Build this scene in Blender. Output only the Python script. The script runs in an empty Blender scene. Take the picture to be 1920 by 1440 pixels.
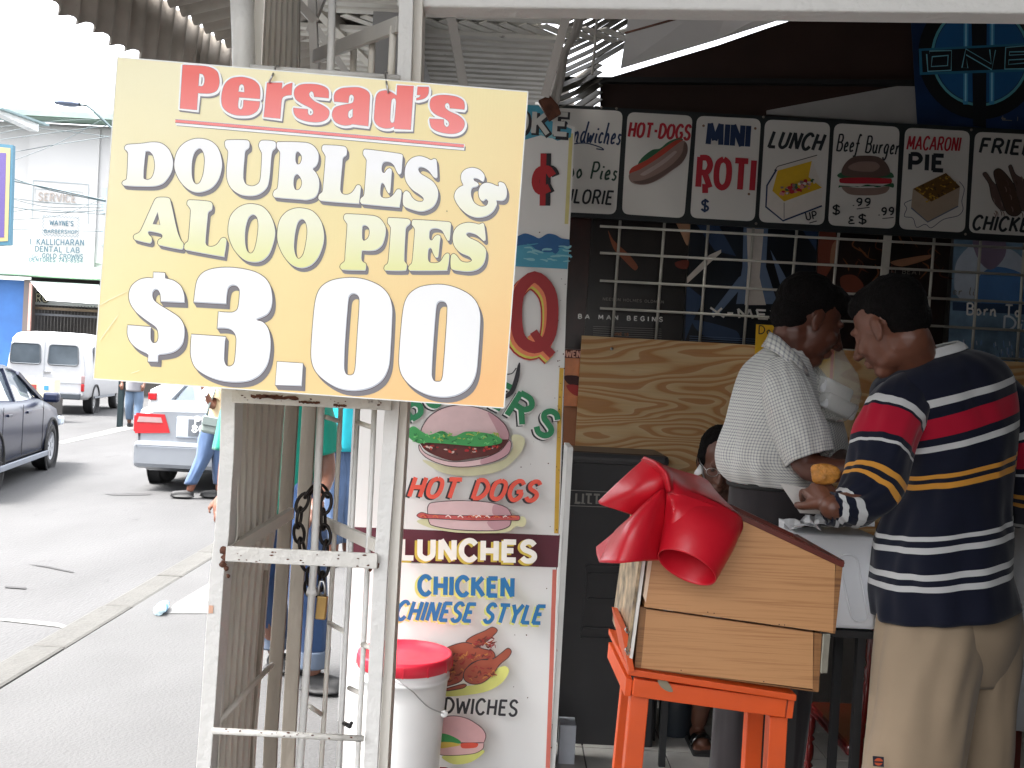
import bpy, bmesh, math, random
from math import radians, sin, cos, pi, sqrt, atan2
from mathutils import Vector, Matrix, noise
from mathutils.geometry import tessellate_polygon
random.seed(7)
SC = bpy.context.scene
COL = SC.collection
# ------------------------------------------------------------------ camera
CAMZ = 1.5; FPX = 1900.0; ROLL = radians(3.0); PITCH = radians(0.6)
CR, SR, CP, SP = cos(ROLL), sin(ROLL), cos(PITCH), sin(PITCH)
def _pit(v): return Vector((v[0], v[1]*CP+v[2]*SP, -v[1]*SP+v[2]*CP))
cam_data = bpy.data.cameras.new('camera'); cam = bpy.data.objects.new('camera', cam_data); COL.objects.link(cam)
rgt, upv, fwd = _pit((CR, 0, SR)), _pit((-SR, 0, CR)), _pit((0, 1, 0))
cam.matrix_world = Matrix(((rgt.x, upv.x, -fwd.x, 0), (rgt.y, upv.y, -fwd.y, 0), (rgt.z, upv.z, -fwd.z, CAMZ), (0, 0, 0, 1)))
cam_data.sensor_width = 36; cam_data.lens = FPX/1920*36; cam_data.clip_end = 2000; cam_data.clip_start = .02
SC.camera = cam
# ------------------------------------------------------------------ world, sun, exposure
W = bpy.data.worlds.new('World'); SC.world = W; W.use_nodes = True
nt = W.node_tree; bg = nt.nodes['Background']
sky = nt.nodes.new('ShaderNodeTexSky'); sky.sky_type = 'NISHITA'; sky.sun_disc = False
SUN_EL, SUN_ROT = radians(62), radians(255)
sky.sun_elevation = SUN_EL; sky.sun_rotation = SUN_ROT; sky.air_density = 1.0; sky.dust_density = 6.0; sky.ozone_density = .6
hs = nt.nodes.new('ShaderNodeHueSaturation'); hs.inputs['Saturation'].default_value = .22
nt.links.new(sky.outputs[0], hs.inputs['Color']); nt.links.new(hs.outputs[0], bg.inputs['Color'])
bg.inputs['Strength'].default_value = .15
sl = bpy.data.lights.new('sun', 'SUN'); sl.energy = 1.5; sl.angle = radians(14); sl.color = (1, .96, .9)
sun = bpy.data.objects.new('sun', sl); COL.objects.link(sun)
sdir = Vector((sin(SUN_ROT)*cos(SUN_EL), cos(SUN_ROT)*cos(SUN_EL), sin(SUN_EL)))
sun.rotation_euler = (-sdir).to_track_quat('-Z', 'Y').to_euler()
SC.view_settings.view_transform = 'Standard'; SC.view_settings.look = 'None'; SC.view_settings.gamma = 1
SC.view_settings.use_curve_mapping = False
SC.view_settings.exposure = 3.1
# ------------------------------------------------------------------ helpers
def P(px, py, d):
    """world point seen at photo position px,py at distance d along +Y"""
    u = (px-960)/FPX; v = (720-py)/FPX
    r = _pit((u*CR-v*SR, 1, u*SR+v*CR))
    return Vector((0, 0, CAMZ)) + r*(d/r.y)
def GP(px, py, z=0.0):
    u = (px-960)/FPX; v = (720-py)/FPX
    r = _pit((u*CR-v*SR, 1, u*SR+v*CR))
    return Vector((0, 0, CAMZ)) + r*((z-CAMZ)/r.z)
def srgb(r, g, b):
    f = lambda c: (c/255/12.92) if c/255 <= .04045 else ((c/255+.055)/1.055)**2.4
    return (f(r), f(g), f(b))
MATS = {}
def mat(name, col, rough=.6, metal=0., var=.12, scale=8., bump=0., bscale=40., dirt=None, dirt_amt=.0, dscale=4., spec=.5, coat=0., stretch=(1, 1, 1), coords='Object', alpha=1., trans=0., emit=None):
    if name in MATS: return MATS[name]
    m = bpy.data.materials.new(name); MATS[name] = m; m.use_nodes = True
    n = m.node_tree.nodes; L = m.node_tree.links; b = n['Principled BSDF']
    b.inputs['Roughness'].default_value = rough; b.inputs['Metallic'].default_value = metal
    b.inputs['Specular IOR Level'].default_value = spec
    if coat: b.inputs['Coat Weight'].default_value = coat; b.inputs['Coat Roughness'].default_value = .08
    if alpha < 1: b.inputs['Alpha'].default_value = alpha
    if trans: b.inputs['Transmission Weight'].default_value = trans
    tc = n.new('ShaderNodeTexCoord'); mp = n.new('ShaderNodeMapping'); mp.inputs['Scale'].default_value = stretch
    L.new(tc.outputs[coords], mp.inputs[0])
    out = None
    nz = n.new('ShaderNodeTexNoise'); nz.inputs['Scale'].default_value = scale; nz.inputs['Detail'].default_value = 6
    L.new(mp.outputs[0], nz.inputs['Vector'])
    cr = n.new('ShaderNodeValToRGB'); c = Vector(col)
    cr.color_ramp.elements[0].position = .3; cr.color_ramp.elements[1].position = .7
    cr.color_ramp.elements[0].color = (*(c*(1-var)), 1); cr.color_ramp.elements[1].color = (*[min(x, .95) for x in c*(1+var*.6)], 1)
    L.new(nz.outputs[0], cr.inputs[0]); out = cr.outputs[0]
    if dirt is not None:
        nd = n.new('ShaderNodeTexNoise'); nd.inputs['Scale'].default_value = dscale; nd.inputs['Detail'].default_value = 10; nd.inputs['Roughness'].default_value = .7
        L.new(mp.outputs[0], nd.inputs['Vector'])
        r2 = n.new('ShaderNodeValToRGB'); r2.color_ramp.elements[0].position = .62-dirt_amt*.4; r2.color_ramp.elements[1].position = .72-dirt_amt*.3
        L.new(nd.outputs[0], r2.inputs[0])
        mx = n.new('ShaderNodeMix'); mx.data_type = 'RGBA'; mx.inputs[7].default_value = (*dirt, 1)
        L.new(r2.outputs[0], mx.inputs[0]); L.new(out, mx.inputs[6]); out = mx.outputs[2]
    L.new(out, b.inputs['Base Color'])
    if bump:
        nb = n.new('ShaderNodeTexNoise'); nb.inputs['Scale'].default_value = bscale; nb.inputs['Detail'].default_value = 5
        L.new(mp.outputs[0], nb.inputs['Vector'])
        bp = n.new('ShaderNodeBump'); bp.inputs['Strength'].default_value = bump; bp.inputs['Distance'].default_value = .01
        L.new(nb.outputs[0], bp.inputs['Height']); L.new(bp.outputs[0], b.inputs['Normal'])
    return m
def flat(name, r, g, b, rough=.55, var=.05):
    return mat(name, srgb(r, g, b), rough, var=var, scale=30)
def catmull(pts, closed=False, seg=5):
    """pts: list of (x,y[,z..]) or with trailing 'c' for a corner; returns smooth list"""
    P_ = [(Vector([float(a) for a in p if a != 'c']), ('c' in p)) for p in pts]
    n = len(P_); out = []
    rng = range(n) if closed else range(n-1)
    for i in rng:
        p1, c1 = P_[i]; p2, c2 = P_[(i+1) % n]
        p0 = P_[(i-1) % n][0] if (closed or i > 0) else p1
        p3 = P_[(i+2) % n][0] if (closed or i+2 < n) else p2
        if c1 and c2: out.append(p1); continue
        if c1: p0 = p1
        if c2: p3 = p2
        t1 = (p2-p0)*.5; t2 = (p3-p1)*.5
        k = (p2-p1).length
        if t1.length > k: t1 = t1*(k/t1.length)
        if t2.length > k: t2 = t2*(k/t2.length)
        for s in range(seg):
            t = s/seg; t_2 = t*t; t3 = t_2*t
            out.append(p1*(2*t3-3*t_2+1)+t1*(t3-2*t_2+t)+p2*(-2*t3+3*t_2)+t2*(t3-t_2))
    if not closed: out.append(P_[-1][0])
    return out
class G:
    """collects geometry in world space; one G becomes one mesh object"""
    def __init__(s): s.v = []; s.f = []; s.mi = []; s.ms = []; s.uv = {}; s.sm = []
    def m(s, mt):
        if mt not in s.ms: s.ms.append(mt)
        return s.ms.index(mt)
    def add(s, vs, fs, mt=None, smooth=False, uvs=None):
        o = len(s.v); k = s.m(mt) if mt else 0
        s.v += [Vector(x) for x in vs]
        for j, f in enumerate(fs):
            s.f.append([i+o for i in f]); s.mi.append(k); s.sm.append(smooth)
            if uvs: s.uv[len(s.f)-1] = uvs[j]
        return s
    def box(s, c, size, rot=None, mt=None, bev=0):
        c = Vector(c); h = Vector(size)/2; R = rot if rot is not None else Matrix.Identity(3)
        if bev:
            bm = bmesh.new(); bmesh.ops.create_cube(bm, size=1)
            for v in bm.verts: v.co = Vector((v.co.x*size[0], v.co.y*size[1], v.co.z*size[2]))
            bmesh.ops.bevel(bm, geom=bm.edges[:], offset=bev, segments=2, affect='EDGES', profile=.5)
            bm.verts.index_update()
            s.add([R@v.co+c for v in bm.verts], [[v.index for v in f.verts] for f in bm.faces], mt); bm.free(); return s
        vs = [R@Vector((x*h.x, y*h.y, z*h.z))+c for x in (-1, 1) for y in (-1, 1) for z in (-1, 1)]
        return s.add(vs, [(0, 1, 3, 2), (4, 6, 7, 5), (0, 4, 5, 1), (2, 3, 7, 6), (0, 2, 6, 4), (1, 5, 7, 3)], mt)
    def bar(s, a, b, w, h, mt=None, up=(0, 0, 1), ext=0, bev=0):
        a, b = Vector(a), Vector(b); y = (b-a).normalized(); up = Vector(up)
        x = y.cross(up).normalized(); z = x.cross(y)
        R = Matrix((x, y, z)).transposed()
        return s.box((a+b)/2, (w, (b-a).length+ext, h), R, mt, bev)
    def tube(s, pts, r, n=10, mt=None, cap=True, closed=False):
        pts = [Vector(p) for p in pts]; rs = r if isinstance(r, (list, tuple)) else [r]*len(pts)
        N = len(pts); vs = []; pre = None
        for i, p in enumerate(pts):
            if closed: t = (pts[(i+1) % N]-pts[i-1]).normalized()
            else: t = (pts[min(i+1, N-1)]-pts[max(i-1, 0)]).normalized()
            if pre is None:
                a = Vector((0, 0, 1)) if abs(t.z) < .9 else Vector((1, 0, 0)); x = t.cross(a).normalized()
            else: x = (pre-t*pre.dot(t)).normalized()
            pre = x; y = t.cross(x)
            vs += [p+(x*cos(2*pi*k/n)+y*sin(2*pi*k/n))*rs[i] for k in range(n)]
        fs = []
        for i in range(N if closed else N-1):
            j = (i+1) % N
            fs += [(i*n+k, i*n+(k+1) % n, j*n+(k+1) % n, j*n+k) for k in range(n)]
        if cap and not closed: fs += [tuple(range(n))[::-1], tuple(range((N-1)*n, N*n))]
        return s.add(vs, fs, mt, True)
    def lathe(s, c, prof, n=32, mt=None, axis='z', smooth=True, M=None):
        vs = []; c = Vector(c)
        for (r, z) in prof:
            for k in range(n):
                a = 2*pi*k/n; v = Vector((r*cos(a), r*sin(a), z))
                if axis == 'x': v = Vector((z, r*cos(a), r*sin(a)))
                if axis == 'y': v = Vector((r*cos(a), z, -r*sin(a)))
                if M is not None: v = M@v
                vs.append(v+c)
        fs = [(i*n+k, i*n+(k+1) % n, (i+1)*n+(k+1) % n, (i+1)*n+k) for i in range(len(prof)-1) for k in range(n)]
        return s.add(vs, fs, mt, smooth)
    def poly(s, loops, th=0, mt=None, back=(0, 1, 0)):
        """3-D planar loops (first outer, then holes) -> filled sheet; th>0 gives thickness along back"""
        loops = [[Vector(p) for p in l] for l in loops]
        tris = tessellate_polygon(loops); flatv = [p for l in loops for p in l]
        s.add(flatv, [tuple(t) for t in tris], mt)
        if th:
            b = Vector(back)*th; s.add([p+b for p in flatv], [tuple(t)[::-1] for t in tris], mt)
            for l in loops:
                n = len(l); s.add(l+[p+b for p in l], [(i, (i+1) % n, (i+1) % n+n, i+n) for i in range(n)], mt)
        return s
    def grid(s, rows, mt=None, smooth=True, closed=False, uvs=None):
        nr, nc = len(rows), len(rows[0]); vs = [Vector(p) for r in rows for p in r]; fs = []; uu = []
        for i in range(nr-1):
            for j in range(nc if closed else nc-1):
                k = (j+1) % nc
                fs.append((i*nc+j, i*nc+k, (i+1)*nc+k, (i+1)*nc+j))
                if uvs:
                    q = lambda a, b_: (uvs[a][b_] if b_ < nc or not closed else uvs[a][b_])
                    uu.append([q(i, j), q(i, j+1), q(i+1, j+1), q(i+1, j)])
        return s.add(vs, fs, mt, smooth, uu if uvs else None)
ROOTLOC = {}
def rootof(o):
    while o.parent: o = o.parent
    return o
def mk(name, g, mt=None, parent=None, label=None, cat=None, group=None, kind=None, base=None, bevel=0, bevseg=2, solid=0, subsurf=0):
    me = bpy.data.meshes.new(name)
    if parent is None:
        if base is None:
            xs = [v.x for v in g.v]; ys = [v.y for v in g.v]; zs = [v.z for v in g.v]
            base = Vector(((min(xs)+max(xs))/2, (min(ys)+max(ys))/2, min(zs)))
        off = Vector(base)
    else: off = ROOTLOC[rootof(parent).name]
    me.from_pydata([v-off for v in g.v], [], g.f)
    ms = g.ms if g.ms else [mt]
    for x in ms: me.materials.append(x)
    me.polygons.foreach_set('material_index', g.mi); me.polygons.foreach_set('use_smooth', g.sm)
    if g.uv:
        ul = me.uv_layers.new(name='UVMap')
        for fi, u in g.uv.items():
            for li, q in zip(me.polygons[fi].loop_indices, u): ul.data[li].uv = q
    me.update()
    o = bpy.data.objects.new(name, me); COL.objects.link(o)
    if parent is None: o.location = off; ROOTLOC[o.name] = off
    else: o.parent = parent
    tag(o, label, cat, group, kind)
    if bevel:
        b = o.modifiers.new('bevel', 'BEVEL'); b.width = bevel; b.segments = bevseg; b.limit_method = 'ANGLE'; b.angle_limit = radians(40)
    if solid:
        b = o.modifiers.new('solid', 'SOLIDIFY'); b.thickness = solid; b.offset = 0
    if subsurf:
        b = o.modifiers.new('sub', 'SUBSURF'); b.levels = subsurf; b.render_levels = subsurf
    return o
def tag(o, label=None, cat=None, group=None, kind=None):
    if label: o['label'] = label
    if cat: o['category'] = cat
    if group: o['group'] = group
    if kind: o['kind'] = kind
def thing(name, loc, label, cat, group=None, kind=None):
    o = bpy.data.objects.new(name, None); COL.objects.link(o); o.location = Vector(loc); o.empty_display_size = .1
    ROOTLOC[o.name] = Vector(loc); tag(o, label, cat, group, kind); return o
class Decal:
    """flat print on a frontal surface at distance d; everything is laid on it in thin stacked sheets"""
    def __init__(s, d, step=.0004): s.g = G(); s.d = d; s.step = step; s.k = 1
    def p(s, x, y, lift): return P(x, y, s.d) - Vector((0, lift*s.step, 0))
    def poly(s, pts, mt, holes=(), k=None, smooth=True, seg=4):
        if k is None: s.k += 1; k = s.k
        loops = []
        for l in [pts]+list(holes):
            q = catmull(l, True, seg) if smooth else [Vector((a[0], a[1])) for a in l]
            loops.append([s.p(a[0], a[1], k) for a in q])
        s.g.poly(loops, 0, mt); return k
    def rib(s, pts, w, mt, k=None, smooth=True, closed=False, seg=4, taper=False, fn=None):
        if k is None: s.k += 1; k = s.k
        q = catmull(pts, closed, seg) if smooth else [Vector((a[0], a[1])) for a in pts]
        n = len(q); L = []; R = []
        for i in range(n):
            if closed: t = (q[(i+1) % n]-q[i-1])
            else: t = q[min(i+1, n-1)]-q[max(i-1, 0)]
            if t.length < 1e-6: t = Vector((1, 0))
            t.normalize(); nn = Vector((-t.y, t.x))
            ww = w/2*(1-(abs(2*i/(n-1)-1)**3)*.75 if taper else 1)
            a, b = (q[i]+nn*ww, q[i]-nn*ww) if fn is None else fn(q[i], nn)
            L.append(s.p(a[0], a[1], k+.1*i/n)); R.append(s.p(b[0], b[1], k+.1*i/n))
        vs = L+R; fs = [(i, (i+1) % n, (i+1) % n+n, i+n) for i in range(n if closed else n-1)]
        s.g.add(vs, fs, mt); return k
    def blob(s, x, y, rx, ry, rot, mt, k=None, n=18, wob=.0):
        a0 = radians(rot); pts = []
        for i in range(n):
            a = 2*pi*i/n; q = 1+wob*random.uniform(-1, 1)
            dx, dy = rx*cos(a)*q, ry*sin(a)*q
            pts.append((x+dx*cos(a0)-dy*sin(a0), y+dx*sin(a0)+dy*cos(a0)))
        return s.poly(pts, mt, k=k, smooth=False)
    def text(s, st, x0, y0, x1, y1, h, w, mt, shear=0., k=None, jit=0., gap=.22):
        """stroke lettering from baseline start to baseline end, cap height h px, stroke w px"""
        if k is None: s.k += 1; k = s.k
        adv = []; x = 0
        for ch in st:
            gl = FONT.get(ch); wd = .35 if gl is None else gl[0]
            adv.append((ch, x, wd)); x += wd+gap
        tot = max(x-gap, .1); ex = Vector((x1-x0, y1-y0)); Lx = ex.length/tot; ex.normalize(); ey = Vector((ex.y, -ex.x))
        for ch, cx, wd in adv:
            if ch not in FONT: continue
            jy = random.uniform(-jit, jit)*h
            for stroke in FONT[ch][1]:
                sm = stroke[0] == 'S'; pts = []
                for a in stroke[2:].split():
                    u, v = a.split(','); u, v = float(u), float(v)
                    q = Vector((x0, y0))+ex*((cx+u)*Lx+shear*v*h)+ey*(v*h+jy); pts.append((q.x, q.y))
                s.k += .12
                s.rib(pts, w, mt, k=s.k, smooth=sm, seg=4)
        return k
    def make(s, name, parent, **kw): return mk(name, s.g, None, parent, **kw)
FONT = {
'A': (.7, ['L 0,0 .35,1', 'L .35,1 .7,0', 'L .12,.33 .6,.33']), 'B': (.6, ['L .05,0 .05,1', 'S .05,.97 .4,.97 .52,.75 .4,.54 .05,.53', 'S .05,.53 .45,.5 .58,.27 .42,.03 .05,.03']),
'C': (.62, ['S .6,.8 .45,.97 .25,.97 .05,.7 .05,.3 .25,.03 .45,.03 .6,.2']), 'D': (.62, ['L .05,0 .05,1', 'S .05,.97 .35,.95 .6,.65 .57,.3 .35,.05 .05,.03']),
'E': (.52, ['L .05,0 .05,1', 'L .02,.96 .52,.96', 'L .05,.52 .42,.52', 'L .02,.04 .52,.04']), 'F': (.52, ['L .05,0 .05,1', 'L .02,.96 .52,.96', 'L .05,.52 .42,.52']),
'G': (.65, ['S .6,.8 .45,.97 .25,.97 .05,.7 .05,.3 .25,.03 .45,.03 .6,.2 .6,.42', 'L .35,.44 .66,.44']), 'H': (.62, ['L .05,0 .05,1', 'L .57,0 .57,1', 'L .05,.5 .57,.5']),
'I': (.1, ['L .05,0 .05,1']), 'J': (.4, ['L .35,1 .35,.25', 'S .35,.3 .3,.05 .15,.02 .02,.15']), 'K': (.6, ['L .05,0 .05,1', 'L .55,1 .08,.45', 'L .2,.58 .6,0']), 'L': (.48, ['L .05,1 .05,0', 'L .02,.04 .5,.04']),
'M': (.8, ['L .05,0 .1,1', 'L .1,1 .4,.2', 'L .4,.2 .7,1', 'L .7,1 .75,0']), 'N': (.62, ['L .05,0 .05,1', 'L .05,1 .57,0', 'L .57,0 .57,1']),
'O': (.66, ['S .33,.98 .1,.85 .03,.5 .1,.15 .33,.02 .56,.15 .63,.5 .56,.85 .33,.98']), 'P': (.58, ['L .05,0 .05,1', 'S .05,.97 .4,.97 .55,.72 .4,.47 .05,.46']),
'Q': (.66, ['S .33,.98 .1,.85 .03,.5 .1,.15 .33,.02 .56,.15 .63,.5 .56,.85 .33,.98', 'L .38,.25 .68,-.05']), 'R': (.62, ['L .05,0 .05,1', 'S .05,.97 .4,.97 .55,.74 .4,.5 .05,.5', 'L .3,.5 .6,0']),
'S': (.56, ['S .52,.82 .38,.98 .18,.97 .05,.78 .12,.6 .3,.5 .48,.38 .52,.2 .4,.03 .18,.02 .03,.18']), 'T': (.62, ['L .31,0 .31,1', 'L 0,.96 .62,.96']),
'U': (.62, ['S .05,1 .05,.5 .08,.18 .31,.02 .54,.18 .57,.5 .57,1']), 'V': (.66, ['L 0,1 .33,0', 'L .33,0 .66,1']), 'W': (.9, ['L 0,1 .2,0', 'L .2,0 .45,.8', 'L .45,.8 .7,0', 'L .7,0 .9,1']),
'X': (.6, ['L 0,0 .6,1', 'L 0,1 .6,0']), 'Y': (.62, ['L 0,1 .31,.48', 'L .62,1 .31,.48', 'L .31,.5 .31,0']), 'Z': (.58, ['L .02,.96 .56,.96', 'L .56,.96 .02,.04', 'L .02,.04 .58,.04']),
'-': (.3, ['L .0,.48 .3,.48']), '.': (.1, ['L .05,-.02 .05,.1']), "'": (.1, ['L .08,1 .02,.75']), '$': (.56, ['S .52,.8 .38,.92 .18,.91 .05,.75 .12,.6 .3,.5 .48,.4 .52,.24 .4,.09 .18,.08 .03,.2', 'L .28,-.08 .28,1.08']),
'0': (.6, ['S .3,.98 .1,.85 .03,.5 .1,.15 .3,.02 .5,.15 .57,.5 .5,.85 .3,.98']), '1': (.3, ['L .15,0 .15,1', 'L .15,1 0,.8']), '3': (.55, ['S .05,.85 .3,.98 .5,.75 .25,.53 .52,.3 .3,.02 .03,.15']),
'4': (.6, ['L .45,0 .45,1', 'L .45,1 0,.3', 'L 0,.3 .6,.3']), '5': (.55, ['L .5,.96 .1,.96', 'L .1,.96 .07,.55', 'S .07,.55 .3,.62 .52,.4 .4,.06 .03,.1']), '6': (.58, ['S .5,.9 .25,.9 .05,.5 .1,.1 .35,.02 .55,.25 .4,.5 .1,.42']),
'7': (.55, ['L .02,.96 .55,.96', 'L .55,.96 .2,0']), '8': (.56, ['S .28,.98 .07,.78 .28,.54 .52,.27 .28,.02 .05,.27 .28,.54 .5,.78 .28,.98']), '9': (.56, ['S .5,.6 .3,.45 .06,.65 .2,.95 .45,.92 .5,.6 .4,.2 .15,.02']),
'a': (.5, ['S .42,.5 .2,.55 .03,.3 .12,.03 .32,.08 .42,.3', 'S .44,.55 .4,.15 .52,0']), 'b': (.45, ['S .05,1.05 .05,.1 .25,0 .42,.25 .28,.5 .07,.35']), 'c': (.4, ['S .38,.45 .2,.55 .04,.3 .15,.03 .4,.1']), 'd': (.5, ['S .42,.5 .2,.55 .03,.3 .12,.03 .32,.08 .42,.3', 'S .5,1.1 .42,.5 .4,.12 .5,0']),
'e': (.42, ['S .05,.25 .35,.35 .25,.55 .05,.35 .12,.03 .42,.1']), 'f': (.4, ['S .45,.95 .3,1.05 .2,.7 .15,0 .05,-.35 -.05,-.2', 'L .0,.5 .4,.52']), 'g': (.48, ['S .42,.5 .2,.55 .03,.3 .12,.05 .32,.1 .42,.4', 'S .42,.5 .35,-.2 .15,-.38 0,-.2']),
'h': (.48, ['S .1,1.1 .05,.5 .03,0', 'S .05,.3 .25,.53 .38,.35 .38,.0 .48,.02']), 'i': (.16, ['S .08,.5 .05,.1 .15,0', 'L .12,.68 .14,.78']), 'l': (.18, ['S .15,1.05 .05,.3 .15,0']), 'n': (.5, ['L .05,.52 .03,0', 'S .05,.3 .25,.53 .38,.35 .38,0 .5,.02']),
'o': (.45, ['S .22,.53 .04,.3 .18,.01 .4,.22 .22,.53']), 'r': (.35, ['L .05,.52 .03,0', 'S .05,.3 .2,.5 .35,.48']), 's': (.38, ['S .34,.46 .15,.52 .1,.35 .3,.2 .2,.0 .0,.06']), 'u': (.48, ['S .03,.52 .03,.15 .2,.0 .38,.2 .4,.52', 'S .4,.5 .38,.1 .48,0']),
'w': (.6, ['S .0,.52 .08,.0 .3,.4', 'S .3,.4 .38,.0 .58,.52']), 't': (.3, ['S .15,.85 .12,.1 .28,.02', 'L 0,.55 .3,.56']), 'ñ': (.6, []),
}
# metals / paints used everywhere
RUST = srgb(88, 52, 36)
M_white = mat('white_gate_paint', (.62, .61, .585), .42, var=.05, scale=3, bump=.35, bscale=60, dirt=srgb(70, 45, 34), dirt_amt=-.26, dscale=16)
M_white2 = mat('white_gate_paint_chipped', (.58, .56, .52), .45, var=.06, scale=3, bump=.4, bscale=70, dirt=srgb(62, 40, 32), dirt_amt=.02, dscale=26)
M_beige = mat('dusty_beige_gate_paint', (.7, .665, .6), .6, var=.12, scale=5, bump=.2, bscale=50, dirt=srgb(60, 42, 34), dirt_amt=-.2, dscale=12, stretch=(1, 1, .25))
M_rust = mat('rusty_steel', RUST, .85, var=.4, scale=30, bump=.5, bscale=90)
M_dark = mat('black_plastic', (.012, .012, .014), .45, var=.2)
M_black = mat('matt_black', (.01, .01, .011), .7, var=.2)
M_glass = mat('dark_window_glass', (.03, .035, .04), .06, var=.1, spec=.8)
M_chrome = mat('steel', (.55, .55, .55), .28, 1.0, var=.1)
M_ply = None
# ================================================================== SETTING
M_road = mat("worn_pale_asphalt", (.041, .041, .0425), .8, var=.24, scale=1.3, bump=.5, bscale=55, dirt=(.02, .02, .021), dirt_amt=.04, dscale=3.5, stretch=(1, .35, 1))
M_pave = mat('concrete_pavement', (.042, .042, .043), .8, var=.12, scale=2.5, bump=.4, bscale=70, dirt=(.046, .045, .043), dirt_amt=-.08, dscale=90)  # fine pale speckle puts the concrete's glitter into the colour
M_kerb = mat('kerb_concrete', (.042, .041, .038), .85, var=.15, scale=6, bump=.6, bscale=40, dirt=(.035, .032, .028), dirt_amt=-.1, dscale=9)
g = G(); g.box((0, 100, -.62), (400, 400, 1.0), mt=M_road); mk('ground', g, kind='structure')
KX = -2.33
g = G(); g.grid([[(x, y, -.105+.02*sin(y*.3)*0) for x in (-16, -12, -9, -6, -4, KX-.02)] for y in (-6, 0, 4, 8, 14, 22, 34, 60, 120)], M_road, smooth=False); mk('road', g, kind='structure')
g = G(); g.box((KX+4.5, 20, -.08), (8.6, 60, .16), mt=M_pave); g.v = [v if v.x > 0 else Vector((KX+.16, v.y, v.z)) for v in g.v]; mk('pavement', g, kind='structure')
kerb = thing('kerb', (KX, 0, 0), None, None, kind='structure')
for i in range(34):
    y = -3+i*.9
    g = G(); g.box((KX+.06+random.uniform(-.004, .004), y+.447, -.06+random.uniform(-.004, .004)), (.19, .885, .13), mt=M_kerb, bev=.02); mk('kerbstone', g, parent=kerb)
M_line = mat('worn_road_paint', (.13, .13, .125), .7, var=.1, scale=20, dirt=(.06, .06, .06), dirt_amt=-.05, dscale=30)
def ground_patch(name, pts, z, mt, label, kind='structure'):
    g = G(); g.poly([[Vector((q.x, q.y, z)) for q in [GP(x, y, z) for x, y in pts]]], 0, mt); return mk(name, g, kind=kind)
ground_patch('road_marking', [(105, 829), (240, 797), (262, 796), (262, 801), (118, 832)], -.1, M_line, '')
ground_patch('road_marking', [(0, 1159), (60, 1163), (110, 1168), (152, 1183), (150, 1187), (108, 1175), (55, 1169), (0, 1163)], -.1, M_line, '')
M_patch = mat('dark_tarmac_repair', (.019, .019, .02), .8, var=.2, scale=10, bump=.5, bscale=60)
for j, q in enumerate([[(195, 926), (235, 924), (285, 925), (280, 928), (215, 929)], [(50, 1057), (90, 1061), (140, 1072), (135, 1073), (85, 1063)], [(10, 1098), (50, 1101), (48, 1104), (8, 1101)]]):
    ground_patch('tarmac_patch', q, -.1+.001*j, M_patch, '')
M_slab = mat('pale_new_concrete', (.085, .085, .085), .75, var=.05, scale=6, bump=.2)
ground_patch('concrete_slab', [(308, 1150), (330, 1130), (400, 1088), (520, 1060), (560, 1150)], .004, M_slab, '')
random.seed(31); M_gut = mat('gutter_grit', (.02, .019, .017), .95, var=.4, scale=40, bump=.6, bscale=80)
for a_, b_ in ((2.2, 4.4), (4.6, 6.1), (6.4, 9.5), (10, 15)):
    n_ = int((b_-a_)/.06); L_ = [Vector((KX-.02, a_+(b_-a_)*k/n_, -.0985)) for k in range(n_+1)]; R2_ = [Vector((KX-.035-abs(noise.noise(Vector((k*.31, a_, 0))))*.09-abs(noise.noise(Vector((k*1.7, a_, 3))))*.04, a_+(b_-a_)*k/n_, -.0985)) for k in range(n_+1)]
    g = G(); g.add(L_+R2_, [(k, k+1, n_+2+k, n_+1+k) for k in range(n_)], M_gut); mk('gutter_dirt', g, kind='structure')
# plastic bottle in the gutter
M_pet = mat('clear_blue_plastic', (.62, .8, .88), .12, var=.05, alpha=.75)
b0 = GP(296, 1146, .03)
bt = thing('plastic_bottle', b0, 'clear crushed plastic water bottle lying by the kerb', 'bottle')
ax = (GP(319, 1126, .03)-b0).normalized()
Rm = Matrix((ax.cross(Vector((0, 0, 1))), Vector((0, 0, 1)), ax)).transposed()
g = G(); g.lathe(b0, [(0, 0), (.026, .004), (.031, .015), (.028, .05), (.032, .07), (.031, .12), (.026, .15), (.013, .18), (.012, .19)], 14, M_pet, M=Rm); mk('bottle_body', g, parent=bt)
g = G(); g.lathe(b0+ax*.18, [(0, 0), (.015, 0), (.015, .018), (0, .018)], 12, flat('blue_cap', 90, 150, 200), M=Rm); mk('cap', g, parent=bt)
g = G(); g.lathe(b0, [(.0322, .068), (.0326, .07), (.0326, .105), (.032, .108)], 14, flat('bottle_label_blue', 110, 170, 215), M=Rm); mk('bottle_label', g, parent=bt)

# ------------------------------------------------------------------ far street: buildings
M_wall = mat('pale_painted_render', (.33, .33, .33), .8, var=.05, scale=.4, dirt=(.24, .24, .23), dirt_amt=-.22, dscale=.8)
M_blue = mat('blue_painted_wall', (.02, .1, .3), .6, var=.15, scale=2)
M_green = mat('green_fascia_paint', (.25, .42, .27), .6, var=.1, scale=2)
M_roofgr = mat('weathered_green_roof', (.2, .27, .24), .7, var=.2, scale=1.5)
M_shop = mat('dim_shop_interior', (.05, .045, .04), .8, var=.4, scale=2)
D0 = 38.0
bz = P(100, 733, D0).z
def quad(g, x0, y0, x1, y1, d, th, mt):   # box from upright photo corners on a frontal plane
    a, b = P(x0, (y0+y1)/2, d), P(x1, (y0+y1)/2, d); t, l = P((x0+x1)/2, y0, d).z, P((x0+x1)/2, y1, d).z
    g.box(((a.x+b.x)/2, d+th/2, (t+l)/2), (abs(b.x-a.x), th, abs(t-l)), mt=mt)
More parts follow.
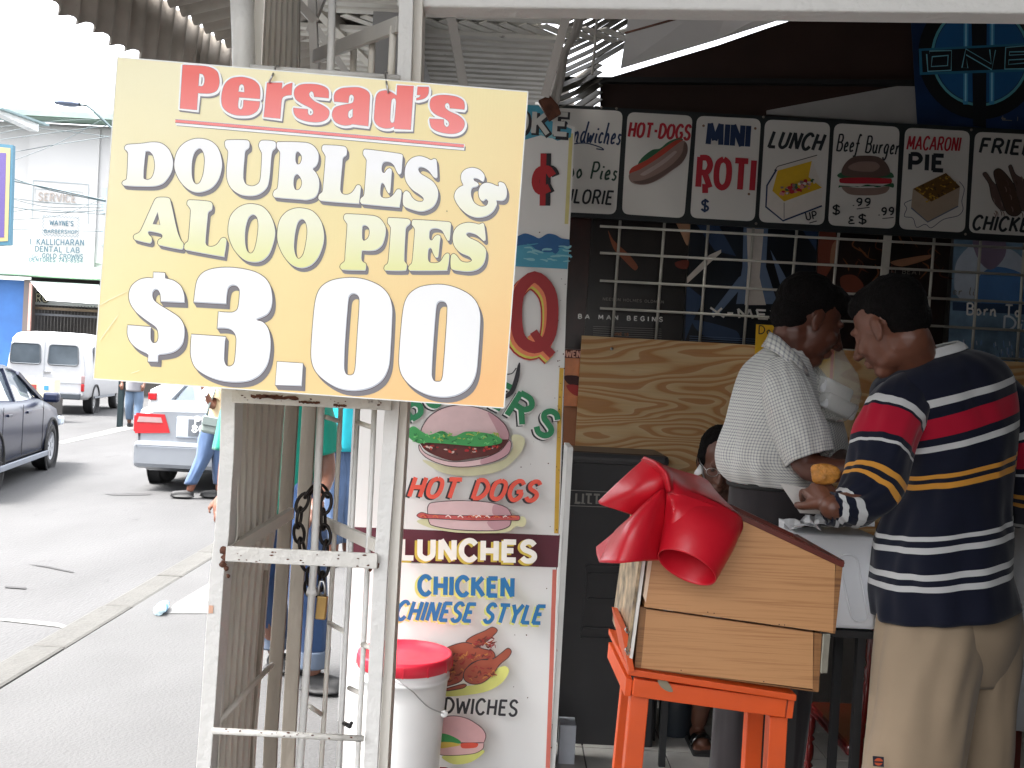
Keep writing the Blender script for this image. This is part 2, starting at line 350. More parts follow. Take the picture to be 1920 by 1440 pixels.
wb = thing('corner_building', (P(100, 700, D0).x, D0, -.1), 'two-storey white corner building with green roof and painted dental lab lettering', 'building')
zt, zf0, zf1 = P(100, 232, D0).z, P(100, 500, D0).z, P(100, 522, D0).z
xl, xr = P(-60, 400, D0).x, P(420, 400, D0).x
g = G(); g.box(((xl+xr)/2, D0+4, (zt+zf0)/2), (xr-xl, 8, zt-zf0), mt=M_wall); mk('wall', g, parent=wb)
g = G(); quad(g, 50, 238, 182, 500, D0-.12, .12, M_wall); quad(g, 182, 246, 420, 500, D0-.05, .05, M_wall); mk('wall', g, parent=wb)
g = G(); g.box(((xl+xr)/2, D0-.35, (zf0+zf1)/2), (xr-xl, .7, zf0-zf1), mt=M_green); mk('fascia', g, parent=wb, bevel=.03)
g = G()
e0, e1 = Vector((xl, D0-.9, P(20, 226, D0).z)), Vector((xr, D0-.9, P(20, 226, D0).z))
g.box(((xl+xr)/2, D0-.9, zt+.16), (xr-xl, .1, .22), mt=M_roofgr)
g.grid([[(xl, D0-.9, zt+.12), (xr, D0-.9, zt+.12)], [(xl, D0+4, zt+1.5), (xr, D0+4, zt+1.5)]], M_roofgr, smooth=False)
g.grid([[(xl, D0-.9, zt+.05), (xr, D0-.9, zt+.05)], [(xl, D0+.1, zt+.05), (xr, D0+.1, zt+.05)]], M_roofgr, smooth=False); mk('roof', g, parent=wb)
g = G()
for (x0, y0, x1, y1) in [(0, 524, 40, 760)]: quad(g, x0-30, y0, x1, y1, D0-.2, .4, M_blue)
mk('ground_floor_wall', g, parent=wb, label='bright blue painted ground floor wall')
g = G(); quad(g, 40, 524, 53, 760, D0-.4, .4, flat('brown_column', 90, 82, 80)); quad(g, 53, 530, 58, 620, D0-.5, .1, flat('pinkish_post', 190, 150, 140)); mk('column', g, parent=wb)
g = G(); quad(g, 53, 524, 420, 760, D0+1.2, .2, M_shop); mk('shop_back_wall', g, parent=wb)
g = G(); quad(g, 60, 532, 200, 574, D0+.3, .08, flat('grey_sign_board', 175, 178, 176)); sg = mk('shop_sign', g, parent=wb)
d_ = Decal(D0+.28, .002); d_.text('RO', 68, 566, 90, 566, 16, 6, flat('ink_black', 25, 24, 26)); d_.text('RO', 68, 566, 90, 566, 15, 2.2, flat('cream', 205, 200, 170)); d_.make('lettering', sg)
g = G(); a, b, c_, e_ = P(56, 527, D0-.4), P(186, 534, D0-.4), P(186, 570, D0-1.5), P(88, 563, D0-1.5); g.grid([[a, b], [c_, e_][::-1]], flat('white_canvas', 235, 238, 240), smooth=False); mk('awning', g, parent=wb, solid=.02)
for k in range(22):
    x = 60+k*6.2; g = G(); g.tube([P(x, 574, D0+.1), P(x-3, 640, D0+.1)], .015, 5, flat('grille_grey', 70, 68, 66)); mk('grille_bar', g, parent=wb)
g = G(); quad(g, 58, 578, 200, 583, D0+.05, .06, flat('rail_brown', 105, 90, 70)); quad(g, 58, 590, 200, 594, D0+.05, .06, flat('rail_grey', 90, 92, 96)); mk('grille_rail', g, parent=wb)
# faint old window outline + lettering on the wall
M_tc = flat('faded_teal_letter', 45, 78, 92); M_tf = flat('faint_teal_line', 118, 130, 134); M_pk = flat('faint_brown_letter', 128, 120, 114)
d_ = Decal(D0-.13, .004)
d_.rib([(63, 338), (166, 346), (165, 420)], 1.4, M_tf, smooth=False); d_.rib([(63, 338), (60, 410)], 1.2, M_tf, smooth=False)
d_.rib([(66, 354), (155, 360), (153, 384), (66, 378), (66, 354)], 1.0, M_tf, smooth=False)
d_.text('SERVICE', 72, 376, 142, 380, 15, 2.4, M_pk)
d_.text("WAYNE'S", 94, 422, 138, 424, 9, 1.7, M_tc); d_.text('BARBERSHOP', 84, 437, 146, 439, 7, 1.4, M_tc)
for (x0, y0, x1, y1) in [(83, 405, 149, 409), (83, 441, 148, 444), (83, 405, 82, 440), (149, 410, 148, 443)]:
    n = int(max(abs(x1-x0), abs(y1-y0))/3); pts = []
    for i in range(n+1):
        t = i/n; o_ = 1.8*(1 if i % 2 else -1); pts.append((x0+(x1-x0)*t+(o_ if abs(y1-y0) > 20 else 0), y0+(y1-y0)*t+(0 if abs(y1-y0) > 20 else o_)))
    d_.rib(pts, 1.0, M_tc, smooth=False)
d_.text('I. KALLICHARAN', 58, 459, 159, 461, 11, 1.9, M_tc); d_.text('DENTAL LAB', 68, 472, 151, 475, 10, 1.8, M_tc)
d_.text('for', 63, 484, 74, 484, 7, 1.1, M_tc); d_.text('GOLD CROWNS', 82, 484, 158, 486, 8, 1.6, M_tc); d_.text('DENTURES 743-8554', 58, 491, 158, 493, 7, 1.5, M_tc)
d_.make('lettering', wb)
g = G(); quad(g, 191, 352, 199, 400, D0-.15, .1, flat('shutter_grey_blue', 140, 155, 165)); quad(g, 189, 425, 199, 460, D0-.15, .1, flat('shutter_grey_blue', 140, 155, 165)); mk('window', g, parent=wb)
# neighbouring eave, far left
nb = thing('neighbour_building', (P(-30, 700, 25).x, 25, -.1), 'white eave and pale wall of the building at the far left edge', 'building')
M_eave = mat('white_eave', (.7, .72, .72), .6, var=.05)
g = G(); g.bar(P(-30, 196, 24), P(64, 240, 26), .25, .18, M_eave); g.bar(P(-30, 202, 24.3), P(62, 234, 26.3), .9, .05, flat('roof_grey_teal', 120, 140, 142)); mk('roof', g, parent=nb)
g = G(); quad(g, -90, 240, -34, 740, 26, .3, M_wall); mk('wall', g, parent=nb)
# purple hanging sign
sgn = thing('hanging_sign', P(8, 460, 22), 'purple sign board with teal and yellow border at the far left edge', 'sign')
g = G(); g.poly([[P(-40, 266, 22), P(24, 272, 22), P(19, 459, 22), P(-42, 462, 22)]], .12, flat('sign_teal', 60, 105, 125)); mk('frame', g, parent=sgn)
d_ = Decal(22, .003); d_.poly([(-40, 272), (20, 278), (15, 452), (-42, 455)], flat('sign_yellow', 165, 148, 105), smooth=False); d_.poly([(-40, 284), (12, 287), (8, 445), (-42, 448)], flat('sign_purple', 84, 70, 125), smooth=False); d_.make('sign_panel', sgn)
# overhead wires
M_wire = mat('grey_teal_cable', (.05, .08, .09), .6)
wires = [([(-20, 85), (60, 130), (210, 175)], 24, .6), ([(-20, 143), (90, 147), (215, 143)], 24, .7), ([(-20, 158), (60, 195), (120, 210)], 25, .6), ([(-20, 130), (120, 190), (215, 207)], 26, .6),
  ([(0, 326), (90, 355), (198, 378)], 24, 1.2), ([(0, 335), (80, 350), (198, 376)], 24, 1.6), ([(20, 372), (90, 388), (194, 388)], 26, .8), ([(0, 384), (100, 398), (194, 394)], 26, 1.0),
  ([(0, 403), (60, 392), (194, 402)], 27, .9), ([(20, 430), (110, 432), (194, 434)], 27, .8), ([(28, 285), (100, 272), (205, 256)], 26, .7), ([(28, 300), (110, 268), (190, 225)], 27, .6),
  ([(0, 262), (90, 250), (200, 236)], 27, .7), ([(0, 250), (60, 240), (204, 256)], 27, .6), ([(0, 368), (90, 380), (196, 384)], 25, .7), ([(20, 412), (110, 404), (194, 372)], 27, .7), ([(0, 238), (90, 228), (205, 222)], 27, .5)]
WL = ['faint wire sagging through the pale sky above the street lamp, highest of all', 'nearly level faint wire in the sky just above the street lamp', 'wire sloping down behind the street lamp head to the green roof', 'long faint wire passing right behind the street lamp arm',
 'upper strand of the thick cable pair crossing the faded window outline', 'thickest dark cable falling to the right edge of the white building', 'thin wire just under the thick cable pair, nearly level', 'wire running level across the faint SERVICE lettering', 'wire dipping above the barbershop lettering',
 'level wire crossing the barbershop lettering', 'wire rising right from the top corner of the purple sign', 'steeper wire rising from the purple sign toward the green roof corner', 'wire crossing the upper blank wall, rising to the right', 'bowed wire over the upper wall just under the eave',
 'wire leaving the purple sign edge and sinking gently toward the price board', 'wire rising right across the WAYNE lettering border', 'highest wire on the wall, just below the green roof']
for i, (p, d, w) in enumerate(wires):
    g = G(); g.tube([P(a[0], a[1], d) for a in catmull(p, False, 8)], w*.012, 5, M_wire, cap=False)
    mk('overhead_wire', g, label=WL[i], cat='wire', group='overhead wires across the street')
# street lamp
sl_ = thing('street_lamp', Vector((P(236, 300, 22).x, 22, -.1)), 'street lamp with flat grey head on a slim bent arm against the white sky', 'street lamp')
g = G(); a = P(104, 192, 22); b = P(150, 196, 22)
g.grid([[a+(b-a)*t+Vector((0, sin(q)*.16*(sin(pi*min(max(t, .06), .94))**.4), cos(q)*.065*(sin(pi*min(max(t, .06), .94))**.4))) for q in [2*pi*k/12 for k in range(12)]] for t in [i/8 for i in range(9)]], flat('lamp_head_grey', 95, 105, 125), closed=True); mk('lamp_head', g, parent=sl_)
g = G(); g.tube([P(*q, 22) for q in [(146, 196), (162, 197), (176, 208), (207, 238), (250, 270)]], .025, 8, M_wire); g.tube([P(250, 270, 22), Vector((P(250, 270, 22).x, 22, -.1))], .07, 8, M_wire); mk('pole', g, parent=sl_)

# ------------------------------------------------------------------ the shop: walls, floor, roofs
M_int = mat('dark_brown_board', (.035, .014, .01), .75, var=.35, scale=3)
M_conc = mat('interior_dull_wall', (.2, .19, .18), .85, var=.1)
g = G(); g.box((1.9, 4.84, 1.32), (4.4, .16, 2.76), mt=M_conc); mk('back_wall', g, kind='structure')
g = G(); g.box((4.1, 2.4, 1.7), (.14, 5.2, 3.4), mt=M_conc); mk('right_wall', g, kind='structure')
g = G(); g.box((-.58, 22, 1.9), (.16, 35.5, 4), mt=M_wall); mk('unseen_row_wall', g, kind='structure')  # unseen wall of the shop row, built to block light
M_ceil = mat('dark_soffit', (.32, .31, .29), .85, var=.2)
g = G(); g.box((2.1, 3.2, 3.36), (4.2, 3.5, .08), mt=M_ceil); mk('ceiling', g, kind='structure')
# floor tiles
M_tile = mat('pale_floor_tile', (.34, .33, .31), .35, var=.16, scale=9, dirt=(.2, .19, .18), dirt_amt=-.1, dscale=5)
M_grout = mat('grey_grout', (.12, .115, .11), .9)
g = G(); g.box((2.0, 3.35, .003), (4.2, 2.9, .006), mt=M_grout); fl = mk('floor', g, kind='structure')
x0 = GP(1240, 1400).x; y0 = GP(1240, 1414).y; T = .33
me = None
for i in range(-4, 9):
    for j in range(-6, 3):
        cx, cy = x0+(i+.5)*T, y0+(j+.5)*T
        if cx < .02 or cy > 4.7: continue
        if me is None:
            g = G(); g.box((cx, cy, .008), (T-.007, T-.007, .008), mt=M_tile, bev=.0012); o = mk('floor_tile', g, parent=fl); me = o.data; oc = (cx, cy)
        else:
            o = bpy.data.objects.new('floor_tile', me); COL.objects.link(o); o.parent = fl; o.location = (cx-oc[0], cy-oc[1], 0)
d_ = None
# ---- street canopy of corrugated sheets with hanging scalloped valance (left, above the pavement)
M_corr = mat('weathered_brown_corrugated', (.34, .31, .275), .7, var=.25, scale=6, bump=.2, bscale=30, dirt=(.07, .05, .045), dirt_amt=-.05, dscale=8)
def edge(y): return -1.43+.175*(y-4.1)
can = thing('street_canopy', (edge(4), 4, 2.6), 'weathered brown corrugated canopy with scalloped hanging valance over the pavement', 'canopy')
def corr_prof(y): return .017*cos(2*pi*y/.1)
ys = [-1.0+i*.0125 for i in range(1040)]
k = 0
for a, b in [(-1.0, 1.2), (1.2, 3.25), (3.25, 4.35), (4.35, 5.5), (5.5, 8.0), (8.0, 12)]:
    yy = [y for y in ys if a-.001 <= y <= b+.026]
    g = G(); g.grid([[Vector((edge(y)+dx, y, 2.9+.14*(k % 2)*0+dz+corr_prof(y)+.003*(k % 2))) for (dx, dz) in ((0, 0), (.55, .16), (1.3, .37))] for y in yy], M_corr); mk('roof_sheet', g, parent=can, solid=.002)
    g = G(); rows = []
    for y in yy:
        x = edge(y)+corr_prof(y)-.02; tip = 2.655-.022*abs(sin(pi*y/.1+.6))+.008*sin(y*23)
        rows.append([Vector((x, y, 2.915)), Vector((x-.01, y, 2.8)), Vector((x-.02, y, tip))])
    g.grid(rows, M_corr); mk('valance_sheet', g, parent=can, solid=.002); k += 1
# nail holes as small bright skylights are real gaps at the fold: a thin seam is left open between roof and valance
g = G(); g.bar((edge(-1)+.5, -1, 3.0), (edge(12)+.5, 12, 3.0), .04, .06, M_beige); g.bar((edge(-1)+1.1, -1, 3.15), (edge(12)+1.1, 12, 3.15), .04, .06, M_beige); mk('purlin', g, parent=can)
# ---- slatted ceiling over the passage
M_slat = mat('dusty_grey_roof_slat', (.62, .6, .55), .6, var=.16, scale=4, bump=.2, dirt=(.12, .1, .09), dirt_amt=-.06, dscale=9)
cl = thing('slatted_roof', (-.3, 4.5, 2.95), 'grey roof of overlapping metal strips above the painted food board', 'roof')
for i in range(22):
    y = 3.78+i*.083
    if 4.36 < y < 4.52: continue
    z = 2.985-.0*i
    x0_, x1_ = P(560, 30, y).x, P(1068-i*1.5, 30, y).x
    g = G(); rows = []
    for x in (x0_, x1_): rows.append([Vector((x, y-.043, z+.012)), Vector((x, y-.036, z-.004)), Vector((x, y+.01, z)), Vector((x, y+.034, z+.004)), Vector((x, y+.05, z+.028))])
    g.grid(rows, M_slat, smooth=False); mk('roof_strip', g, parent=cl, solid=.002)
for i in range(15):    # band seen as slanting strips
    x = -.8+i*.085
    g = G(); g.bar((x, 4.34, 2.99), (x+.16, 4.53, 3.0), .045, .006, M_slat); mk('roof_strip', g, parent=cl)
g = G(); g.box((-.6, 4.9, 3.12), (1.3, 2.4, .02), mt=M_slat); mk('roof_sheet', g, parent=cl)
M_dust = mat('dusty_grey_steel', (.5, .48, .45), .55, var=.15, scale=5, dirt=(.12, .08, .06), dirt_amt=-.12, dscale=10)
# diagonal braces and pipes under the roofs
def strut(name, pts, w, h, mt, label, cat, group=None, parent=None):
    g = G()
    for a, b in zip(pts, pts[1:]): g.bar(a, b, w, h, mt, up=(0, 1, 0), ext=.004)
    return mk(name, g, parent=parent, label=label, cat=cat, group=group)
strut('brace_beam', [P(838, -10, 3.4), P(872, 175, 3.4)], .03, .036, M_dust, 'grey steel brace sloping down under the slatted roof', 'beam')
strut('brace_beam', [P(1072, -5, 3.5), P(1022, 180, 3.62)], .03, .03, M_dust, 'grey flat steel beam running down to the corner of the food board', 'beam')
strut('brace_beam', [P(552, -10, 2.6), P(665, 160, 2.6)], .016, .02, M_dust, 'thin sloping brace behind the round gate tube', 'beam')
for (q, r, lb) in [([(1100, -8), (1082, 60), (1062, 95), (1052, 150), (1040, 205)], .012, 'bent rusty pipe at the top corner of the food board'), ([(1088, 0), (1076, 60), (1057, 100), (1046, 150), (1036, 190)], .010, 'pipe running beside the bent rusty pipe'), ([(1120, 15), (1116, 80), (1110, 140)], .005, 'thin dangling cable before the louvred metal screen')]:
    g = G(); g.tube([P(a[0], a[1], 3.66) for a in catmull(q, False, 5)], r, 10, M_dust); mk('pipe', g, label=lb, cat='pipe')
g = G(); g.poly([[P(x, y, 3.64) for x, y in [(1010, 188), (1030, 178), (1046, 196), (1052, 212), (1030, 226)]]], .02, M_rust); mk('rusty_bracket', g, label='rusty corner bracket on top of the food board', cat='bracket')
# louvre of diagonal metal slats, gaps show sky
lv = thing('louvred_screen', P(1110, 200, 4.35), 'screen of slanting metal slats with bright gaps above the menu board', 'screen')
M_slatd = mat('dark_bronze_slat', (.16, .145, .12), .45, .4, var=.2, scale=12)
for i in range(18):
    y = -2+i*13.0; x0_, x1_ = 1046, (1182 if y < 118 else 1124)
    a, b = P(x0_, y+34+random.uniform(-2, 2), 4.56), P(x1_, y+34-(x1_-x0_)*.53+random.uniform(-2, 2), 4.63)
    m_ = (a+b)/2+Vector((0, 0, -.012)); g = G(); g.bar(a, m_, .05, .0045, M_slatd, up=(0, -.45, .9)); g.bar(m_, b, .05, .0045, M_slatd, up=(0, -.45, .9)); mk('slat', g, parent=lv)
# dark boards above the menu board
db = thing('upper_board', P(1400, 200, 4.7), 'dark brown board closing the wall above the menu board', 'board')
g = G(); g.poly([[P(x, y, 4.66) for x, y in [(1126, 150), (1164, 139), (1250, 113), (1345, 85), (1440, 52), (1540, 20), (1600, -8), (1980, -125), (1980, 246), (1126, 205)]]], .03, M_int); mk('board_panel', g, parent=db)
g = G(); g.poly([[P(x, y, 4.62) for x, y in [(1050, 143), (1960, 152), (1960, 161), (1050, 152)]]], .04, M_black); mk('batten', g, parent=db)
g = G(); g.poly([[P(x, y, 4.645) for x, y in [(1438, 207), (1715, 155), (1720, 232), (1438, 214)]]], .01, mat('grey_white_sheet', (.42, .41, .4), .7, var=.06)); mk('white_panel', g, parent=db)
# pale roof sheet sloping overhead, with a bright slit behind its lower edge
M_sheet = mat('pale_roof_sheet', (.55, .54, .53), .5, var=.12, scale=3)
g = G(); g.grid([[P(1164, 128, 4.5), P(1345, 74, 4.1), P(1545, 10, 3.7)], [P(1186, -20, 4.1), P(1380, -30, 3.8), P(1560, -40, 3.5)]], M_sheet, smooth=False); mk('roof_sheet', g, label='pale sloping roof sheet with a bright lower edge above the dark board', cat='roof', solid=.006)
g = G(); g.bar(P(1172, 62, 4.2), P(1352, 12, 3.9), .008, .006, M_rust); mk('seam_strip', g, label='thin rusty seam across the pale roof sheet', cat='strip')
# ---- lintel
g = G(); g.bar(P(752, -6, 1.68), P(1990, 6, 1.55), .05, .05, M_white, bev=.004); mk('lintel_beam', g, label='white painted steel beam across the top of the shop opening', cat='beam')
for x in (1812, 1893):
    g = G(); g.tube([P(x-20, 30, 1.6), P(x+30, 12, 1.72)], .006, 10, M_white); mk('short_pipe', g, label='short white pipe end under the steel beam, %s of two' % ('left' if x < 1850 else 'right'), cat='pipe')
# ================================================================== GATE COLUMN
gate = thing('folding_gate', P(550, 1440, 1.7), 'white painted folding steel gate column with chipped rails, bundled open', 'gate')
D1 = 1.62
def pbar(name, pts, wpx, d, mt, depth=.02, parent=gate, label=None):
    """flat bar along photo points, width in px at that distance"""
    g = G()
    L = [P(x-wpx/2, y, dd) for (x, y, dd) in pts]; R = [P(x+wpx/2, y, dd) for (x, y, dd) in pts]; bk = Vector((0, depth, 0)); n = len(pts)
    vs = L+R+[p+bk for p in L]+[p+bk for p in R]; fs = []
    for i in range(n-1): fs += [(i, n+i, n+i+1, i+1), (2*n+i+1, 3*n+i+1, 3*n+i, 2*n+i), (i+1, 2*n+i+1, 2*n+i, i), (n+i, 3*n+i, 3*n+i+1, n+i+1)]
    fs += [(0, 2*n, 3*n, n), (n-1, 2*n-1, 4*n-1, 3*n-1)]
    g.add(vs, fs, mt); return mk(name, g, parent=parent, label=label, bevel=.0012)
# left post: wide round tube above, angle bar below
pbar('left_post', [(428, 720, D1), (425, 850, D1), (415, 1010, D1), (406, 1080, D1), (390, 1324, D1), (381, 1440, D1), (376, 1520, D1)], 27, D1, M_white, .05)
g = G(); g.tube([P(452, -30, 1.66), P(456, 60, 1.66), P(459, 200, 1.66), P(438, 745, 1.66)], .0185, 20, M_white); mk('post_tube', g, parent=gate)
# right post and thin plate beside it
pbar('right_post', [(762, -20, D1), (759, 100, D1), (736, 754, D1), (714, 1060, D1), (694, 1440, D1), (690, 1520, D1)], 27, D1, M_white, .012)
pbar('post_plate', [(784, -10, D1+.02), (782, 100, D1+.02), (756, 754, D1+.02), (738, 1060, D1+.02), (718, 1440, D1+.02), (714, 1520, D1+.02)], 18, D1, M_beige, .05)
# rails between the posts
g = G(); g.bar(P(436, 743, D1-.004), P(735, 758, D1-.004), .02, .0125, M_white2, up=(0, 1, 0)); mk('upper_rail', g, parent=gate, bevel=.001)
g = G(); g.bar(P(424, 1038, D1-.012), P(708, 1052, D1-.012), .008, .024, M_white2, up=(0, .05, 1)); mk('middle_rail', g, parent=gate, bevel=.0015)
g = G(); g.tube([P(399, 1370, D1-.01), P(682, 1385, D1-.01)], .0052, 12, M_white2); mk('lower_rail', g, parent=gate)
g = G(); g.tube([P(470, 127, D1-.012), P(750, 147, D1-.012)], .0052, 12, M_white); mk('top_rail', g, parent=gate)
# rust blisters at the joints
g = G()
random.seed(3)
for (x, y, r) in [(420, 1032, 8), (424, 1045, 9), (418, 1058, 7), (425, 1066, 5), (700, 1048, 5), (706, 1060, 6), (428, 1080, 4), (440, 743, 2), (694, 1068, 4)]:
    c = P(x, y, D1-.004); rr = r*D1/1900
    g.grid([[c+Vector((cos(a)*sin(b)*rr*random.uniform(.7, 1.2), -.004*cos(b), sin(a)*sin(b)*rr*random.uniform(.8, 1.3))) for a in [2*pi*k/10 for k in range(10)]] for b in (0.01, .7, 1.5)], M_rust, closed=True)
mk('rust_blisters', g, parent=gate, kind='stuff')
g = G()
for i in range(60):
    t = random.random(); c = random.choice([P(440+290*t, 744+14*t+random.uniform(-5, 5), D1-.0115), P(430+275*t, 1040+13*t+random.uniform(-11, 11), D1-.0165), P(402+270*t, 1370+14*t+random.uniform(-4, 4), D1-.0155)])
    r = random.uniform(.0006, .0022); g.add([c+Vector((cos(a)*r*random.uniform(.6, 2.2), 0, sin(a)*r*random.uniform(.5, 1))) for a in [2*pi*k/7 for k in range(7)]], [tuple(range(7))], M_rust)
for (x0_, x1_, y, h) in [(470, 560, 743, 4), (480, 530, 741, 3), (560, 600, 749, 2), (625, 650, 752, 2.5)]:
    n = 14; top = [P(x0_+(x1_-x0_)*i/n, y+random.uniform(-h, 0)-1+(x0_+(x1_-x0_)*i/n-470)*.05, D1-.0125) for i in range(n+1)]; bot = [P(x0_+(x1_-x0_)*i/n, y+random.uniform(0, h)+1+(x0_+(x1_-x0_)*i/n-470)*.05, D1-.0125) for i in range(n+1)]
    g.add(top+bot, [(i, i+1, n+2+i, n+1+i) for i in range(n)], M_rust)
mk('paint_chips', g, parent=gate, kind='stuff')
# round front tube
g = G(); g.tube([P(624, -30, 1.75), P(620, 120, 1.75), P(602, 755, 1.78), P(588, 1065, 1.8), P(562, 1440, 1.8), P(558, 1500, 1.8)], .0068, 14, M_white); mk('round_tube', g, parent=gate)
g = G(); g.tube([P(a, b, 1.8) for a, b in [(576, 1108), (586, 1110), (594, 1108)]], .008, 8, M_white); mk('weld', g, parent=gate)
# right leaf: three thin tubes, rungs, rails receding to the back
tubes = [[(703, 745, 1.68), (689, 1062, 1.68), (670, 1440, 1.68), (667, 1510, 1.68)], [(672, 745, 1.8), (656, 1062, 1.8), (635, 1440, 1.8), (632, 1510, 1.8)], [(640, 745, 1.93), (624, 1062, 1.93), (602, 1440, 1.93), (599, 1510, 1.93)]]
for t in tubes:
    g = G(); g.tube([P(*q) for q in t], .0046, 10, M_beige if t is tubes[2] else M_white); mk('thin_tube', g, parent=gate)
for t in [[(738, 50, 1.68), (732, 160, 1.68)], [(699, 62, 1.8), (695, 160, 1.8)], [(664, 78, 1.93), (661, 160, 1.93)]]:
    g = G(); g.tube([P(*q) for q in t], .0062, 10, M_beige); mk('thin_tube', g, parent=gate)
for a, b in [((611, 782, 1.8), (634, 789, 1.93)), ((670, 792, 1.8), (700, 802, 1.7)), ((617, 1168, 1.93), (646, 1184, 1.82)), ((580, 1324, 1.8), (602, 1339, 1.93)), ((680, 1208, 1.68), (697, 1215, 1.64)), ((655, 1290, 1.8), (676, 1300, 1.7))]:
    g = G(); g.tube([P(*a), P(*b)], .0045, 8, M_beige); mk('rung', g, parent=gate)
g = G(); g.bar(P(706, 1023, 1.645), P(604, 977, 2.0), .01, .021, M_beige); mk('leaf_rail', g, parent=gate, bevel=.001)
g = G(); g.bar(P(748, 46, 1.66), P(590, 106, 2.05), .01, .026, M_dust); mk('leaf_rail', g, parent=gate, bevel=.001)
# left leaf: ribbed sheet folding back, its rails and flat bars
g = G(); rows = []
for (x0_, x1_, y) in [(486, 553, -30), (480, 551, 90), (466, 540, 400), (437, 526, 752), (433, 508, 1000), (418, 497, 1076), (401, 474, 1363), (397, 470, 1440), (393, 466, 1500)]:
    row = []
    for i in range(53):
        t = i/52; d = 1.66+.42*t; ph = (t*6.5) % 1
        off = .011*(1 if ph < .42 else (-1 if .5 <= ph < .92 else (1-(ph-.42)/.04 if ph < .5 else -1+(ph-.92)/.04)))
        p = P(x0_+(x1_-x0_)*t, y, d); row.append(p+Vector((off, -off*.3, 0)))
    rows.append(row)
g.grid(rows, M_beige, smooth=False); mk('ribbed_sheet', g, parent=gate, solid=.0015)
g = G(); g.bar(P(428, 1035, D1+.01), P(546, 962, 2.05), .012, .022, M_beige); mk('leaf_rail', g, parent=gate, bevel=.001)
g = G(); g.tube([P(412, 1350, 1.66), P(510, 1246, 2.05)], .0052, 10, M_beige); mk('leaf_rail', g, parent=gate)
M_beigerust = mat('beige_bar_with_rust', (.34, .3, .25), .6, var=.15, scale=8, bump=.3, dirt=srgb(55, 35, 28), dirt_amt=.0, dscale=10, stretch=(1, 1, .35))
for pts, w in [([(549, -20, 2.2), (547, 752, 2.1), (536, 930, 2.1), (529, 1060, 2.1), (507, 1377, 2.1), (503, 1500, 2.1)], 25), ([(580, 752, 2.16), (570, 930, 2.16), (558, 1060, 2.16), (541, 1377, 2.16), (536, 1500, 2.16)], 26), ([(497, 1070, 2.04), (484, 1230, 2.04), (470, 1377, 2.04), (466, 1500, 2.04)], 9)]:
    pbar('flat_bar', pts, w, 2.1, M_beigerust, .012)
strut('upper_frame', [P(585, -10, 2.3), P(592, 160, 2.3)], .018, .02, M_dust, None, None, parent=gate)
strut('upper_frame', [P(545, -10, 2.25), P(590, 40, 2.3)], .018, .02, M_dust, None, None, parent=gate)
strut('upper_frame', [P(608, -10, 2.35), P(580, 60, 2.35)], .012, .02, M_dust, None, None, parent=gate)
# small bolt and sticker
g = G(); g.tube([P(645, 1356, 1.75), P(656, 1362, 1.72)], .004, 8, M_dark); g.tube([P(656, 1361, 1.72), P(660, 1354, 1.72)], .003, 8, M_dark); mk('bolt', g, parent=gate)
g = G(); g.poly([[P(x, y, D1-.002) for x, y in [(392, 1135), (400, 1136), (399, 1150), (391, 1150)]]], .001, flat('salmon_sticker', 205, 160, 135)); mk('sticker', g, parent=gate)
# chain and padlock
ch = thing('chain', P(590, 920, 1.95), 'heavy dark steel chain looped around the gate tubes', 'chain')
def link(c, ax, side, mt, L=.0185, Wd=.0095, r=.0031):
    ax = ax.normalized(); side = (side-ax*side.dot(ax)).normalized(); pts = []
    for k in range(16):
        a = 2*pi*k/16; pts.append(c+ax*(L*cos(a)*(1 if abs(cos(a)) < .7 else 1.05))+side*(Wd*sin(a)))
    g = G(); g.tube(pts, r, 8, mt, closed=True); mk('chain_link', g, parent=ch)
M_chain = mat('dark_oily_steel', (.035, .03, .028), .4, .7, var=.3, scale=40)
def chain(pts, d):
    q = catmull([(x, y, dd) for x, y, dd in pts], False, 12); pr = [P(a[0], a[1], a[2]) for a in q]
    s_ = 0; acc = 0; k = 0; out = []
    for i in range(1, len(pr)):
        L = (pr[i]-pr[i-1]).length; acc += L
        if acc > .028:
            acc = 0; out.append((pr[i], pr[i]-pr[i-1]))
    for c, a in out: link(c, a, Vector((1, .3, 0)) if k % 2 else Vector((.2, 1, 0)), M_chain); k += 1
chain([(603, 905, 1.9), (585, 918, 1.88), (566, 945, 1.86), (560, 990, 1.86), (567, 1030, 1.87), (578, 1070, 1.88), (583, 1110, 1.9), (600, 1118, 1.85)], 1.9)
chain([(603, 905, 1.9), (612, 935, 1.86), (606, 970, 1.86), (611, 1020, 1.86), (606, 1070, 1.85), (600, 1112, 1.82)], 1.9)
pk = thing('padlock', P(603, 1160, 1.78), 'brass padlock hanging from the gate chain', 'padlock')
g = G(); a = P(603, 1139, 1.76); g.box(a, (.0185, .011, .041), Matrix.Rotation(radians(3), 3, 'Y'), mat('old_brass', (.32, .2, .07), .35, .8, var=.25, scale=30), bev=.002); mk('lock_body', g, parent=pk)
g = G(); g.tube([P(x, y, 1.76) for x, y in [(597, 1122), (598, 1100), (601, 1090), (606, 1090), (609, 1100), (610, 1122)]], .0022, 8, M_chrome); mk('shackle', g, parent=pk)

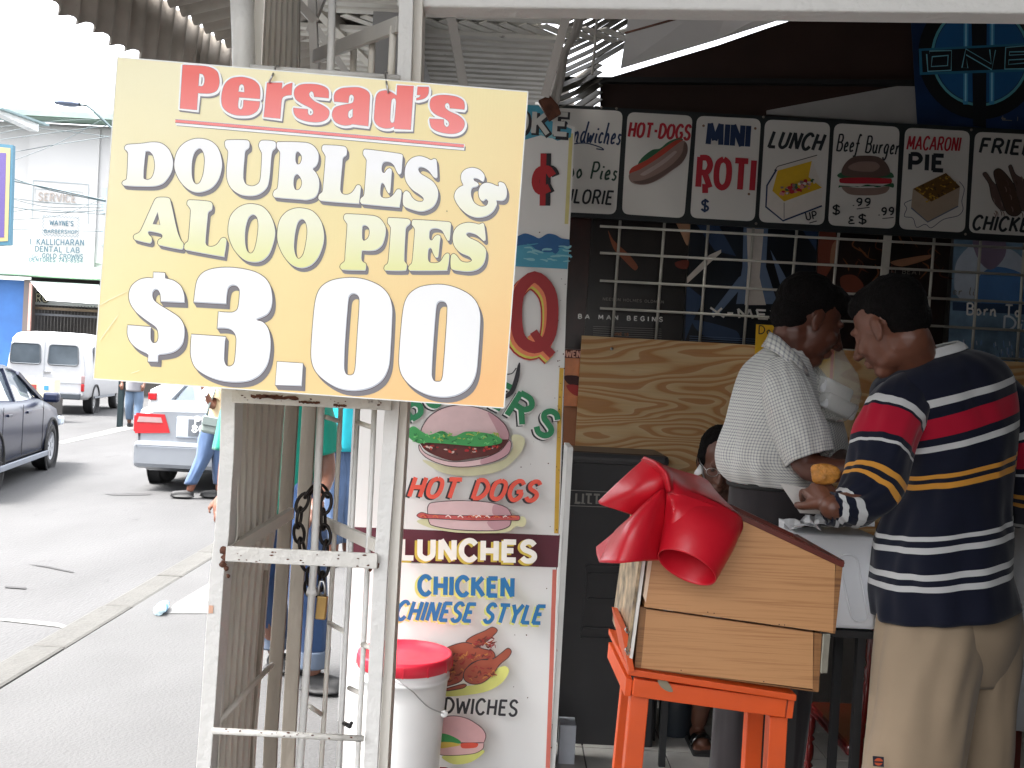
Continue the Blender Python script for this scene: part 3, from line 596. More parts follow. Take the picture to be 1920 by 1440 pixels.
# ================================================================== THE PRICE SIGN
DS = 1.52
sign = thing('price_sign', P(560, 760, DS), 'large yellow printed price board for doubles and aloo pies, hooked on the gate', 'sign')
def sign_mat():
    m = bpy.data.materials.new('sign_yellow_print'); m.use_nodes = True; n = m.node_tree.nodes; L = m.node_tree.links; b = n['Principled BSDF']
    b.inputs['Roughness'].default_value = .32; tc = n.new('ShaderNodeTexCoord'); sp = n.new('ShaderNodeSeparateXYZ'); L.new(tc.outputs['Object'], sp.inputs[0])
    nz = n.new('ShaderNodeTexNoise'); nz.inputs['Scale'].default_value = 6; nz.inputs['Detail'].default_value = 4; L.new(tc.outputs['Object'], nz.inputs[0])
    # printed gradient to peach at lower right; glare painted in pale cream at left/top
    def mth(op, a, bb):
        q = n.new('ShaderNodeMath'); q.operation = op
        for i, x in enumerate((a, bb)):
            if isinstance(x, (int, float)): q.inputs[i].default_value = x
            else: L.new(x, q.inputs[i])
        return q.outputs[0]
    hx = mth('MULTIPLY', sp.outputs['X'], .7); hz = mth('MULTIPLY', sp.outputs['Z'], -.9)
    t = mth('ADD', mth('ADD', hx, hz), mth('MULTIPLY', nz.outputs[0], .22)); t = mth('ADD', t, .5)
    cr = n.new('ShaderNodeValToRGB'); e = cr.color_ramp.elements
    e[0].position = 0; e[0].color = (*srgb(246, 238, 196), 1); e[1].position = 1; e[1].color = (*srgb(248, 170, 112), 1)
    for p, c in ((.36, (246, 228, 164)), (.6, (249, 214, 150)), (.82, (249, 194, 130))):
        x = e.new(p); x.color = (*srgb(*c), 1)
    L.new(t, cr.inputs[0])
    gr = n.new('ShaderNodeTexNoise'); gr.inputs['Scale'].default_value = 900; L.new(tc.outputs['Object'], gr.inputs[0])
    mx = n.new('ShaderNodeMix'); mx.data_type = 'RGBA'; mx.blend_type = 'MULTIPLY'; mx.inputs[0].default_value = .08
    L.new(cr.outputs[0], mx.inputs[6]); L.new(gr.outputs[0], mx.inputs[7]); L.new(mx.outputs[2], b.inputs['Base Color'])
    # fluted plastic board: very faint vertical ribs
    wv = n.new('ShaderNodeTexWave'); wv.inputs['Scale'].default_value = 60; L.new(tc.outputs['Object'], wv.inputs[0])
    bp = n.new('ShaderNodeBump'); bp.inputs['Strength'].default_value = .03; L.new(wv.outputs[0], bp.inputs['Height']); L.new(bp.outputs[0], b.inputs['Normal'])
    return m
g = G(); g.poly([[P(x, y, DS) for x, y in [(220, 107), (990, 172), (945, 765), (175, 710)]]], .004, sign_mat()); mk('board', g, parent=sign, bevel=.0004, bevseg=1)
g = G(); W_ = flat('sign_white_edge', 240, 240, 236)
c4 = [P(x, y, DS-.0005) for x, y in [(220, 107), (990, 172), (945, 765), (175, 710)]]
for i in range(4): g.bar(c4[i], c4[(i+1) % 4], .0042, .0016, W_, up=(0, 1, 0), ext=.001) if False else g.bar(c4[i]+Vector((0, .0025, 0)), c4[(i+1) % 4]+Vector((0, .0025, 0)), .0016, .0046, W_, up=(0, 1, 0), ext=.001)
mk('board_edge', g, parent=sign)
def LP(ox, oy, s): # zoomed crop coordinates -> photo
    out = []
    for t in s.split():
        c = t.endswith('c'); a, b = t.rstrip('c').split(',')
        out.append((ox+float(a)/6, oy+float(b)/6)+(('c',) if c else ()))
    return out
A_ = (320, 100); B_ = (600, 100); C_ = (220, 240); D_ = (500, 240); E_ = (680, 270); F_ = (240, 340); G_ = (420, 360); H_ = (630, 360); I_ = (220, 490); J_ = (500, 510); K_ = (660, 520)
NAME = [(A_, "135,130c 260,135 420,150 520,200 550,290 545,370 510,430 430,455 310,450c 298,640c 105,622c", ["325,230c 362,240 380,275 378,335 358,370 315,368c"]),
 (A_, "1005,515c 1010,440 995,360 930,300 830,270 760,268 680,285 615,340 580,430 572,540 590,610 640,660 720,695 810,703 900,695 970,655 1000,600 1005,543c 820,527c 815,600 795,632 764,615 762,560 772,498c", ["765,432c 775,370 800,350 825,370 830,440c"]),
 (A_, "1085,330c 1258,332c 1252,400c 1300,358 1372,332c 1362,472c 1305,478 1262,500 1248,560c 1235,738c 1048,718c", []),
 (A_, "1780,508c 1615,490c 1605,445 1582,430 1560,455 1568,490 1620,540 1720,590 1780,640 1785,690 1760,740 1700,770 1620,778 1520,765 1430,730 1390,680 1380,615c 1545,630c 1548,680 1575,700 1602,680 1600,640 1560,610 1480,570 1410,520 1388,460 1400,400 1450,358 1530,345 1640,350 1730,375 1778,420", []),
 (B_, "160,545c 158,480 180,430 240,395 330,385 440,385 520,415 560,460 562,530 545,822c 365,800c 330,810 260,812 180,780 140,720 140,660 170,610 240,585 310,572 368,555 382,500 368,472 345,468 330,490 322,560c", ["370,625c 325,655 318,710 338,735 368,712c"]),
 (B_, "868,360c 1055,370c 1022,862c 835,850c 835,825c 790,845 720,845 650,815 612,760 610,690 628,500 660,440 730,418 800,435 862,475c", ["830,508 806,530 790,750 806,782 835,770 855,560 850,520"]),
 (B_, "1098,375c 1225,380c 1220,460 1175,510 1085,532c 1085,505c 1118,495 1130,474c 1090,470c", []),
 (B_, "1625,635c 1460,620c 1455,580 1432,560 1408,580 1412,615 1460,655 1560,700 1620,760 1625,820 1590,875 1520,905 1430,905 1320,880 1250,830 1230,735c 1395,745c 1397,800 1425,830 1450,810 1445,770 1400,735 1310,695 1250,640 1235,570 1255,505 1320,475 1420,470 1540,490 1610,530 1628,580", [])]
DOUB = [(C_, "120,185 260,175 400,158 500,172 580,235 620,320 635,400 622,490 580,570 520,635 430,665 300,668 90,658 55,630 65,598 105,572 120,290 112,268 85,240 88,205", ["328,272c 370,275 405,320 422,410 412,500 385,560 345,580 302,570c 305,480 318,350"]),
 (C_, "950,118 1060,150 1140,230 1182,370 1180,480 1140,600 1060,690 930,735 820,710 720,620 655,500 640,400 670,270 740,180 840,128", ["935,240 972,290 982,380 965,520 930,610 895,630 860,600 845,520 850,380 880,280"]),
 (C_, "1240,135 1460,135 1492,165 1490,230 1450,268 1440,330 1425,560 1450,630 1520,652 1590,620 1612,540 1625,290 1605,245 1590,195 1610,148 1650,138 1750,145 1785,165 1788,230 1755,268 1740,330 1720,560 1690,680 1600,755 1500,775 1380,755 1280,680 1235,580 1230,460 1245,270 1215,215 1210,155", []),
 (D_, "130,155 440,163 530,200 585,280 590,370 565,435 525,465c 570,520 598,610 590,720 550,790 460,820 380,815 100,790 70,755 85,705 118,680 130,600 150,290 140,260 115,225 112,175", ["355,275 388,310 393,350 375,400 345,405 332,370 335,300", "350,530 388,580 393,640 365,690 325,690 310,640 318,560"]),
 (D_, "650,190 870,205 905,235 905,310 868,345 860,400 835,690 850,735 900,748 950,730 985,690 1010,648 1040,638 1065,665 1060,740 1045,865c 620,830 580,795 590,750 625,715 635,640 660,330 645,290 622,250 625,205", []),
 (D_, "1110,238 1500,288 1535,310 1532,400 1520,515 1490,530 1460,490 1430,425 1390,395 1330,393 1305,430 1303,490 1325,503 1350,468 1385,450 1412,475 1410,560 1395,735 1370,738 1345,700 1320,640 1300,630 1288,680 1288,765 1330,787 1390,778 1435,735 1465,692 1500,688 1522,715 1518,800 1500,905c 1080,865 1050,830 1060,790 1090,760 1100,700 1122,370 1110,340 1085,300 1088,255", []),
 (E_, "640,135 720,155 770,178 800,165 830,175 840,220 848,375 830,395 795,375 750,315 700,280 650,270 633,295 655,332 720,372 800,430 850,520 850,620 800,715 700,765 620,765 490,722 452,680 455,560 490,525 530,550 560,600 610,640 670,645 682,612 640,575 560,520 490,430 470,330 490,230 550,160", []),
 (E_, "1240,265 1320,290 1370,345 1377,395 1362,432 1338,425 1300,402 1258,395 1258,412 1292,432 1310,462 1290,490 1242,502 1226,540 1230,600 1262,662 1330,700 1390,690 1408,650 1390,630 1365,652 1330,638 1305,590 1302,520 1330,462 1380,435 1440,440 1500,465 1530,474c 1525,440 1550,425 1600,450 1628,530 1620,610 1580,648 1510,645c 1515,690 1475,765 1400,820 1290,838 1180,800 1080,705 1030,610 1040,540 1080,490 1130,465c 1105,400 1112,330 1160,282", [])]
ALOO = [(F_, "340,180 450,182 480,205 560,560 600,660 630,700 628,760 605,777 360,728 335,698 345,658 380,635 384,607 350,592 240,572 240,600 272,632 275,685 250,707 85,667 62,632 75,600 120,578 150,540 300,210", ["335,355c 285,480c 362,490c"]),
 (F_, "700,208 920,225 955,255 952,325 915,355 905,400 880,690 895,722 940,732 985,718 1020,685 1050,642 1090,632 1115,665 1110,740 1090,862c 660,782 630,748 642,702 675,670 685,600 705,330 690,295 665,262 672,220", []),
 (F_, "1400,252 1520,285 1610,390 1660,540 1655,660 1600,820 1520,900 1420,920 1310,890 1200,780 1140,650 1125,540 1150,400 1220,310 1310,262", ["1410,385 1450,410 1465,500 1450,650 1420,770 1385,808 1345,780 1325,690 1330,540 1365,420"]),
 (G_, "880,180 1000,215 1090,320 1130,460 1125,590 1070,740 990,830 880,865 770,830 670,720 605,570 600,440 630,310 700,225 790,185", ["885,315 920,350 935,440 920,580 890,700 845,748 810,710 795,620 810,460 840,350"]),
 (G_, "1380,245 1680,265 1760,300 1820,390 1825,480 1790,600 1720,660 1640,672 1560,668c 1555,770 1600,805 1605,850 1595,890 1560,893 1340,885 1305,852 1315,812 1355,777 1362,700 1385,370 1370,340 1348,305 1352,262", ["1590,385 1628,410 1635,470 1615,520 1575,545 1562,520 1565,400"]),
 (H_, "600,288 800,300 838,320 838,368 800,405 790,450 775,775 800,812 802,862 785,895 565,893 540,868 548,830 580,800 590,740 615,410 600,378 580,350 583,300", []),
 (H_, "880,310 1270,335 1298,358 1295,440 1283,548 1255,552 1220,490 1190,440 1130,420 1075,430 1058,470 1058,530 1080,540 1110,498 1145,482 1180,502 1172,600 1155,740 1120,742 1090,692 1070,640 1047,660 1045,775 1100,797 1170,780 1215,712 1250,687 1280,702 1275,800 1255,895c 840,895 812,865 820,830 850,800 860,740 885,430 870,395 850,368 855,322", []),
 (H_, "1480,342 1560,350 1610,362 1650,347 1672,368 1690,540 1665,560 1620,520 1570,485 1500,467 1472,482 1502,512 1600,560 1680,630 1695,700 1670,810 1600,880 1500,905 1400,898 1325,885 1290,855 1290,720 1325,692 1365,720 1410,775 1480,790 1525,770 1500,735 1400,690 1330,610 1310,520 1330,430 1390,368", [])]
PRICE = [(I_, "408,120c 542,128c 545,190c 640,215 720,280 760,380 765,475c 490,462c 485,380 465,335 430,330 405,370 415,430 470,480 600,560 700,630 755,720 765,830 740,940 660,1020 560,1050 470,1060c 465,1140c 345,1132c 350,1052c 230,990 150,910 115,820 118,714c 385,735c 385,880 408,915 445,905 462,860 455,780 430,740 330,670 220,580 150,480 130,380 160,280 240,210 330,185 405,188c", []),
 (I_, "860,468c 875,330 900,210 960,130 1060,85 1220,66 1400,80 1560,120 1670,190 1730,290 1752,420 1740,530 1690,610 1575,662c 1640,680 1700,750 1730,870 1730,1010 1700,1160 1620,1280 1500,1350 1340,1370 1160,1350 1000,1290 880,1200 830,1080 825,960 835,818c 1225,845c 1210,1100 1228,1165 1270,1178 1310,1150 1325,1080 1338,880 1318,810 1275,775 1210,762 1125,762c 1138,565c 1290,572 1345,545 1365,480 1375,330 1350,290 1300,280 1258,310 1240,400 1235,490c", []),
 (J_, "118,1005c 412,1025c 402,1290c 97,1275c", []),
 (J_, "930,62 1100,80 1270,150 1370,250 1415,380 1420,500 1400,900 1380,1080 1310,1220 1180,1310 1000,1345 820,1320 660,1230 550,1120 505,1000 500,850 530,450 560,270 620,160 740,90", ["975,255 1030,275 1042,340 1020,700 995,1080 975,1145 935,1158 895,1140 880,1080 890,800 920,400 935,290"]),
 (K_, "960,78 1120,98 1290,170 1390,260 1440,380 1450,500 1425,900 1400,1100 1330,1240 1200,1330 1040,1360 850,1330 680,1240 570,1120 530,1000 530,850 560,470 590,290 650,180 770,105", ["1000,280 1055,295 1070,350 1050,700 1020,1090 1000,1160 960,1170 920,1155 905,1100 920,800 950,400 965,310"])]
def grad_mat(name, top, bot, z0, z1):
    m = bpy.data.materials.new(name); m.use_nodes = True; n = m.node_tree.nodes; L = m.node_tree.links; b = n['Principled BSDF']; b.inputs['Roughness'].default_value = .32
    tc = n.new('ShaderNodeTexCoord'); sp = n.new('ShaderNodeSeparateXYZ'); L.new(tc.outputs['Object'], sp.inputs[0])
    mr = n.new('ShaderNodeMapRange'); mr.inputs[1].default_value = z0; mr.inputs[2].default_value = z1; L.new(sp.outputs['Z'], mr.inputs[0])
    cr = n.new('ShaderNodeValToRGB'); cr.color_ramp.elements[0].color = (*bot, 1); cr.color_ramp.elements[1].color = (*top, 1); L.new(mr.outputs[0], cr.inputs[0]); L.new(cr.outputs[0], b.inputs['Base Color']); return m
sz = lambda y: P(600, y, DS).z-P(560, 760, DS).z
M_sw = flat('print_white', 246, 246, 246, .32, 0); M_sg = flat('print_grey_extrusion', 128, 124, 128, .35, .03); M_sgl = flat('print_light_bevel', 186, 190, 200, .35, 0)
M_so = flat('print_dark_outline', 70, 48, 44, .35, 0); M_sog = flat('print_grey_outline', 150, 140, 142, .35, 0)
M_sd = grad_mat('print_white_to_cream', srgb(247, 247, 247), srgb(240, 240, 205), sz(410), sz(310))
M_sa = grad_mat('print_cream_to_lime', srgb(240, 240, 212), srgb(226, 226, 140), sz(520), sz(420))
M_sr = grad_mat('print_red_gradient', srgb(234, 86, 72), srgb(244, 130, 126), sz(235), sz(150))
EXB = 3
def letters(name, glyphs, face, ext, out_w, bevel, outline, white=0, label=None):
    d_ = Decal(DS-.0006, .00012); k0 = 1
    for (o, outer, holes) in glyphs:
        lo = LP(*o, outer); hs_ = [LP(*o, h) for h in holes]
        allr = [lo]+hs_; sh = lambda l, dx, dy: [(p[0]+dx, p[1]+dy)+tuple(p[2:]) for p in l]
        steps = max(3, int(ext*1.2))
        kk = 0
        if white:
            for s_ in range(1, 4): kk += 1; [d_.rib(sh(l, s_*.8+.5, s_*1.3+1), white, M_sg, k=kk+.2*li, closed=True, seg=4) for li, l in enumerate(allr)]
            for s_ in range(0, 3): kk += 1; [d_.rib(sh(l, s_*.5, s_*.9), white, M_sw, k=kk+.2*li, closed=True, seg=4) for li, l in enumerate(allr)]
        else:
            for s_ in range(steps, 0, -1):
                t = s_/steps*ext; kk += 1; d_.poly(sh(lo, t*.6, t), M_sg, [sh(h, t*.6, t) for h in hs_], k=kk, seg=3)
        kk += 1; d_.poly(lo, face, hs_, k=kk, seg=4)
        if bevel:
            for l, sgn_ in [(lo, 1)]+[(h, 1) for h in hs_]:
                kk += .3
                q = catmull(l, True, 4); ar = sum(q[i][0]*q[(i+1) % len(q)][1]-q[(i+1) % len(q)][0]*q[i][1] for i in range(len(q)))
                inn = 1 if l is lo else -1
                # rib() normal is left of travel; orient it inward
                flip = (1 if ar > 0 else -1)*inn
                def fn(p, nn, flip=flip):
                    n2 = nn*flip; w = max(0, -(n2.x*.5+n2.y*.86))*bevel
                    return (p, p+n2*w)
                d_.rib(l, 1, M_sgl, k=kk, closed=True, fn=fn)
        kk += .4
        for li, l in enumerate(allr): d_.rib(l, out_w, outline, k=kk+.15*li, closed=True, seg=4)
    d_.make(name, sign, label=label)
letters('name_lettering', NAME, M_sr, 0, .7, 0, M_sog, white=7)
letters('doubles_lettering', DOUB, M_sd, 6, 1.0, 2.6, M_so)
letters('aloo_pies_lettering', ALOO, M_sa, 6, 1.0, 2.6, M_so)
letters('price_lettering', PRICE, M_sw, 8.5, 1.1, 3.4, M_so)
d_ = Decal(DS-.0006, .00012)
for (dx, dy, m_, w) in ((3, 5, M_sg, 8), (1, 2, M_sw, 12), (0, 0, M_sr, 5)): d_.rib([(329+dx, 227+dy), (600+dx, 250+dy), (870+dx, 274+dy)], w, m_, smooth=False)
d_.rib([(329, 224), (600, 247), (870, 271)], .8, M_sog, smooth=False); d_.rib([(329, 230), (600, 253), (870, 277)], .8, M_so, smooth=False); d_.make('underline', sign)
# scuffs on the print and one dot
d_ = Decal(DS-.003, .0001); M_sc = flat('scuff_white', 250, 240, 205, .4, 0)
for p in [[(182, 575), (205, 562), (240, 545)], [(186, 640), (200, 620), (222, 590)], [(245, 700), (255, 697), (262, 694)]]: d_.rib(p, 1.6, M_sc, taper=True)
d_.blob(838, 396, 1, 1, 0, M_so); d_.make('scuffs', sign)
# hooks: bent wire through the board and over the rail
for n_, (x0_, y0_, x1_, y1_) in enumerate([(518, 124, 505, 157), (722, 136, 728, 176)]):
    g = G(); g.tube([P(*q) for q in [(x0_+3, y0_+14, D1+.004), (x0_+4, y0_, D1-.012), (x0_, y0_-1, D1-.03), ((x0_+x1_)/2, (y0_+y1_)/2, DS-.01), (x1_, y1_-4, DS-.006), (x1_, y1_, DS+.004)]], .0016, 8, M_chrome)
    mk('wire_hook', g, label='bent wire hook holding the yellow sign, %s one of the two' % ('left' if n_ == 0 else 'right'), cat='hook', group=None)
# ================================================================== PAINTED FOOD BOARD
def ZP(ox, oy, sc, s):
    out = []
    for t in s.split():
        c = t.endswith('c'); a, b = t.rstrip('c').split(',')
        out.append((ox+float(a)/sc, oy+float(b)/sc)+(('c',) if c else ()))
    return out
DB = 3.7
M_bw = mat('aged_white_sign_paint', (.72, .71, .685), .45, var=.05, scale=2.5, bump=.05, dirt=(.42, .4, .37), dirt_amt=-.16, dscale=6)
M_bw2 = mat('white_sign_paint', (.8, .795, .78), .42, var=.03, scale=2.5, dirt=(.5, .42, .32), dirt_amt=-.24, dscale=14)
K_ = flat('sign_black', 34, 32, 38); R_ = flat('sign_red', 170, 28, 34); Y_ = flat('sign_yellow_line', 205, 195, 80); BL = flat('sign_blue', 30, 110, 165)
fb = thing('painted_food_board', P(850, 1440, DB), 'tall hand-painted food board with burger, hot dog, chicken and LUNCHES band', 'sign board')
g = G(); g.poly([[P(x, y, DB) for x, y in [(690, 186), (1010, 196), (1030, 222), (1078, 238), (1062, 560), (1056, 760), (1048, 1004), (664, 988)]]], .02, M_bw); mk('upper_panel', g, parent=fb, bevel=.0015)
g = G(); g.poly([[P(x, y, DB) for x, y in [(664, 988), (1050, 1004), (1046, 1064), (660, 1050)]]], .022, flat('sign_maroon', 88, 28, 44)); mk('band_panel', g, parent=fb, label='maroon band panel reading LUNCHES')
g = G(); g.poly([[P(x, y, DB) for x, y in [(660, 1052), (1043, 1064), (1030, 1510), (640, 1490)]]], .02, M_bw2); mk('lower_panel', g, parent=fb, bevel=.0015)
g = G(); g.box((P(1049, 1200, DB+.02).x, DB+.14, .62), (.02, .26, 1.24), Matrix.Rotation(radians(.2), 3, 'Y'), mat('chipped_white_wood', (.62, .62, .6), .6, var=.1, dirt=(.3, .03, .05), dirt_amt=-.08, dscale=12)); mk('side_board', g, parent=fb)
d_ = Decal(DB-.0006, .00025); Z = lambda s: ZP(740, 680, 3.428, s); Z3 = lambda s: ZP(680, 1050, 3.693, s); Z1 = lambda s: ZP(940, 180, 2.667, s)
# yellow edge stripes
d_.rib([(1071, 250), (1062, 420)], 7, flat('faded_yellow', 205, 195, 130), smooth=False); d_.rib([(1053, 690), (1050, 760), (1046, 880), (1043, 1000)], 8, flat('edge_yellow', 200, 160, 55), smooth=False)
d_.rib([(1040, 1068), (1034, 1250), (1027, 1440)], 8, flat('edge_salmon', 205, 110, 95), smooth=False)
# cloud of blue and old lettering at the top
B1, B2, B3 = flat('cloud_dark_blue', 30, 88, 140), flat('cloud_teal', 70, 150, 175), flat('cloud_pale', 130, 185, 195)
d_.poly([(900, 192), (1010, 198), (1032, 226), (1072, 242), (1070, 258), (1045, 264), (1020, 252), (985, 262), (900, 255)], B2, smooth=False)
for q in [[(930, 240), (980, 245), (1010, 240)], [(1010, 250), (1040, 256), (1066, 250)]]: d_.rib(q, 8, B3, taper=True)
d_.text('COKE', 915+2, 246+2, 1064+2, 256+2, 42, 14, K_, jit=0); d_.text('COKE', 915, 244, 1062, 254, 40, 9, flat('dirty_white', 195, 195, 190), jit=0)
# cent sign
for dx, m_ in ((9, K_), (0, R_)):
    d_.rib([(1036+dx*.7, 330), (1026+dx, 318), (1010+dx, 322), (1004+dx, 342), (1012+dx, 358), (1030+dx*.7, 352)], 15, m_); d_.rib([(1019+dx, 288), (1017+dx, 386)], 11, m_, smooth=False)
# blue cloud band
d_.poly(ZP(940, 180, 2.667, "40,720c 85,700 120,688 160,700 190,712 230,690 270,695 300,712 340,718c 330,866c 30,850c"), B2); 
d_.poly(ZP(940, 180, 2.667, "40,720c 85,700 120,688 160,700 190,712 230,690 270,695 300,712 340,718c 338,770 300,760 270,790 230,760 190,780 150,750 110,745 40,760c"), B1)
random.seed(5)
for i in range(26): x, y = random.uniform(972, 1058), random.uniform(455, 495); d_.rib([(x, y), (x+random.uniform(5, 14), y+random.uniform(-3, 3)), (x+random.uniform(12, 22), y+random.uniform(-2, 4))], random.uniform(2, 6), random.choice([B1, B2, B3, B3, B2]), taper=True)
# big Q
qp = [(1002, 520), (975, 545), (968, 590), (975, 635), (1002, 652), (1028, 635), (1036, 590), (1030, 545)]
for dx, dy, w, m_ in ((-8, 10, 28, R_), (-7, 9, 24, Y_), (-4, 5, 24, flat('sign_orange', 225, 125, 85)), (0, 0, 22, flat('sign_dark_red', 150, 30, 34))):
    d_.rib([(x+dx, y+dy) for x, y in qp], w, m_, closed=True); d_.rib([(1000+dx, 622+dy), (1015+dx, 645+dy), (1036+dx, 666+dy)], w*.7, m_, smooth=False)
# curled tail of a letter
d_.rib([(974, 680), (968, 712), (958, 736), (940, 748)], 9, K_, taper=True); d_.rib([(948, 702), (960, 700), (968, 690)], 2, K_)
# BURGERS in an arc
GR = flat('sign_green', 28, 120, 75)
for ch, a, b_ in [('B', (772, 788), (796, 772)), ('U', (806, 766), (832, 756)), ('R', (842, 752), (870, 748)), ('G', (882, 748), (908, 754)), ('E', (918, 758), (938, 768)), ('R', (948, 776), (980, 796)), ('S', (1000, 806), (1028, 822))]:
    h = 48 if ch != 'R' else 50
    d_.text(ch, a[0]-5, a[1]+4, b_[0]-5, b_[1]+4, h, 12, K_); d_.text(ch, a[0]-2, a[1]+2, b_[0]-2, b_[1]+2, h, 12, M_bw); d_.text(ch, a[0], a[1], b_[0], b_[1], h, 11, GR)
# burger
BUN, BUNs, OL = flat('bun_pink', 208, 178, 178), flat('bun_shade', 182, 140, 146), flat('brush_outline', 60, 42, 46)
d_.poly(Z("180,620 300,700 480,725 680,690 800,590 838,500 800,462 750,470 760,540 700,620 540,665 350,665"), flat('plate_shadow', 205, 202, 165))
top = Z("172,470c 176,420 230,340 330,285 450,272 600,310 700,385 735,450 733,495c"); d_.poly(top, BUN); d_.poly(Z("600,315 700,385 733,450 733,495 690,490 640,400"), BUNs); d_.rib(top, 1.6, OL)
d_.poly(Z("165,515c 400,500 733,490c 715,525 640,585 500,612 380,628 280,600 200,560"), flat('patty_brown', 92, 34, 30))
for i in range(46):
    x = random.uniform(200, 690); y = 530+random.uniform(0, 60)*(1-abs(x-430)/300); q = ZP(740, 680, 3.428, "%f,%f" % (x, y))[0]
    d_.blob(q[0], q[1], random.uniform(1.5, 4.5), random.uniform(1.2, 3), random.uniform(-20, 20), random.choice([R_, flat('tomato', 190, 60, 45), flat('meat_dark', 60, 25, 22), flat('onion', 215, 190, 180), flat('meat_mid', 130, 55, 40)]), n=7, wob=.3)
let = Z("90,430 130,405 180,440 230,460 310,435 380,470 460,440 560,445 640,460 690,490 680,515 560,535 420,525 300,515 200,510 160,515 100,480"); d_.poly(let, flat('lettuce', 60, 150, 80))
for i in range(50):
    x = random.uniform(110, 670); q = ZP(740, 680, 3.428, "%f,%f" % (x, 478+random.uniform(-30, 38)+(x-400)*.02))[0]; d_.rib([q, (q[0]+random.uniform(-4, 4), q[1]+random.uniform(-5, 5)), (q[0]+random.uniform(2, 8), q[1]+random.uniform(-3, 3))], 1.6, random.choice([flat('lettuce_d', 30, 105, 55), flat('lettuce_l', 110, 190, 110), flat('lettuce_y', 160, 170, 70)]))
bb = Z("165,520 200,572 300,615 400,630 560,610 680,560 735,495 750,520 730,580 640,630 480,662 340,655 220,610 168,560"); d_.poly(bb, BUN); d_.poly(Z("560,612 680,562 735,500 748,520 728,580 640,628 560,645"), BUNs); d_.rib(bb, 1.4, OL, closed=True)
OR = flat('sign_vermilion', 222, 82, 62)
d_.text('HOT DOGS', 764, 930, 1000, 938, 36, 8.5, K_, shear=.3); d_.text('HOT DOGS', 768, 928, 1004, 936, 36, 8, OR, shear=.3)
d_.poly(Z("150,1010 240,1050 400,1078 650,1082 740,1070 780,1040 830,1040 845,1000 820,975 760,990 500,1000 200,990"), flat('plate_shadow2', 205, 203, 160))
ub = Z("220,965c 220,915 240,890 400,876 600,885 720,920 755,975c"); d_.poly(ub, BUN); d_.poly(Z("640,900 720,922 752,972 640,970"), BUNs); d_.rib(ub, 1.4, OL)
lb = Z("222,985c 240,1030 400,1060 650,1066 735,1040 750,1000c"); d_.poly(lb, BUN); d_.poly(Z("600,1005 745,1002 730,1040 640,1062"), BUNs); d_.rib(lb, 1.4, OL)
ss = Z("150,970 180,950 230,962 500,972 750,970 800,972 797,1000 720,1000 500,1002 260,990 180,988"); d_.poly(ss, flat('sausage', 188, 84, 80)); d_.rib(ss, 1.2, OL, closed=True)
for i in range(26): x = random.uniform(785, 965); d_.rib([(x, 966+(x-880)*.01), (x+5, 963+(x-880)*.01), (x+10, 967)], 2, random.choice([flat('sauce_w', 235, 215, 210), flat('sauce_o', 210, 110, 70), R_]))
YL = flat('letter_yellow_edge', 205, 180, 70); WH = flat('letter_white', 238, 236, 226)
d_.text('LUNCHES', 751, 1045, 999, 1050, 37, 11.5, YL); d_.text('LUNCHES', 755, 1042, 1003, 1047, 36, 10, WH)
# lower panel
YG = flat('letter_lime_edge', 215, 215, 120)
d_.text('CHICKEN', 784, 1111, 958, 1115, 35, 10, YG); d_.text('CHICKEN', 788, 1108, 962, 1112, 34, 8.5, BL)
d_.text('CHINESE STYLE', 741, 1157, 1009, 1165, 34, 8.5, YG, shear=.28); d_.text('CHINESE STYLE', 744, 1154, 1012, 1162, 34, 7, BL, shear=.28)
d_.poly(Z3("500,880 600,850 820,820 900,740 980,700 1015,735 960,820 840,880 600,908"), YG)
CH1, CH2 = flat('roast_brown', 160, 78, 55), flat('roast_red', 150, 45, 45)
for q in ["720,540 760,500 850,460 900,435 935,458 900,500 850,540 800,568", "400,760 450,660 560,590 650,552 730,540 830,580 905,600 915,645 840,655 760,680 710,740 690,800 600,835 480,850", "560,862 700,822 725,830 700,850 600,868", "715,725 800,662 900,652 960,612 1005,578 1030,600 1010,640 950,690 900,760 830,815 760,822 708,790"]:
    d_.poly(Z3(q), CH1); d_.rib(Z3(q), 1.6, OL, closed=True)
for i in range(120):
    x, y = random.choice([(random.uniform(560, 880), random.uniform(600, 660)), (random.uniform(560, 700), random.uniform(600, 800)), (random.uniform(730, 900), random.uniform(690, 790)), (random.uniform(760, 900), 560-(random.uniform(0, 60)))])
    q = ZP(680, 1050, 3.693, "%f,%f" % (x, y))[0]; d_.rib([q, (q[0]+random.uniform(2, 6), q[1]+random.uniform(-5, 3)), (q[0]+random.uniform(5, 10), q[1]+random.uniform(-6, 4))], random.uniform(1.5, 3.5), random.choice([CH2, CH1, flat('roast_gold', 190, 120, 60), flat('roast_dark', 105, 45, 35), CH2]), taper=True)
d_.text('SANDWICHES', 772, 1318, 968, 1326, 28, 4.6, K_, shear=.08)
d_.poly(Z3("560,1300 640,1345 760,1330 850,1260 800,1250 600,1280"), YG)
sb = Z3("520,1150 560,1040 640,1018 740,1040 830,1100 858,1150 845,1200c 540,1200c"); d_.poly(sb, flat('sandwich_pink', 214, 165, 165)); d_.rib(sb, 1.4, OL, closed=True)
s2 = Z3("520,1205c 845,1200c 838,1240 780,1272 640,1285 540,1275"); d_.poly(s2, flat('sandwich_pink2', 224, 180, 176)); d_.rib(s2, 1.2, OL, closed=True)
d_.poly(Z3("540,1140 620,1150 690,1200 540,1215"), flat('lettuce', 60, 150, 80)); d_.poly(Z3("690,1205 760,1198 806,1206 790,1232 700,1236"), OR); d_.poly(Z3("545,1198 620,1195 690,1212 640,1225 545,1235"), flat('cheese', 215, 185, 80))
d_.text('CHICKEN', 738, 1455, 862, 1460, 36, 9, K_); d_.text('CHICKEN', 736, 1453, 860, 1458, 36, 7, R_)
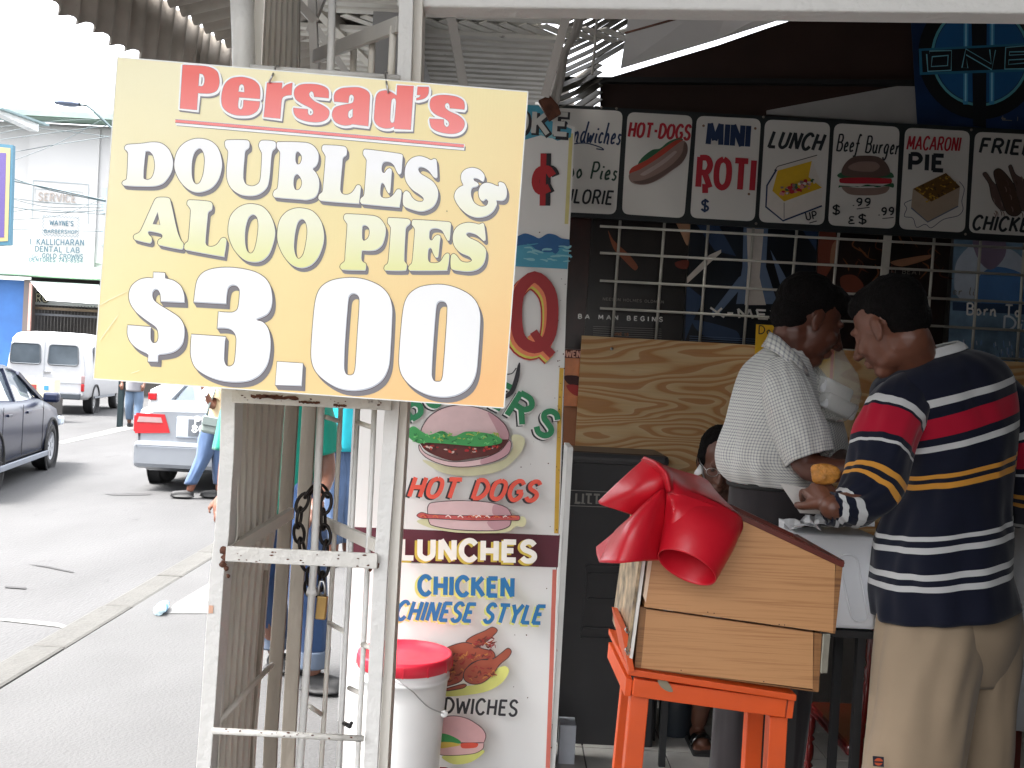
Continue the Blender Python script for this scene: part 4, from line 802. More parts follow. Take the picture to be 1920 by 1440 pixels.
d_.rib([(880, 1432), (912, 1424), (945, 1440)], 1.3, OL, smooth=False); d_.rib([(880, 1432), (905, 1445)], 1.3, OL, smooth=False); d_.rib([(905, 1425), (925, 1442)], 1.2, OL, smooth=False)
d_.make('painted_lettering', fb)
g = G(); random.seed(11)   # chips and screw heads
for i in range(60):
    x, y = random.choice([(random.uniform(1040, 1062), random.uniform(420, 1000)), (random.uniform(960, 1045), random.uniform(250, 1430)), (random.uniform(1045, 1060), random.uniform(560, 900))]); r = random.uniform(.0006, .0026)
    x = min(x, 1078-(y-238)*.038); c = P(x, y, DB-.004); g.add([c+Vector((cos(a)*r*random.uniform(.6, 1.5), 0, sin(a)*r*random.uniform(.6, 1.6))) for a in [2*pi*k/7 for k in range(7)]], [tuple(range(7))], M_rust)
mk('paint_chips', g, parent=fb, kind='stuff')

# ================================================================== BUCKET
M_pail = mat('white_pail_plastic', (.78, .78, .77), .35, var=.03, bump=.02); M_lid = mat('red_pail_lid', srgb(212, 40, 62), .38, var=.06, scale=6)
bc = P(760, 1222, 3.5); bk = thing('bucket', (bc.x, 3.5, 0), 'white plastic bucket with red lid before the food board', 'bucket')
zt = bc.z; g = G()
g.lathe((bc.x, 3.5, 0), [(0, .005), (.128, .005), (.131, .02), (.148, zt-.14), (.152, zt-.085), (.157, zt-.083), (.157, zt-.07), (.153, zt-.068), (.153, zt-.045), (.158, zt-.043), (.158, zt-.03)], 48, M_pail); mk('pail', g, parent=bk)
g = G(); g.lathe((bc.x, 3.5, 0), [(.159, zt-.046), (.163, zt-.044), (.165, zt-.01), (.163, zt), (.152, zt+.001), (.149, zt-.009), (.05, zt-.01), (0, zt-.01)], 48, M_lid); 
for a in range(0, 360, 30): g.box((bc.x+.1655*cos(radians(a+4)), 3.5+.1655*sin(radians(a+4)), zt-.028), (.003, .004, .034), Matrix.Rotation(radians(a+4), 3, 'Z'), M_lid)
mk('lid', g, parent=bk)
g = G(); g.tube([P(a, b, c) for a, b, c in catmull([(739, 1273, 3.34), (757, 1285, 3.32), (775, 1298, 3.32), (790, 1314, 3.33), (806, 1327, 3.35), (833, 1339, 3.42)], False, 4)], .0022, 8, M_chrome); mk('handle', g, parent=bk)
g = G(); a = P(833, 1338, 3.42); g.lathe(a, [(.0, -.006), (.012, -.006), (.012, .004), (0, .004)], 14, M_pail, axis='y'); g.box(P(744, 1280, 3.355), (.022, .01, .03), mt=M_pail); mk('handle_ear', g, parent=bk)

# ================================================================== MENU BOARD, GRID, POSTERS, PLYWOOD
DM = 4.55
mb = thing('menu_board', P(1500, 430, DM), 'black-framed overhead menu board of seven hand-painted white food tiles', 'menu board')
g = G(); g.poly([[P(x, y, DM) for x, y in [(1046, 196), (1985, 247), (1975, 458), (1044, 405)]]], .02, mat('black_frame_paint', (.012, .016, .018), .45)); mk('frame', g, parent=mb, bevel=.002)
M_mt = mat('menu_tile_white', (.62, .6, .57), .5, var=.06, scale=2, dirt=(.3, .26, .22), dirt_amt=-.22, dscale=5)
tiles = [((1040, 202), (1168, 208), (1155, 402), (1028, 396)), ((1177, 210), (1299, 217), (1283, 409), (1166, 401)), ((1307, 217), (1427, 223), (1415, 415), (1294, 408)), ((1435, 224), (1557, 230), (1545, 422), (1423, 416)),
 ((1565, 231), (1687, 238), (1678, 429), (1553, 422)), ((1698, 239), (1819, 246), (1809, 436), (1686, 429)), ((1829, 247), (1950, 253), (1940, 443), (1817, 436))]
def rounded(c, r):
    out = []
    for i in range(4):
        p, a, b = Vector(c[i]), Vector(c[i-1]), Vector(c[(i+1) % 4]); u, v = (a-p).normalized(), (b-p).normalized()
        for k in range(6):
            t = k/5; out.append(p+u*r*(1-t)**2+v*r*t**2)
    return out
tiles_o = []
for c in tiles:
    g = G(); g.poly([[P(q.x, q.y, DM-.004) for q in rounded(c, 14)]], .004, M_mt); tiles_o.append(mk('menu_tile', g, parent=mb))
def tile_decal(i): return Decal(DM-.0045, .0002)
NV, DR, DG, DK = flat('menu_navy', 22, 45, 82), flat('menu_red', 168, 28, 45), flat('menu_dark_green', 32, 62, 50), flat('menu_black', 24, 30, 36)
d_ = tile_decal(0); d_.text('Sandwiches', 1048, 264, 1162, 271, 36, 3.4, NV, shear=.15); d_.rib([(1060, 273), (1095, 268), (1125, 276), (1132, 281), (1118, 279)], 2.2, NV)
d_.text('Aloo Pies', 1036, 331, 1155, 338, 32, 3.6, DG, shear=.15); d_.text('PHULORIE', 1022, 378, 1146, 384, 26, 4, DK, shear=.15); d_.make('lettering', tiles_o[0])
d_ = tile_decal(1); d_.text('HOT-DOGS', 1178, 256, 1292, 262, 27, 5, DR, shear=.12)
Z4 = lambda s: ZP(1040, 180, 4.364, s); Z5 = lambda s: ZP(1480, 180, 4.364, s)
BR1, BR2, BR3 = flat('bun_greybrown', 132, 108, 100), flat('bun_brown_shade', 92, 72, 66), flat('bun_highlight', 158, 140, 134)
d_.poly(Z4("680,560 720,500 800,440 860,430 930,375 1010,345 1050,360 900,480 700,600"), flat('menu_green', 40, 90, 60))
d_.poly(Z4("610,620 640,580 760,520 900,420 1000,360 1050,365 1050,400 900,500 700,610 620,650"), flat('menu_sausage', 165, 55, 40))
d_.poly(Z4("610,640 700,600 860,500 980,410 1050,365 1085,400 1085,470 1040,550 960,610 860,680 760,722 680,725 620,700"), BR1); d_.poly(Z4("700,720 800,705 960,605 1040,545 1082,470 1085,400 1060,380 1040,470 960,560 840,640 720,690 640,700"), BR2); d_.poly(Z4("700,640 860,540 980,450 1000,460 900,550 740,650"), BR3)
d_.make('lettering', tiles_o[1])
d_ = tile_decal(2); d_.text('MINI', 1326, 270, 1403, 275, 39, 10, NV); 
d_.text('ROTI', 1307, 350, 1412, 357, 56, 11, DR); d_.rib([(1322, 345), (1322, 362)], 11, DR, smooth=False)
d_.text('$', 1314, 396, 1328, 397, 22, 4, NV); d_.blob(1319, 236, 2.5, 2.5, 0, flat('rust_spot', 120, 90, 70)); d_.blob(1416, 241, 2.5, 2.5, 0, flat('rust_spot', 120, 90, 70)); d_.blob(1404, 364, 2.5, 2.5, 0, flat('rust_spot', 120, 90, 70)); d_.make('lettering', tiles_o[2])
d_ = tile_decal(3); d_.text('LUNCH', 1440, 276, 1538, 282, 30, 6, DK, shear=.3)
MW = flat('menu_box_white', 205, 198, 190); MY = flat('menu_yellow', 205, 165, 30)
d_.poly([(1452, 320), (1458, 312), (1530, 291), (1532, 296), (1522, 300), (1543, 352), (1540, 385), (1470, 412), (1437, 388), (1438, 348)], MW, smooth=False); d_.rib([(1456, 318), (1438, 348), (1436, 388), (1468, 414), (1541, 386)], 3.2, NV, smooth=False)
d_.poly([(1458, 320), (1522, 302), (1516, 332), (1541, 352), (1470, 378), (1448, 358)], MY, smooth=False); d_.rib([(1452, 320), (1458, 312), (1532, 291)], 1.6, DK, smooth=False); d_.rib([(1470, 380), (1470, 410)], 1, DK, smooth=False)
random.seed(21)
for i in range(46): x = random.uniform(1456, 1526); d_.blob(x, 360-(x-1456)*.22+random.uniform(-8, 8), random.uniform(2, 5), random.uniform(2, 4), 0, random.choice([DR, flat('ham_pink', 200, 130, 125), flat('menu_green', 40, 90, 60), BR1, MW]), n=8, wob=.25)
d_.text('UP', 1511, 414, 1531, 410, 14, 2.6, DK); d_.rib([(1516, 419), (1530, 415)], 1.8, DK, smooth=False); d_.make('lettering', tiles_o[3])
d_ = tile_decal(4); d_.text('Beef Burger', 1568, 283, 1684, 290, 32, 3.2, DK, shear=.12)
d_.poly(Z5("390,650 430,625 500,650 620,660 760,645 830,625 855,665 800,670 420,672"), flat('menu_green', 40, 90, 60))
d_.poly(Z5("430,640 450,560 520,500 620,488 730,500 800,560 818,640 700,665 540,665"), BR2); d_.poly(Z5("480,580 560,540 700,540 740,580 680,620 520,610"), BR1)
d_.poly(Z5("415,675 600,668 830,678 830,715 620,718 418,712"), DR); d_.poly(Z5("400,750 420,715 500,725 560,745 640,725 720,748 800,722 850,715 850,750 800,740 420,745"), flat('menu_green', 40, 90, 60))
d_.poly(Z5("430,742 560,752 700,752 815,742 790,790 700,812 540,812 470,795"), BR1)
d_.text('$', 1560, 402, 1574, 403, 18, 3, DK); d_.text('.99', 1599, 386, 1632, 386, 14, 3, DK); d_.rib([(1606, 392), (1630, 389)], 1.6, DK, smooth=False)
d_.text('$', 1609, 420, 1624, 420, 18, 3, DK); d_.rib([(1601, 407), (1594, 407), (1593, 411), (1599, 413), (1592, 415), (1592, 419), (1602, 419)], 2.6, DK); d_.text('.99', 1647, 404, 1676, 403, 14, 3, DK); d_.rib([(1654, 410), (1675, 408)], 1.6, DK, smooth=False); d_.make('lettering', tiles_o[4])
d_ = tile_decal(5); d_.text('MACARONI', 1700, 280, 1798, 283, 25, 3.6, DR, shear=.15); d_.text('PIE', 1704, 318, 1768, 321, 30, 8, DK)
d_.rib(Z5("1390,700 1430,760 1410,860 1420,930 1380,980 1260,1010 1160,1080 1110,1050 1040,1075 1010,1000 940,985 960,920 940,880 1000,850"), 1.2, NV)
d_.poly([Z5(a)[0] for a in "1010,760 1280,630 1395,740 1380,900 1130,1030 995,910".split()], flat('pie_side', 160, 142, 124), smooth=False); d_.rib([Z5(a)[0] for a in "995,915 1130,1032 1380,902".split()], 2.4, flat('pie_base_shadow', 92, 100, 120), smooth=False)
d_.poly([Z5(a)[0] for a in "1012,760 1280,630 1395,745 1160,865".split()], flat('pie_top', 96, 66, 20), smooth=False)
for i in range(60):
    a, b_ = random.random(), random.random(); x = 1280+(1012-1280)*a+(1395-1280)*b_; y = 630+(760-630)*a+(745-630)*b_; q = ZP(1480, 180, 4.364, "%f,%f" % (x, y))[0]
    d_.blob(q[0], q[1], random.uniform(1.5, 3.2), random.uniform(1, 2), random.uniform(-40, 40), random.choice([flat('macaroni', 160, 118, 30), flat('macaroni_d', 70, 46, 16), flat('macaroni_l', 185, 145, 50)]), n=6)
d_.make('lettering', tiles_o[5])
d_ = tile_decal(6); d_.text('FRIED', 1836, 286, 1935, 291, 27, 5.5, DK, shear=.2); d_.text('CHICKEN', 1822, 430, 1945, 436, 26, 5, DK, shear=.22)
for q, m_ in [("1580,640 1610,625 1680,720 1760,760 1800,900 1740,940 1660,850 1630,720", BR2), ("1670,620 1720,595 1790,660 1880,800 1900,940 1850,985 1780,960 1740,860 1690,720", flat('fried_dark', 74, 52, 42)), ("1790,580 1815,565 1850,640 1930,700 1960,900 1900,940 1850,760", BR2)]: d_.poly(Z5(q), m_); d_.rib(Z5(q), 1, DK, closed=True)
for i in range(24): x, y = random.uniform(1855, 1915), random.uniform(330, 400); d_.rib([(x, y), (x+3, y+5), (x+3, y+11)], 1.8, random.choice([BR1, BR2, flat('fried_dark', 74, 52, 42)]), taper=True)
d_.make('lettering', tiles_o[6])
g = G()
for x, y in [(1432, 219), (1418, 419), (1822, 243), (1811, 439), (1128, 201), (1156, 203)]: g.lathe(P(x, y, DM-.006), [(0, -.003), (.004, -.002), (.006, .004)], 10, flat('bolt_grey', 120, 112, 105), axis='y')
mk('bolts', g, parent=mb, kind='stuff')
# posters on the wall behind the grid
def poster(px, name_, label, base, d=4.66):
    t = thing('poster', P(px[0][0], px[2][1], d), label, 'poster'); g = G(); g.poly([[P(x, y, d) for x, y in px]], .002, base); mk('sheet', g, parent=t); return t
M_p1 = mat('poster_black_brown', (.011, .007, .006), .3, var=.8, scale=5); 
t = poster([(1056, 400), (1110, 402), (1094, 655), (1056, 653)], 'p', 'narrow dark brown film poster at the left end of the wall', mat('poster_brown', (.03, .008, .006), .3, var=.9, scale=6))
t = poster([(1112, 400), (1294, 410), (1276, 662), (1094, 655)], 'p', 'dark film poster with spaced white title lettering behind the wire grid', M_p1)
TW = flat('poster_type_white', 242, 240, 236, .35); TG = flat('poster_type_grey', 130, 124, 118, .35)
d_ = Decal(4.658, .0003)
d_.poly([(1140, 432), (1150, 450), (1180, 478), (1196, 500), (1190, 507), (1168, 486), (1150, 465)], flat('poster_ember', 150, 84, 56)); d_.poly([(1262, 400), (1292, 410), (1290, 460), (1278, 440)], flat('poster_tan', 185, 140, 108)); d_.poly([(1266, 492), (1290, 488), (1288, 504), (1270, 502)], flat('poster_ember2', 110, 40, 22))
d_.text('BA MAN BEGINS', 1084, 597, 1242, 603, 8, 2, TW, gap=.6)
for i in range(6): d_.rib([(1112, 612+i*4), (1240, 617+i*4)], .8, TG, smooth=False)
d_.text('NEESON HOLMES OLDMAN', 1130, 563, 1244, 569, 5, 1, TG); d_.text('JUNE 15', 1146, 628, 1178, 630, 5, 1.2, flat('poster_amber', 150, 90, 50)); d_.make('poster_print', t)
t = poster([(1296, 410), (1536, 422), (1516, 662), (1278, 660)], 'p', 'blue-black film poster with a large pale beam and slanted title', mat('poster_blue_black', (.008, .013, .022), .3, var=.8, scale=4))
d_ = Decal(4.658, .0003)
PX1, PX2, PX3 = flat('poster_steel_blue', 100, 120, 150), flat('poster_pale_beam', 212, 204, 196), flat('poster_deep_blue', 44, 66, 98)
d_.poly([(1302, 415), (1345, 418), (1380, 480), (1340, 470)], PX3, smooth=False); d_.poly([(1288, 520), (1330, 478), (1352, 468), (1352, 474), (1288, 532)], PX2, smooth=False)
d_.poly([(1335, 585), (1385, 520), (1400, 510), (1400, 528), (1345, 592)], PX1, smooth=False); d_.poly([(1288, 535), (1320, 560), (1300, 600), (1284, 640)], PX3, smooth=False)
d_.poly([(1394, 426), (1440, 428), (1436, 500), (1458, 570), (1380, 570), (1392, 500)], PX1, smooth=False); d_.poly([(1400, 428), (1432, 430), (1424, 520), (1436, 572), (1396, 572), (1402, 500)], PX2, smooth=False)
d_.poly([(1444, 468), (1462, 500), (1500, 570), (1470, 560)], PX1, smooth=False); d_.poly([(1500, 425), (1534, 426), (1530, 470)], PX3, smooth=False)
d_.text('X-MEN', 1336, 594, 1470, 600, 17, 4, TW, shear=-.3); d_.poly([(1300, 600), (1380, 620), (1384, 640), (1320, 630)], PX3)
for i in range(4): d_.rib([(1292, 630+i*4), (1460, 638+i*4)], .8, PX1, smooth=False)
d_.make('poster_print', t)
t = poster([(1538, 422), (1785, 434), (1764, 675), (1518, 665)], 'p', 'brown and amber film poster between the two men', mat('poster_umber', (.02, .008, .006), .3, var=.9, scale=7, stretch=(1, 1, .4)))
d_ = Decal(4.658, .0003); random.seed(9)
d_.poly([(1538, 424), (1562, 425), (1572, 470), (1560, 500), (1534, 530)], flat('poster_rust', 120, 58, 40)); d_.poly([(1560, 460), (1572, 450), (1566, 490), (1556, 496)], flat('poster_skin', 160, 112, 84))
for i in range(22):
    x, y = random.uniform(1575, 1770), random.uniform(430, 500); d_.rib([(x, y), (x+random.uniform(-10, 14), y+random.uniform(8, 20)), (x+random.uniform(-12, 20), y+random.uniform(20, 34))], random.uniform(1, 3.5), random.choice([flat('poster_hair1', 96, 54, 36), flat('poster_hair2', 124, 78, 50), flat('poster_hair3', 70, 36, 24)]), taper=True)
d_.poly([(1668, 492), (1700, 484), (1745, 478), (1740, 486), (1690, 500)], flat('poster_skin', 160, 112, 84)); d_.poly([(1575, 520), (1600, 516), (1618, 535), (1606, 548), (1580, 545)], flat('poster_rust', 120, 58, 40)); d_.text('IT BEAT', 1670, 512, 1726, 516, 9, 1.2, TG); d_.make('poster_print', t)
t = poster([(1790, 436), (1990, 446), (1975, 690), (1776, 678)], 'p', 'pale blue poster with broken white lettering at the right edge', mat('poster_sky_blue', (.2, .32, .46), .3, var=.5, scale=9))
d_ = Decal(4.658, .0003)
d_.poly([(1800, 480), (1840, 450), (1900, 470), (1925, 500), (1925, 560), (1800, 560), (1790, 510)], flat('poster_pale_form', 190, 200, 215)); d_.poly([(1835, 520), (1870, 500), (1925, 520), (1925, 568), (1840, 568)], flat('poster_mid_blue', 82, 130, 188)); d_.poly([(1826, 446), (1880, 448), (1884, 480), (1858, 506), (1834, 486)], flat('poster_mauve', 140, 122, 146))
d_.poly([(1786, 566), (1925, 572), (1925, 590), (1786, 582)], PX3, smooth=False); d_.text('Born To', 1812, 590, 1912, 594, 22, 3.4, TW); d_.text('Die', 1880, 618, 1940, 622, 26, 4, flat('poster_silver', 225, 232, 240)); d_.text('er li', 1786, 552, 1826, 554, 14, 1.6, TG)
random.seed(2)
for i in range(60): x, y = random.uniform(1782, 1925), random.uniform(636, 668); d_.rib([(x, y), (x+1, y+8)], 2, random.choice([flat('poster_form2', 130, 165, 210), flat('poster_pale_form', 190, 200, 215), PX1]), smooth=False)
d_.make('poster_print', t)
t = poster([(1060, 655), (1089, 656), (1084, 762), (1057, 761)], 'p', 'small fiery orange poster beside the left edge of the plywood', mat('poster_fire', srgb(205, 120, 60), .3, var=.3, scale=14), d=4.5)
d_ = Decal(4.498, .0003); d_.poly([(1058, 655), (1090, 656), (1089, 672), (1058, 671)], flat('poster_dark_red', 92, 30, 22), smooth=False); d_.text('OWEN', 1052, 669, 1088, 670, 12, 2.6, flat('poster_rose', 225, 170, 150)); d_.poly([(1058, 705), (1086, 706), (1086, 722), (1066, 720)], flat('poster_char', 60, 20, 18)); d_.poly([(1062, 722), (1086, 724), (1084, 742), (1070, 736)], flat('poster_crimson', 170, 50, 45)); d_.make('poster_print', t)
t = poster([(1702, -60), (1990, -60), (1980, 248), (1720, 236)], 'p', 'dark blue round-emblem film poster at the top right', mat('poster_navy', (.006, .03, .11), .35, var=.5, scale=4), d=4.6)
d_ = Decal(4.598, .0004)
cx, cy = 1838, 104; ring = lambda r: [(cx+r*cos(a), cy+r*sin(a)*1.03) for a in [2*pi*k/40 for k in range(40)]]
d_.rib(ring(104), 26, flat('emblem_black', 8, 12, 20), closed=True, seg=1); d_.rib(ring(90), 5, flat('emblem_teal', 95, 175, 190), closed=True, seg=1); d_.poly(ring(86), flat('emblem_blue', 24, 96, 155), seg=1); 
for x in (1811, 1860): d_.rib([(x, 26), (x-1, 196)], 9, flat('emblem_glow', 70, 155, 205), smooth=False); d_.rib([(x, 30), (x-1, 190)], 3, flat('emblem_light', 150, 215, 240), smooth=False)
d_.poly([(1820, -20), (1850, -20), (1848, 240), (1824, 236)], flat('emblem_bar', 6, 14, 26), smooth=False)
d_.poly([(1722, 92), (1990, 78), (1990, 132), (1724, 141)], flat('emblem_teal_dark', 44, 120, 155), smooth=False); d_.poly([(1727, 96), (1990, 82), (1990, 127), (1729, 136)], flat('emblem_bar', 6, 14, 26), smooth=False)
for w, m_ in ((13, flat('emblem_edge', 140, 215, 235)), (9, flat('emblem_letter', 8, 18, 30))):
    d_.rib([(1742, 102), (1780, 100), (1779, 128), (1742, 130), (1742, 102)], w, m_, smooth=False); d_.rib([(1808, 128), (1810, 98), (1858, 126), (1860, 94)], w, m_, smooth=False); d_.rib([(1925, 92), (1888, 94), (1886, 126), (1925, 124)], w, m_, smooth=False); d_.rib([(1888, 109), (1925, 107)], w*.8, m_, smooth=False)
d_.rib([(1876, 222), (1884, 224)], 3, TG, smooth=False); d_.text('LI', 1876, 226, 1908, 228, 8, 1.6, TG); d_.make('poster_print', t)
# welded wire grid
M_gw = mat('dusty_white_wire', (.5, .48, .43), .55, var=.15, dirt=RUST, dirt_amt=-.22, dscale=30)
gr = thing('wire_grid', P(1500, 660, 4.6), 'white welded wire grid in front of the posters', 'grid')
for a, b in [((1164, 400), (1147, 648)), ((1247, 405), (1229, 648)), ((1329, 410), (1311, 652)), ((1414, 415), (1393, 660)), ((1495, 420), (1474, 662)), ((1574, 424), (1550, 668)), ((1753, 432), (1734, 672)), ((1840, 436), (1821, 678)), ((1922, 440), (1906, 680)), ((2004, 446), (1988, 684))]:
    g = G(); g.tube([P(*a, 4.6), P(*b, 4.6)], .0068, 8, M_gw); mk('grid_wire', g, parent=gr)
g = G(); g.bar(P(1666, 428, 4.59), P(1644, 670, 4.59), .034, .012, M_gw, up=(0, 1, 0)); mk('grid_post', g, parent=gr)
for y in (424, 474, 526, 578, 632):
    x0_ = 1125 if y < 600 else 1560
    g = G(); g.tube([P(x0_, y+(x0_-1125)*.053, 4.588), P(2010, y+885*.053, 4.588)], .006, 8, M_gw); mk('grid_wire', g, parent=gr)
# plywood
def ply_mat():
    m = bpy.data.materials.new('plywood_face'); m.use_nodes = True; n = m.node_tree.nodes; L = m.node_tree.links; b = n['Principled BSDF']; b.inputs['Roughness'].default_value = .6
    tc = n.new('ShaderNodeTexCoord'); mp = n.new('ShaderNodeMapping'); mp.inputs['Scale'].default_value = (.55, 1, 2.4); L.new(tc.outputs['Object'], mp.inputs[0])
    nz = n.new('ShaderNodeTexNoise'); nz.inputs['Scale'].default_value = 1.5; nz.inputs['Detail'].default_value = 2.5; nz.inputs['Distortion'].default_value = .25; L.new(mp.outputs[0], nz.inputs[0])
    ml = n.new('ShaderNodeMath'); ml.operation = 'MULTIPLY'; ml.inputs[1].default_value = 24; L.new(nz.outputs[0], ml.inputs[0])
    fr = n.new('ShaderNodeMath'); fr.operation = 'FRACT'; L.new(ml.outputs[0], fr.inputs[0])
    cr = n.new('ShaderNodeValToRGB'); e = cr.color_ramp.elements; e[0].position = 0; e[0].color = (*srgb(212, 182, 138), 1); e[1].position = .97; e[1].color = (*srgb(188, 138, 90), 1)
    x = e.new(.45); x.color = (*srgb(206, 170, 122), 1); x = e.new(.62); x.color = (*srgb(186, 132, 76), 1); x = e.new(1.0); x.color = (*srgb(200, 160, 108), 1)
    L.new(fr.outputs[0], cr.inputs[0]); n2 = n.new('ShaderNodeTexNoise'); n2.inputs['Scale'].default_value = 12; mp2 = n.new('ShaderNodeMapping'); mp2.inputs['Scale'].default_value = (.5, 1, 12); L.new(tc.outputs['Object'], mp2.inputs[0]); L.new(mp2.outputs[0], n2.inputs[0])
    mx = n.new('ShaderNodeMix'); mx.data_type = 'RGBA'; mx.blend_type = 'MULTIPLY'; mx.inputs[0].default_value = .25; L.new(cr.outputs[0], mx.inputs[6]); L.new(n2.outputs[0], mx.inputs[7]); L.new(mx.outputs[2], b.inputs['Base Color']); return m
M_ply = ply_mat()
g = G(); g.poly([[P(x, y, 4.45) for x, y in [(1091, 629), (1560, 655), (1990, 684), (1975, 1160), (1060, 1140)]]], .018, M_ply)
pl = mk('plywood_sheet', g, label='large plywood sheet fixed to the back wall below the wire grid', cat='plywood')
g = G(); g.poly([[P(x, y, 4.52) for x, y in [(1057, 762), (1082, 762), (1074, 1150), (1050, 1150)]]], .02, flat('brown_painted_strip', 150, 96, 62)); mk('brown_strip', g, label='brown painted strip of wall between the food board and plywood', cat='wall strip')
g = G(); g.lathe(P(1147, 654, 4.449), [(0, -.004), (.006, -.003), (.007, .001)], 10, M_chrome, axis='y'); mk('screw', g, parent=pl)
# yellow doubles notice
t = poster([(1418, 608), (1568, 616), (1556, 852), (1406, 842)], 'p', 'yellow notice with handwritten Doubles behind the man in the checked shirt', mat('yellow_card', srgb(228, 178, 30), .5, var=.06), d=4.43)
d_ = Decal(4.428, .0003); d_.text('Doubles', 1422, 626, 1500, 630, 16, 2, K_); d_.rib([(1563, 618), (1551, 848)], 6, OR, smooth=False); d_.text('0', 1540, 800, 1548, 800, 10, 2, K_); d_.make('lettering', t)

# ================================================================== BLACK CABINET, CARTON
cb0, cb1 = P(1040, 1100, 4.1).x, P(1240, 1100, 4.1).x; zc = P(1120, 862, 4.1).z
cab = thing('black_cabinet', ((cb0+cb1)/2, 4.1, 0), 'tall black plastic cabinet with framed LITT lettering behind the red cloth', 'cabinet')
g = G(); g.box(((cb0+cb1)/2, 4.26, zc/2), (cb1-cb0, .32, zc-.004), mt=M_dark, bev=.012); mk('body', g, parent=cab)
g = G(); g.box(((cb0+cb1)/2, 4.26, zc+.006), (cb1-cb0+.01, .35, .05), mt=mat('grey_black_lid', (.03, .03, .033), .35), bev=.02); mk('lid', g, parent=cab)
g = G()
for (x0_, y0_, x1_, y1_) in [(1100, 1060, 1165, 1180), (1090, 1180, 1180, 1200), (1104, 1075, 1160, 1125)]:
    a, b = P(x0_, y0_, 4.1), P(x1_, y1_, 4.1)
    for q in [((a.x, a.z), (b.x, a.z)), ((b.x, a.z), (b.x, b.z)), ((b.x, b.z), (a.x, b.z)), ((a.x, b.z), (a.x, a.z))]: g.bar((q[0][0], 4.096, q[0][1]), (q[1][0], 4.096, q[1][1]), .008, .008, M_dark, up=(0, 1, 0))
mk('moulded_rim', g, parent=cab)
d_ = Decal(4.098, .0004); LG = flat('plate_grey', 125, 122, 116); d_.rib([(1069, 919), (1150, 923), (1148, 951), (1067, 948), (1069, 919)], 1.4, LG, smooth=False)
d_.text('LITT', 1079, 943, 1124, 945, 18, 3.8, LG)
for x in (1079, 1091, 1104, 1120): d_.rib([(x-2, 943), (x+6, 944)], 2, LG, smooth=False)
d_.make('lettering', cab)
a = GP(1066, 1450, 0); g = G(); g.box((P(1064, 1410, 3.85).x, 3.93, .08), (.062, .1, .16), mt=flat('carton_white', 175, 180, 188)); mk('carton', g, label='small white carton on the tiles at the foot of the food board', cat='carton', bevel=.002)

# ================================================================== ORANGE STOOL, WOODEN BOX
M_or = mat('orange_gloss_paint', srgb(208, 80, 26), .4, var=.1, scale=7, bump=.12, bscale=35, dirt=srgb(120, 50, 30), dirt_amt=-.22, dscale=14)
st = thing('orange_stool', (P(1330, 1400, 2.35).x, 2.35, 0), 'bright orange painted wooden stool carrying the wooden food box', 'stool')
def slab(name, parent, c4, thick, mt, **kw):   # c4: four 3-D points, thick: vector
    g = G(); th = Vector(thick); c = [Vector(p) for p in c4]; g.add(c+[p+th for p in c], [(0, 1, 2, 3), (7, 6, 5, 4), (0, 4, 5, 1), (1, 5, 6, 2), (2, 6, 7, 3), (3, 7, 4, 0)], mt); return mk(name, g, parent=parent, **kw)
zs = P(1340, 1280, 2.2).z
slab('top_board', st, [P(1178, 1254, 2.17), P(1494, 1303, 2.17), P(1494, 1303, 2.17)+Vector((-.01, .34, .0)), P(1178, 1254, 2.17)+Vector((-.01, .34, .0))], (0, 0, -.014), M_or, bevel=.002)
slab('apron', st, [P(1190, 1273, 2.19), P(1476, 1312, 2.19), P(1472, 1346, 2.19), P(1186, 1306, 2.19)], (0, .018, 0), M_or, bevel=.0015)
slab('apron', st, [P(1478, 1313, 2.195), P(1478, 1313, 2.195)+Vector((0, .3, 0)), P(1474, 1347, 2.195)+Vector((0, .3, 0)), P(1474, 1347, 2.195)], (.014, 0, 0), M_or, bevel=.0015)
slab('apron', st, [P(1186, 1273, 2.21), P(1186, 1273, 2.21)+Vector((-.01, .3, 0)), P(1183, 1306, 2.21)+Vector((-.01, .3, 0)), P(1183, 1306, 2.21)], (-.014, 0, 0), M_or, bevel=.0015)
slab('edge_strip', st, [P(1164, 1178, 2.16), P(1176, 1180, 2.16), P(1190, 1258, 2.16), P(1180, 1262, 2.16)], (0, .2, 0), M_or, bevel=.001)
def leg(top, bot, w, d, nm='leg'):
    g = G(); t = Vector(top); b = Vector(bot); g.bar(t, b, w, w, M_or, up=(0, 1, 0)); return mk(nm, g, parent=st, bevel=.002)
leg(P(1198, 1300, 2.24), P(1162, 1480, 2.2)+Vector((0, 0, -.55)), .04, 0)
leg(P(1178, 1278, 2.5), P(1142, 1480, 2.52)+Vector((0, 0, -.42)), .034, 0)
leg(P(1456, 1340, 2.24), P(1449, 1480, 2.2)+Vector((0, 0, -.5)), .04, 0)
leg(P(1414, 1325, 2.5), P(1404, 1480, 2.52)+Vector((0, 0, -.4)), .04, 0)
g = G(); g.poly([[P(a[0], a[1], 2.1885) for a in catmull([(1233, 1276), (1245, 1273), (1254, 1281), (1262, 1296), (1254, 1297), (1240, 1289)], True, 3)]], 0, flat('bare_grey_patch', 128, 120, 100)); mk('paint_chip', g, parent=st)
